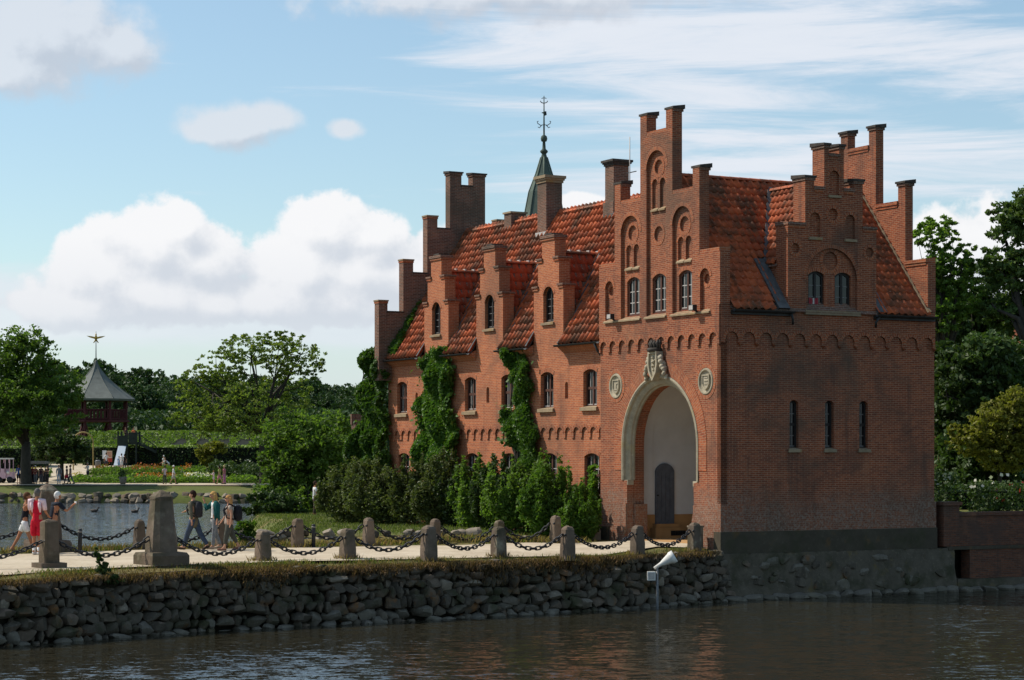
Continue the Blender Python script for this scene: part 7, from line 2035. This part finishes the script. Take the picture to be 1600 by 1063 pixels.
def person(lab, base, heading, H, pose, shirt, trousers, hair, sleeve=0.5, legs='long', skinm=None, fem=False, long_hair=False, fat=1.0, fingers=False, hat=None, glasses=False, shoe=None, jacket=None, group=None, hemdrop=0.0, skirt=False):
    skinm = skinm or FLESH; J, s = skeleton(H, pose); e = empty('person', base, heading, label=lab, cat='person', group=group)
    f = fat * s; w = 0.92 if fem else 1.0
    N = {k: (J[k], 0.06 * s) for k in J if not k.startswith('dir')}
    rad = dict(pel=0.115, spine=0.10 * w, chest=0.115 * w, neck=0.05, head=0.05)
    for n in 'LR': rad.update({'hip' + n: 0.088, 'knee' + n: 0.056, 'ank' + n: 0.036, 'toe' + n: 0.03, 'heel' + n: 0.032, 'sh' + n: 0.062 * w, 'elb' + n: 0.040 * w, 'wri' + n: 0.027, 'palm' + n: 0.033})
    N = {k: (J[k], rad[k] * (f if k in ('pel', 'spine', 'chest', 'hipL', 'hipR') else s)) for k in rad}
    E_ = [('pel', 'spine'), ('spine', 'chest'), ('chest', 'neck'), ('neck', 'head')]
    for n in 'LR': E_ += [('pel', 'hip' + n), ('hip' + n, 'knee' + n), ('knee' + n, 'ank' + n), ('ank' + n, 'toe' + n), ('ank' + n, 'heel' + n), ('chest', 'sh' + n), ('sh' + n, 'elb' + n), ('elb' + n, 'wri' + n), ('wri' + n, 'palm' + n)]
    yaw = pose.get('yaw', 0); hc = J['head'] + Vector((0, 0.01, 0.02)) * s
    pm = MB(); vs, fs = head_points(s, hc, yaw); pm.faces(vs, fs, skinm, True)
    M = Matrix.Rotation(R(yaw), 3, 'Z')
    for sd in (-1, 1):
        q = hc + M @ (Vector((sd * 0.030, 0.088, 0.018)) * s); pm.lathe([(0.002, -0.008 * s), (0.011 * s, 0), (0.002, 0.008 * s)], EYED, c=q, n=6)
        q = hc + M @ (Vector((sd * 0.078, -0.005, -0.005)) * s); pm.lathe([(0.004, -0.03 * s), (0.014 * s, -0.01 * s), (0.018 * s, 0.015 * s), (0.004, 0.03 * s)], skinm, c=q, n=6)
    q = hc + M @ (Vector((0, 0.093, -0.062)) * s); pm.bar(q - M @ Vector((0.022 * s, 0, 0)), q + M @ Vector((0.022 * s, 0, 0)), 0.012 * s, 0.010 * s, LIP)
    for n, sd in (('L', -1), ('R', 1)):
        d = J['dir' + n]; p0 = J['palm' + n]; side = d.cross(Vector((0, 1, 0.3))).normalized(); nrm = side.cross(d).normalized()
        if fingers:
            for k in range(4):
                o_ = side * ((k - 1.5) * 0.017 * s); L = (0.072, 0.080, 0.076, 0.062)[k] * s; c = nrm * (0.25 * L)
                pm.tube([p0 + o_ - d * 0.03 * s, p0 + o_ + d * 0.022 * s, p0 + o_ + d * (0.022 * s + L * 0.5) + c * 0.4, p0 + o_ + d * (0.022 * s + L * 0.85) + c], [0.010 * s, 0.0098 * s, 0.0088 * s, 0.006 * s], skinm, 6)
            pm.tube([p0 - d * 0.05 * s + side * 0.02 * s * -sd, p0 - d * 0.015 * s + side * 0.045 * s * -sd, p0 + d * 0.025 * s + side * 0.05 * s * -sd + nrm * 0.015 * s], [0.014 * s, 0.012 * s, 0.007 * s], skinm, 6)
        else:
            pm.tube([p0 - d * 0.01, p0 + d * 0.05 * s, p0 + d * 0.10 * s], [0.03 * s, 0.026 * s, 0.010 * s], skinm, 6)
    skin_job('body', N, E_, 'pel', skinm, e, pm)
    # clothes
    top = shirt; S_ = {'a': (J['pel'] + Vector((0, 0, 0.02)) * s, 0.136 * f), 'b': (J['pel'] + Vector((0, 0, -0.13 - hemdrop)) * s, 0.146 * f), 'u': (J['neck'] - Vector((0, 0, 0.09)) * s, 0.105 * w * s), 'spine': (J['spine'], 0.122 * w * f), 'chest': (J['chest'], 0.132 * w * f), 'n': (J['neck'] - Vector((0, 0, 0.03)) * s, 0.074 * s)}
    ES = [('b', 'a'), ('a', 'spine'), ('spine', 'chest'), ('chest', 'u'), ('u', 'n')]
    for n in 'LR':
        S_['s' + n] = (J['sh' + n], 0.074 * w * s); ES.append(('u', 's' + n))
        if sleeve > 0.05:
            t = min(1, sleeve * 2); q = J['sh' + n].lerp(J['elb' + n], t * 0.98); S_['e' + n] = (q, 0.060 * s if sleeve > 0.5 else 0.064 * s); ES.append(('s' + n, 'e' + n))
            if sleeve > 0.5: S_['w' + n] = (J['elb' + n].lerp(J['wri' + n], (sleeve - 0.5) * 2), 0.044 * s); ES.append(('e' + n, 'w' + n))
    skin_job('jacket' if jacket else 'shirt', S_, ES, 'spine', cloth(top), e)
    T_ = {'p': (J['pel'] + Vector((0, 0, 0.10)) * s, 0.118 * f), 'q': (J['pel'], 0.130 * f)}; ET = [('p', 'q')]
    kl = {'long': 2.0, 'crop': 1.7, 'knee': 1.02, 'short': 0.66}[legs]
    for n in 'LR':
        T_['h' + n] = (J['hip' + n] - Vector((0, 0, 0.03)) * s, 0.104 * f); ET.append(('q', 'h' + n))
        if kl <= 1.05: T_['k' + n] = (J['hip' + n].lerp(J['knee' + n], min(kl, 1)), 0.106 * f); ET.append(('h' + n, 'k' + n))
        else:
            T_['k' + n] = (J['knee' + n], 0.076 * f); ET.append(('h' + n, 'k' + n)); T_['a' + n] = (J['knee' + n].lerp(J['ank' + n], kl - 1), 0.062 * s); ET.append(('k' + n, 'a' + n))
    skin_job('shorts' if kl <= 1.05 else 'trousers', T_, ET, 'q', cloth(trousers), e)
    for n in 'LR':
        mb = MB(); a, t, h = J['ank' + n], J['toe' + n], J['heel' + n]
        mb.tube([h + Vector((0, -0.02, 0)) * s, h + Vector((0, 0.02, 0.005)) * s, a.lerp(t, 0.45) + Vector((0, 0, -0.02)) * s, t, t + (t - a).normalized() * 0.05 * s], [0.02 * s, 0.044 * s, 0.046 * s, 0.042 * s, 0.018 * s], cloth(shoe) if shoe else SHOE, 8)
        mb.build('shoe', e)
    if hair is not None:
        vs, fs = head_points(s, hc + Vector((0, -0.006, 0.012)) * s, yaw, 0.014); keep = []
        for q in fs:
            c = sum((vs[i] for i in q), Vector()) / 4 - hc; c = M.inverted() @ c / s
            if c.z > 0.055 or c.y < -0.01 or (c.z > 0.0 and c.y < 0.02): 
                if c.z > -0.075: keep.append(q)
        mb = MB(); mb.faces(vs, keep, cloth(hair), True)
        if long_hair:
            for k in range(13):
                a = math.pi * (0.12 + 0.76 * k / 12) + math.pi; d = M @ Vector((math.cos(a) * 0.085, math.sin(a) * 0.095, 0)) * s
                ln = 0.30 + 0.06 * math.sin(k * 2.1)
                mb.tube([hc + d * 0.8 + Vector((0, 0, 0.06)) * s, hc + d * 1.08 - Vector((0, 0, 0.03)) * s, hc + d * 1.1 - Vector((0, 0, 0.15)) * s, hc + d * 1.25 - Vector((0, 0, ln)) * s], [0.026 * s, 0.034 * s, 0.032 * s, 0.012 * s], cloth(hair), 6)
        mb.build('hair', e)
    if hat is not None:
        mb = MB(); mb.lathe([(0.15 * s, 0), (0.15 * s, 0.012 * s), (0.098 * s, 0.02 * s), (0.09 * s, 0.085 * s), (0.03 * s, 0.11 * s)], cloth(hat), c=hc + Vector((0, 0, 0.05)) * s, n=12); mb.build('hat', e)
    if glasses:
        mb = MB()
        for sd in (-1, 1):
            q = hc + M @ (Vector((sd * 0.033, 0.094, 0.02)) * s); mb.bar(q - M @ Vector((0.026 * s, 0, 0)), q + M @ Vector((0.026 * s, 0, 0)), 0.014 * s, 0.034 * s, EYED)
        mb.build('sunglasses', e)
    return e, J, s
def spot(px, py, z=0.0): Yd = dist_of(py, z); return Vector((at(px, Yd), Yd, z))
WHITEC = (0.72, 0.70, 0.68); BLACKC = (0.015, 0.016, 0.02); NAVY = (0.018, 0.022, 0.032)
gz0 = 0.03
# the group by the slim pillar
b = spot(38, 866); b.z = gz0
person('tanned person in black tank top and white shorts striding beside the man in red', b, R(-72), 1.76, dict(hipL=-22, hipR=20, kneeL=8, kneeR=4, armL=18, elbL=95, armR=35, elbR=105, lean=6, yaw=-8), BLACKC, WHITEC, (0.10, 0.045, 0.02), 0.0, 'short', FLESHT, fem=True, fingers=True, shoe=(0.16, 0.12, 0.06))
b = spot(58, 869); b.z = gz0
e, J, s = person('man in red and white cycling jersey and red shorts seen from behind', b, R(-12), 1.84, dict(hipL=3, hipR=-6, armL=10, elbL=35, armR=12, elbR=50), (0.52, 0.012, 0.03), (0.50, 0.012, 0.028), (0.12, 0.11, 0.10), 0.42, 'knee', FLESHT, fingers=True, shoe=(0.6, 0.58, 0.55), fat=1.08, hemdrop=0.03)
mb = MB(); PK = cloth((0.70, 0.52, 0.55))
for sd, n in ((-1, 'L'), (1, 'R')):                          # pale shoulder panels and white socks
    mb.tube([J['neck'].lerp(J['sh' + n], 0.35) + Vector((0, -0.035, 0.0)), J['sh' + n] + Vector((sd * 0.018, -0.012, 0.022)), J['sh' + n].lerp(J['elb' + n], 0.45) + Vector((sd * 0.012, -0.01, 0)), J['sh' + n].lerp(J['elb' + n], 0.80)], [0.072, 0.088, 0.075, 0.07], PK, 9)
    mb.tube([J['sh' + n] + Vector((-sd * 0.06, -0.105, -0.02)), J['chest'] + Vector((sd * 0.12, -0.09, -0.05)), J['spine'] + Vector((sd * 0.118, -0.05, 0.02))], [0.05, 0.05, 0.02], PK, 8)
mb.build('side_panel', e)
for n in 'LR': mb = MB(); mb.tube([J['ank' + n] - Vector((0, 0, 0.02)), J['ank' + n] + Vector((0, 0, 0.13))], [0.045, 0.052], cloth(WHITEC), 8); mb.build('sock', e)
b = spot(82, 867); b.z = gz0
e, J, s = person('white-haired man in dark navy polo shirt leaning behind the slim pillar', b, R(-48), 1.76, dict(hipL=2, hipR=-4, lean=14, armL=-12, elbL=30, armR=38, elbR=92, abdR=20), NAVY, (0.10, 0.09, 0.075), (0.68, 0.66, 0.62), 0.42, 'long', FLESHT, fingers=True, fat=1.12)
cm = empty('pocket_camera', b + Matrix.Rotation(R(-48), 3, 'Z') @ (J['palmR'] + Vector((0, 0.04, 0.04))), R(-48), label='small white camera held up by the white-haired man', cat='camera')
mb = MB(); mb.box(-0.05, 0.05, -0.015, 0.015, -0.03, 0.03, cloth(WHITEC)); mb.build('body', cm); mb = MB(); mb.tube([(0, 0.015, 0), (0, 0.035, 0)], 0.018, EYED, 8); mb.build('lens', cm)
# the strollers right of the obelisk
b = Vector((at(303, 64.3), 64.3, gz0))
e, J, s = person('dark-haired man in grey olive jacket and jeans striding left with one arm swung out', b, R(62), 1.80, dict(hipL=24, hipR=-24, kneeL=4, kneeR=16, armR=58, abdR=14, elbR=8, armL=-22, abdL=16, elbL=12, yaw=22, lean=2), (0.105, 0.095, 0.065), (0.045, 0.062, 0.095), (0.03, 0.014, 0.010), 1.0, 'long', FLESH, fingers=True, jacket=True, fat=1.06, hemdrop=0.13, shoe=(0.05, 0.035, 0.025))
RM = Matrix.Rotation(R(62), 3, 'Z')
bp = empty('backpack', b + RM @ (J['chest'] + Vector((0, -0.2, -0.1))), R(62), label='dark slim backpack worn by the man in the grey olive jacket', cat='backpack')
mb = MB(); mb.lathe([(0.05, -0.26), (0.15, -0.22), (0.16, 0.05), (0.12, 0.2), (0.03, 0.24)], cloth((0.03, 0.03, 0.035)), n=10); mb.v = [(x, y * 0.6, z) for x, y, z in mb.v]; mb.build('bag', bp)
for sd in (-1, 1): mb = MB(); mb.tube([(sd * 0.11, 0.05, 0.18), (sd * 0.12, 0.24, 0.24), (sd * 0.13, 0.36, 0.06), (sd * 0.14, 0.30, -0.15), (sd * 0.14, 0.06, -0.22)], 0.022, cloth((0.03, 0.03, 0.035)), 6); mb.build('strap', bp)
b = Vector((at(335, 64.9), 64.9, gz0))
e, J, s = person('blonde woman in teal cardigan over a white top raising a hand to her face', b, R(118), 1.70, dict(hipL=8, hipR=-12, kneeR=10, armR=40, elbR=128, innR=-0.1, armL=-6, elbL=12, yaw=-18, nod=6), WHITEC, (0.20, 0.21, 0.22), (0.46, 0.27, 0.09), 0.3, 'long', FLESH, fem=True, long_hair=True, fingers=True, shoe=(0.4, 0.3, 0.22), glasses=True)
TEAL = cloth((0.012, 0.085, 0.08)); mb = MB()
for sd, n in ((-1, 'L'), (1, 'R')):
    mb.tube([J['neck'].lerp(J['sh' + n], 0.5), J['sh' + n], J['sh' + n].lerp(J['elb' + n], 0.6), J['elb' + n], J['elb' + n].lerp(J['wri' + n], 0.8)], [0.06, 0.082, 0.07, 0.062, 0.048], TEAL, 9)
    mb.tube([J['sh' + n] + Vector((-sd * 0.05, 0.02, 0)), J['chest'] + Vector((sd * 0.125, 0.0, -0.06)), J['spine'] + Vector((sd * 0.12, -0.01, -0.05)), J['pel'] + Vector((sd * 0.125, -0.01, -0.04))], [0.075, 0.075, 0.07, 0.05], TEAL, 9)
mb.tube([J['chest'] + Vector((0, -0.085, 0.06)), J['spine'] + Vector((0, -0.075, 0)), J['pel'] + Vector((0, -0.085, -0.05))], [0.10, 0.10, 0.09], TEAL, 10)
mb.build('cardigan', e)
mb = MB(); mb.lathe([(0.118, 0), (0.122, 0.02), (0.118, 0.04)], cloth((0.03, 0.025, 0.02)), c=J['pel'] + Vector((0, 0, 0.0)), n=14); mb.build('belt', e)
b = Vector((at(358, 63.8), 63.8, gz0))
e, J, s = person('blonde woman with sunglasses in beige top and dark cropped trousers', b, R(106), 1.63, dict(hipL=14, hipR=-18, kneeR=14, armR=10, elbR=25, armL=-8, elbL=16, abdL=16, abdR=16), (0.33, 0.26, 0.21), (0.065, 0.066, 0.055), (0.42, 0.22, 0.08), 0.25, 'crop', FLESH, fem=True, long_hair=True, fat=1.28, fingers=True, glasses=True, shoe=(0.2, 0.1, 0.07))
RM = Matrix.Rotation(R(106), 3, 'Z')
bp = empty('backpack', b + RM @ (J['chest'] + Vector((0.02, -0.27, -0.12))), R(106), label='round black backpack worn by the blonde woman in the beige top', cat='backpack')
mb = MB(); mb.lathe([(0.06, -0.25), (0.18, -0.19), (0.20, 0.0), (0.17, 0.18), (0.05, 0.25)], cloth(BLACKC), n=12); mb.v = [(x, y * 0.7, z) for x, y, z in mb.v]; mb.build('bag', bp)
for sd in (-1, 1): mb = MB(); mb.tube([(sd * 0.11, 0.09, 0.19), (sd * 0.12, 0.28, 0.28), (sd * 0.13, 0.42, 0.08), (sd * 0.14, 0.36, -0.14), (sd * 0.14, 0.08, -0.2)], 0.022, cloth(BLACKC), 6); mb.build('strap', bp)
Yd = 110.0; x = at(492, Yd)
person('man in white shirt and brown trousers standing on the lawn by the olive shrub', Vector((x, Yd, island_z(x, Yd) + 0.01)), R(-70), 1.74, dict(hipL=4, hipR=-4, armL=4, elbL=30, armR=6, elbR=40), WHITEC, (0.07, 0.05, 0.035), (0.05, 0.03, 0.02), 0.4, 'long', FLESHT, fingers=True)

# visitors on the far shore
walk = dict(hipL=18, hipR=-18, kneeR=12, armL=-14, armR=14, elbL=20, elbR=20)
stand = dict(hipL=2, hipR=-3, elbL=18, elbR=18)
hold = dict(hipL=2, hipR=-3, armL=20, armR=22, elbL=80, elbR=85, innL=0.5, innR=0.5)
FARP = [
    ('visitor in blue shirt and black shorts beside the pink wagon', 29, 204.2, 10, stand, (0.03, 0.09, 0.30), BLACKC, (0.2, 0.1, 0.05), 'knee', 1.78),
    ('visitor in white top and dark red skirt left of the thick tree trunk', 35.5, 204.6, -30, stand, WHITEC, (0.25, 0.02, 0.03), (0.3, 0.16, 0.06), 'knee', 1.62),
    ('visitor in dark red top just right of the thick tree trunk', 51, 204.4, 160, stand, (0.20, 0.02, 0.025), BLACKC, (0.05, 0.03, 0.02), 'long', 1.72),
    ('visitor with folded bare arms in red shirt and grey trousers by the cart', 55.5, 203.6, 170, hold, (0.16, 0.035, 0.03), (0.12, 0.12, 0.12), (0.5, 0.48, 0.45), 'long', 1.74),
    ('visitor in dark clothes in front of the canopy cart', 64, 204.8, 200, stand, (0.05, 0.02, 0.03), (0.10, 0.10, 0.11), (0.04, 0.03, 0.02), 'long', 1.70),
    ('visitor in black behind the top of the far obelisk', 74, 205.2, 150, hold, BLACKC, BLACKC, (0.03, 0.02, 0.02), 'long', 1.68),
    ('visitor in grey shirt and pale grey trousers beside the topiary trunk', 92, 203.4, 185, stand, (0.24, 0.24, 0.25), (0.40, 0.43, 0.47), (0.06, 0.04, 0.03), 'long', 1.78),
    ('visitor in black top with a red bag walking left', 104.5, 203.0, 80, walk, BLACKC, (0.03, 0.03, 0.035), (0.04, 0.03, 0.02), 'long', 1.74),
    ('visitor in dark grey jacket walking left behind the red bag', 110, 203.6, 84, walk, (0.10, 0.09, 0.10), (0.14, 0.14, 0.15), (0.16, 0.08, 0.05), 'long', 1.80),
    ('visitor in white top half hidden by the left end of the flower beds', 137, 213.5, 140, hold, WHITEC, (0.05, 0.04, 0.06), (0.4, 0.36, 0.3), 'long', 1.70),
    ('visitor in white shirt reading the notice board', 166, 230.6, 20, stand, WHITEC, (0.06, 0.06, 0.07), (0.03, 0.025, 0.02), 'knee', 1.66),
    ('child in blue at the foot of the pale slide', 186, 229.4, 0, stand, (0.16, 0.30, 0.50), (0.16, 0.28, 0.45), (0.1, 0.06, 0.03), 'knee', 1.36),
    ('visitor in white at the foot of the pale slide', 190, 229.0, -20, stand, WHITEC, (0.55, 0.55, 0.55), (0.06, 0.04, 0.03), 'knee', 1.66),
    ('child in dark clothes at the foot of the pale slide', 194.5, 229.4, 20, stand, BLACKC, (0.05, 0.05, 0.06), (0.03, 0.02, 0.02), 'long', 1.56),
    ('visitor with pale pink top and red shoes standing on the promenade', 257.5, 203.8, 30, hold, (0.62, 0.48, 0.48), (0.06, 0.055, 0.05), (0.05, 0.03, 0.02), 'long', 1.72),
    ('visitor in white shirt and bare legs striding right along the promenade', 271, 204.0, -85, walk, WHITEC, (0.45, 0.40, 0.35), (0.3, 0.16, 0.08), 'knee', 1.74),
    ('visitor in pale top beyond the flower beds left of the kneeling one', 256, 227.5, 60, stand, (0.62, 0.66, 0.60), (0.40, 0.45, 0.25), (0.5, 0.5, 0.46), 'long', 1.66),
    ('visitor in white bending over the upper flower bed', 264, 227.0, 80, dict(hipL=30, hipR=20, kneeL=50, kneeR=40, lean=48, armL=50, armR=60, elbL=20, elbR=20), WHITEC, (0.5, 0.4, 0.32), (0.3, 0.18, 0.1), 'knee', 1.62),
    ('child in pale pink before the flower bed left of the green shirt', 334, 206.4, 70, hold, (0.60, 0.45, 0.48), (0.5, 0.4, 0.42), (0.2, 0.1, 0.05), 'knee', 1.20),
    ('visitor in lime green shirt walking close to the one in pink', 343, 203.8, 60, walk, (0.42, 0.50, 0.14), (0.48, 0.22, 0.27), (0.04, 0.025, 0.02), 'knee', 1.72),
    ('blonde visitor in long pink dress on the promenade', 350.5, 203.6, 70, stand, (0.50, 0.16, 0.20), (0.50, 0.18, 0.30), (0.6, 0.45, 0.22), 'long', 1.74)]
for k, (lab, px, Yd, hd, pose, sh, tr, ha, lg, H) in enumerate(FARP):
    x = at(px, Yd); z = farz(x, Yd) + (0.1 if 202.4 < Yd < 206.7 or (206.7 < Yd < 238 and -53 < x < -41.2) else 0)
    person(lab, Vector((x, Yd, z)), R(hd), H, pose, sh, tr, ha, 0.4 if k % 3 else 0.9, lg, FLESH, fem=(k % 2 == 1), hat=WHITEC if 'bare legs' in lab else None)
sz = farz(0, 236) + kz(693)
for (lab, px, c, H) in (('person in orange on top of the lookout stair tower', 209, (0.50, 0.13, 0.05), 1.72), ('child in pink on top of the lookout stair tower', 202.5, (0.55, 0.25, 0.28), 1.35), ('person in dark clothes at the head of the slide', 196.5, (0.05, 0.025, 0.03), 1.74)):
    person(lab, Vector((at(px, 236.2), 236.2, sz - 0.0)), R(160), H, hold, c, (0.05, 0.05, 0.06), (0.08, 0.05, 0.03), 0.4, 'long', FLESH)
e = empty('shoulder_bag', (at(103.5, 202.85), 202.85, farz(0, 202.85) + 0.72), 0, label='bright red shoulder bag carried by the visitor in black walking left', cat='bag')
mb = MB(); mb.lathe([(0.08, 0), (0.17, 0.04), (0.17, 0.22), (0.1, 0.3)], cloth((0.40, 0.015, 0.03)), n=10); mb.build('bag', e); mb = MB(); mb.tube([(-0.1, 0, 0.28), (0, 0, 0.62), (0.1, 0, 0.28)], 0.012, cloth((0.3, 0.01, 0.02)), 5); mb.build('strap', e)
run_skin_jobs()
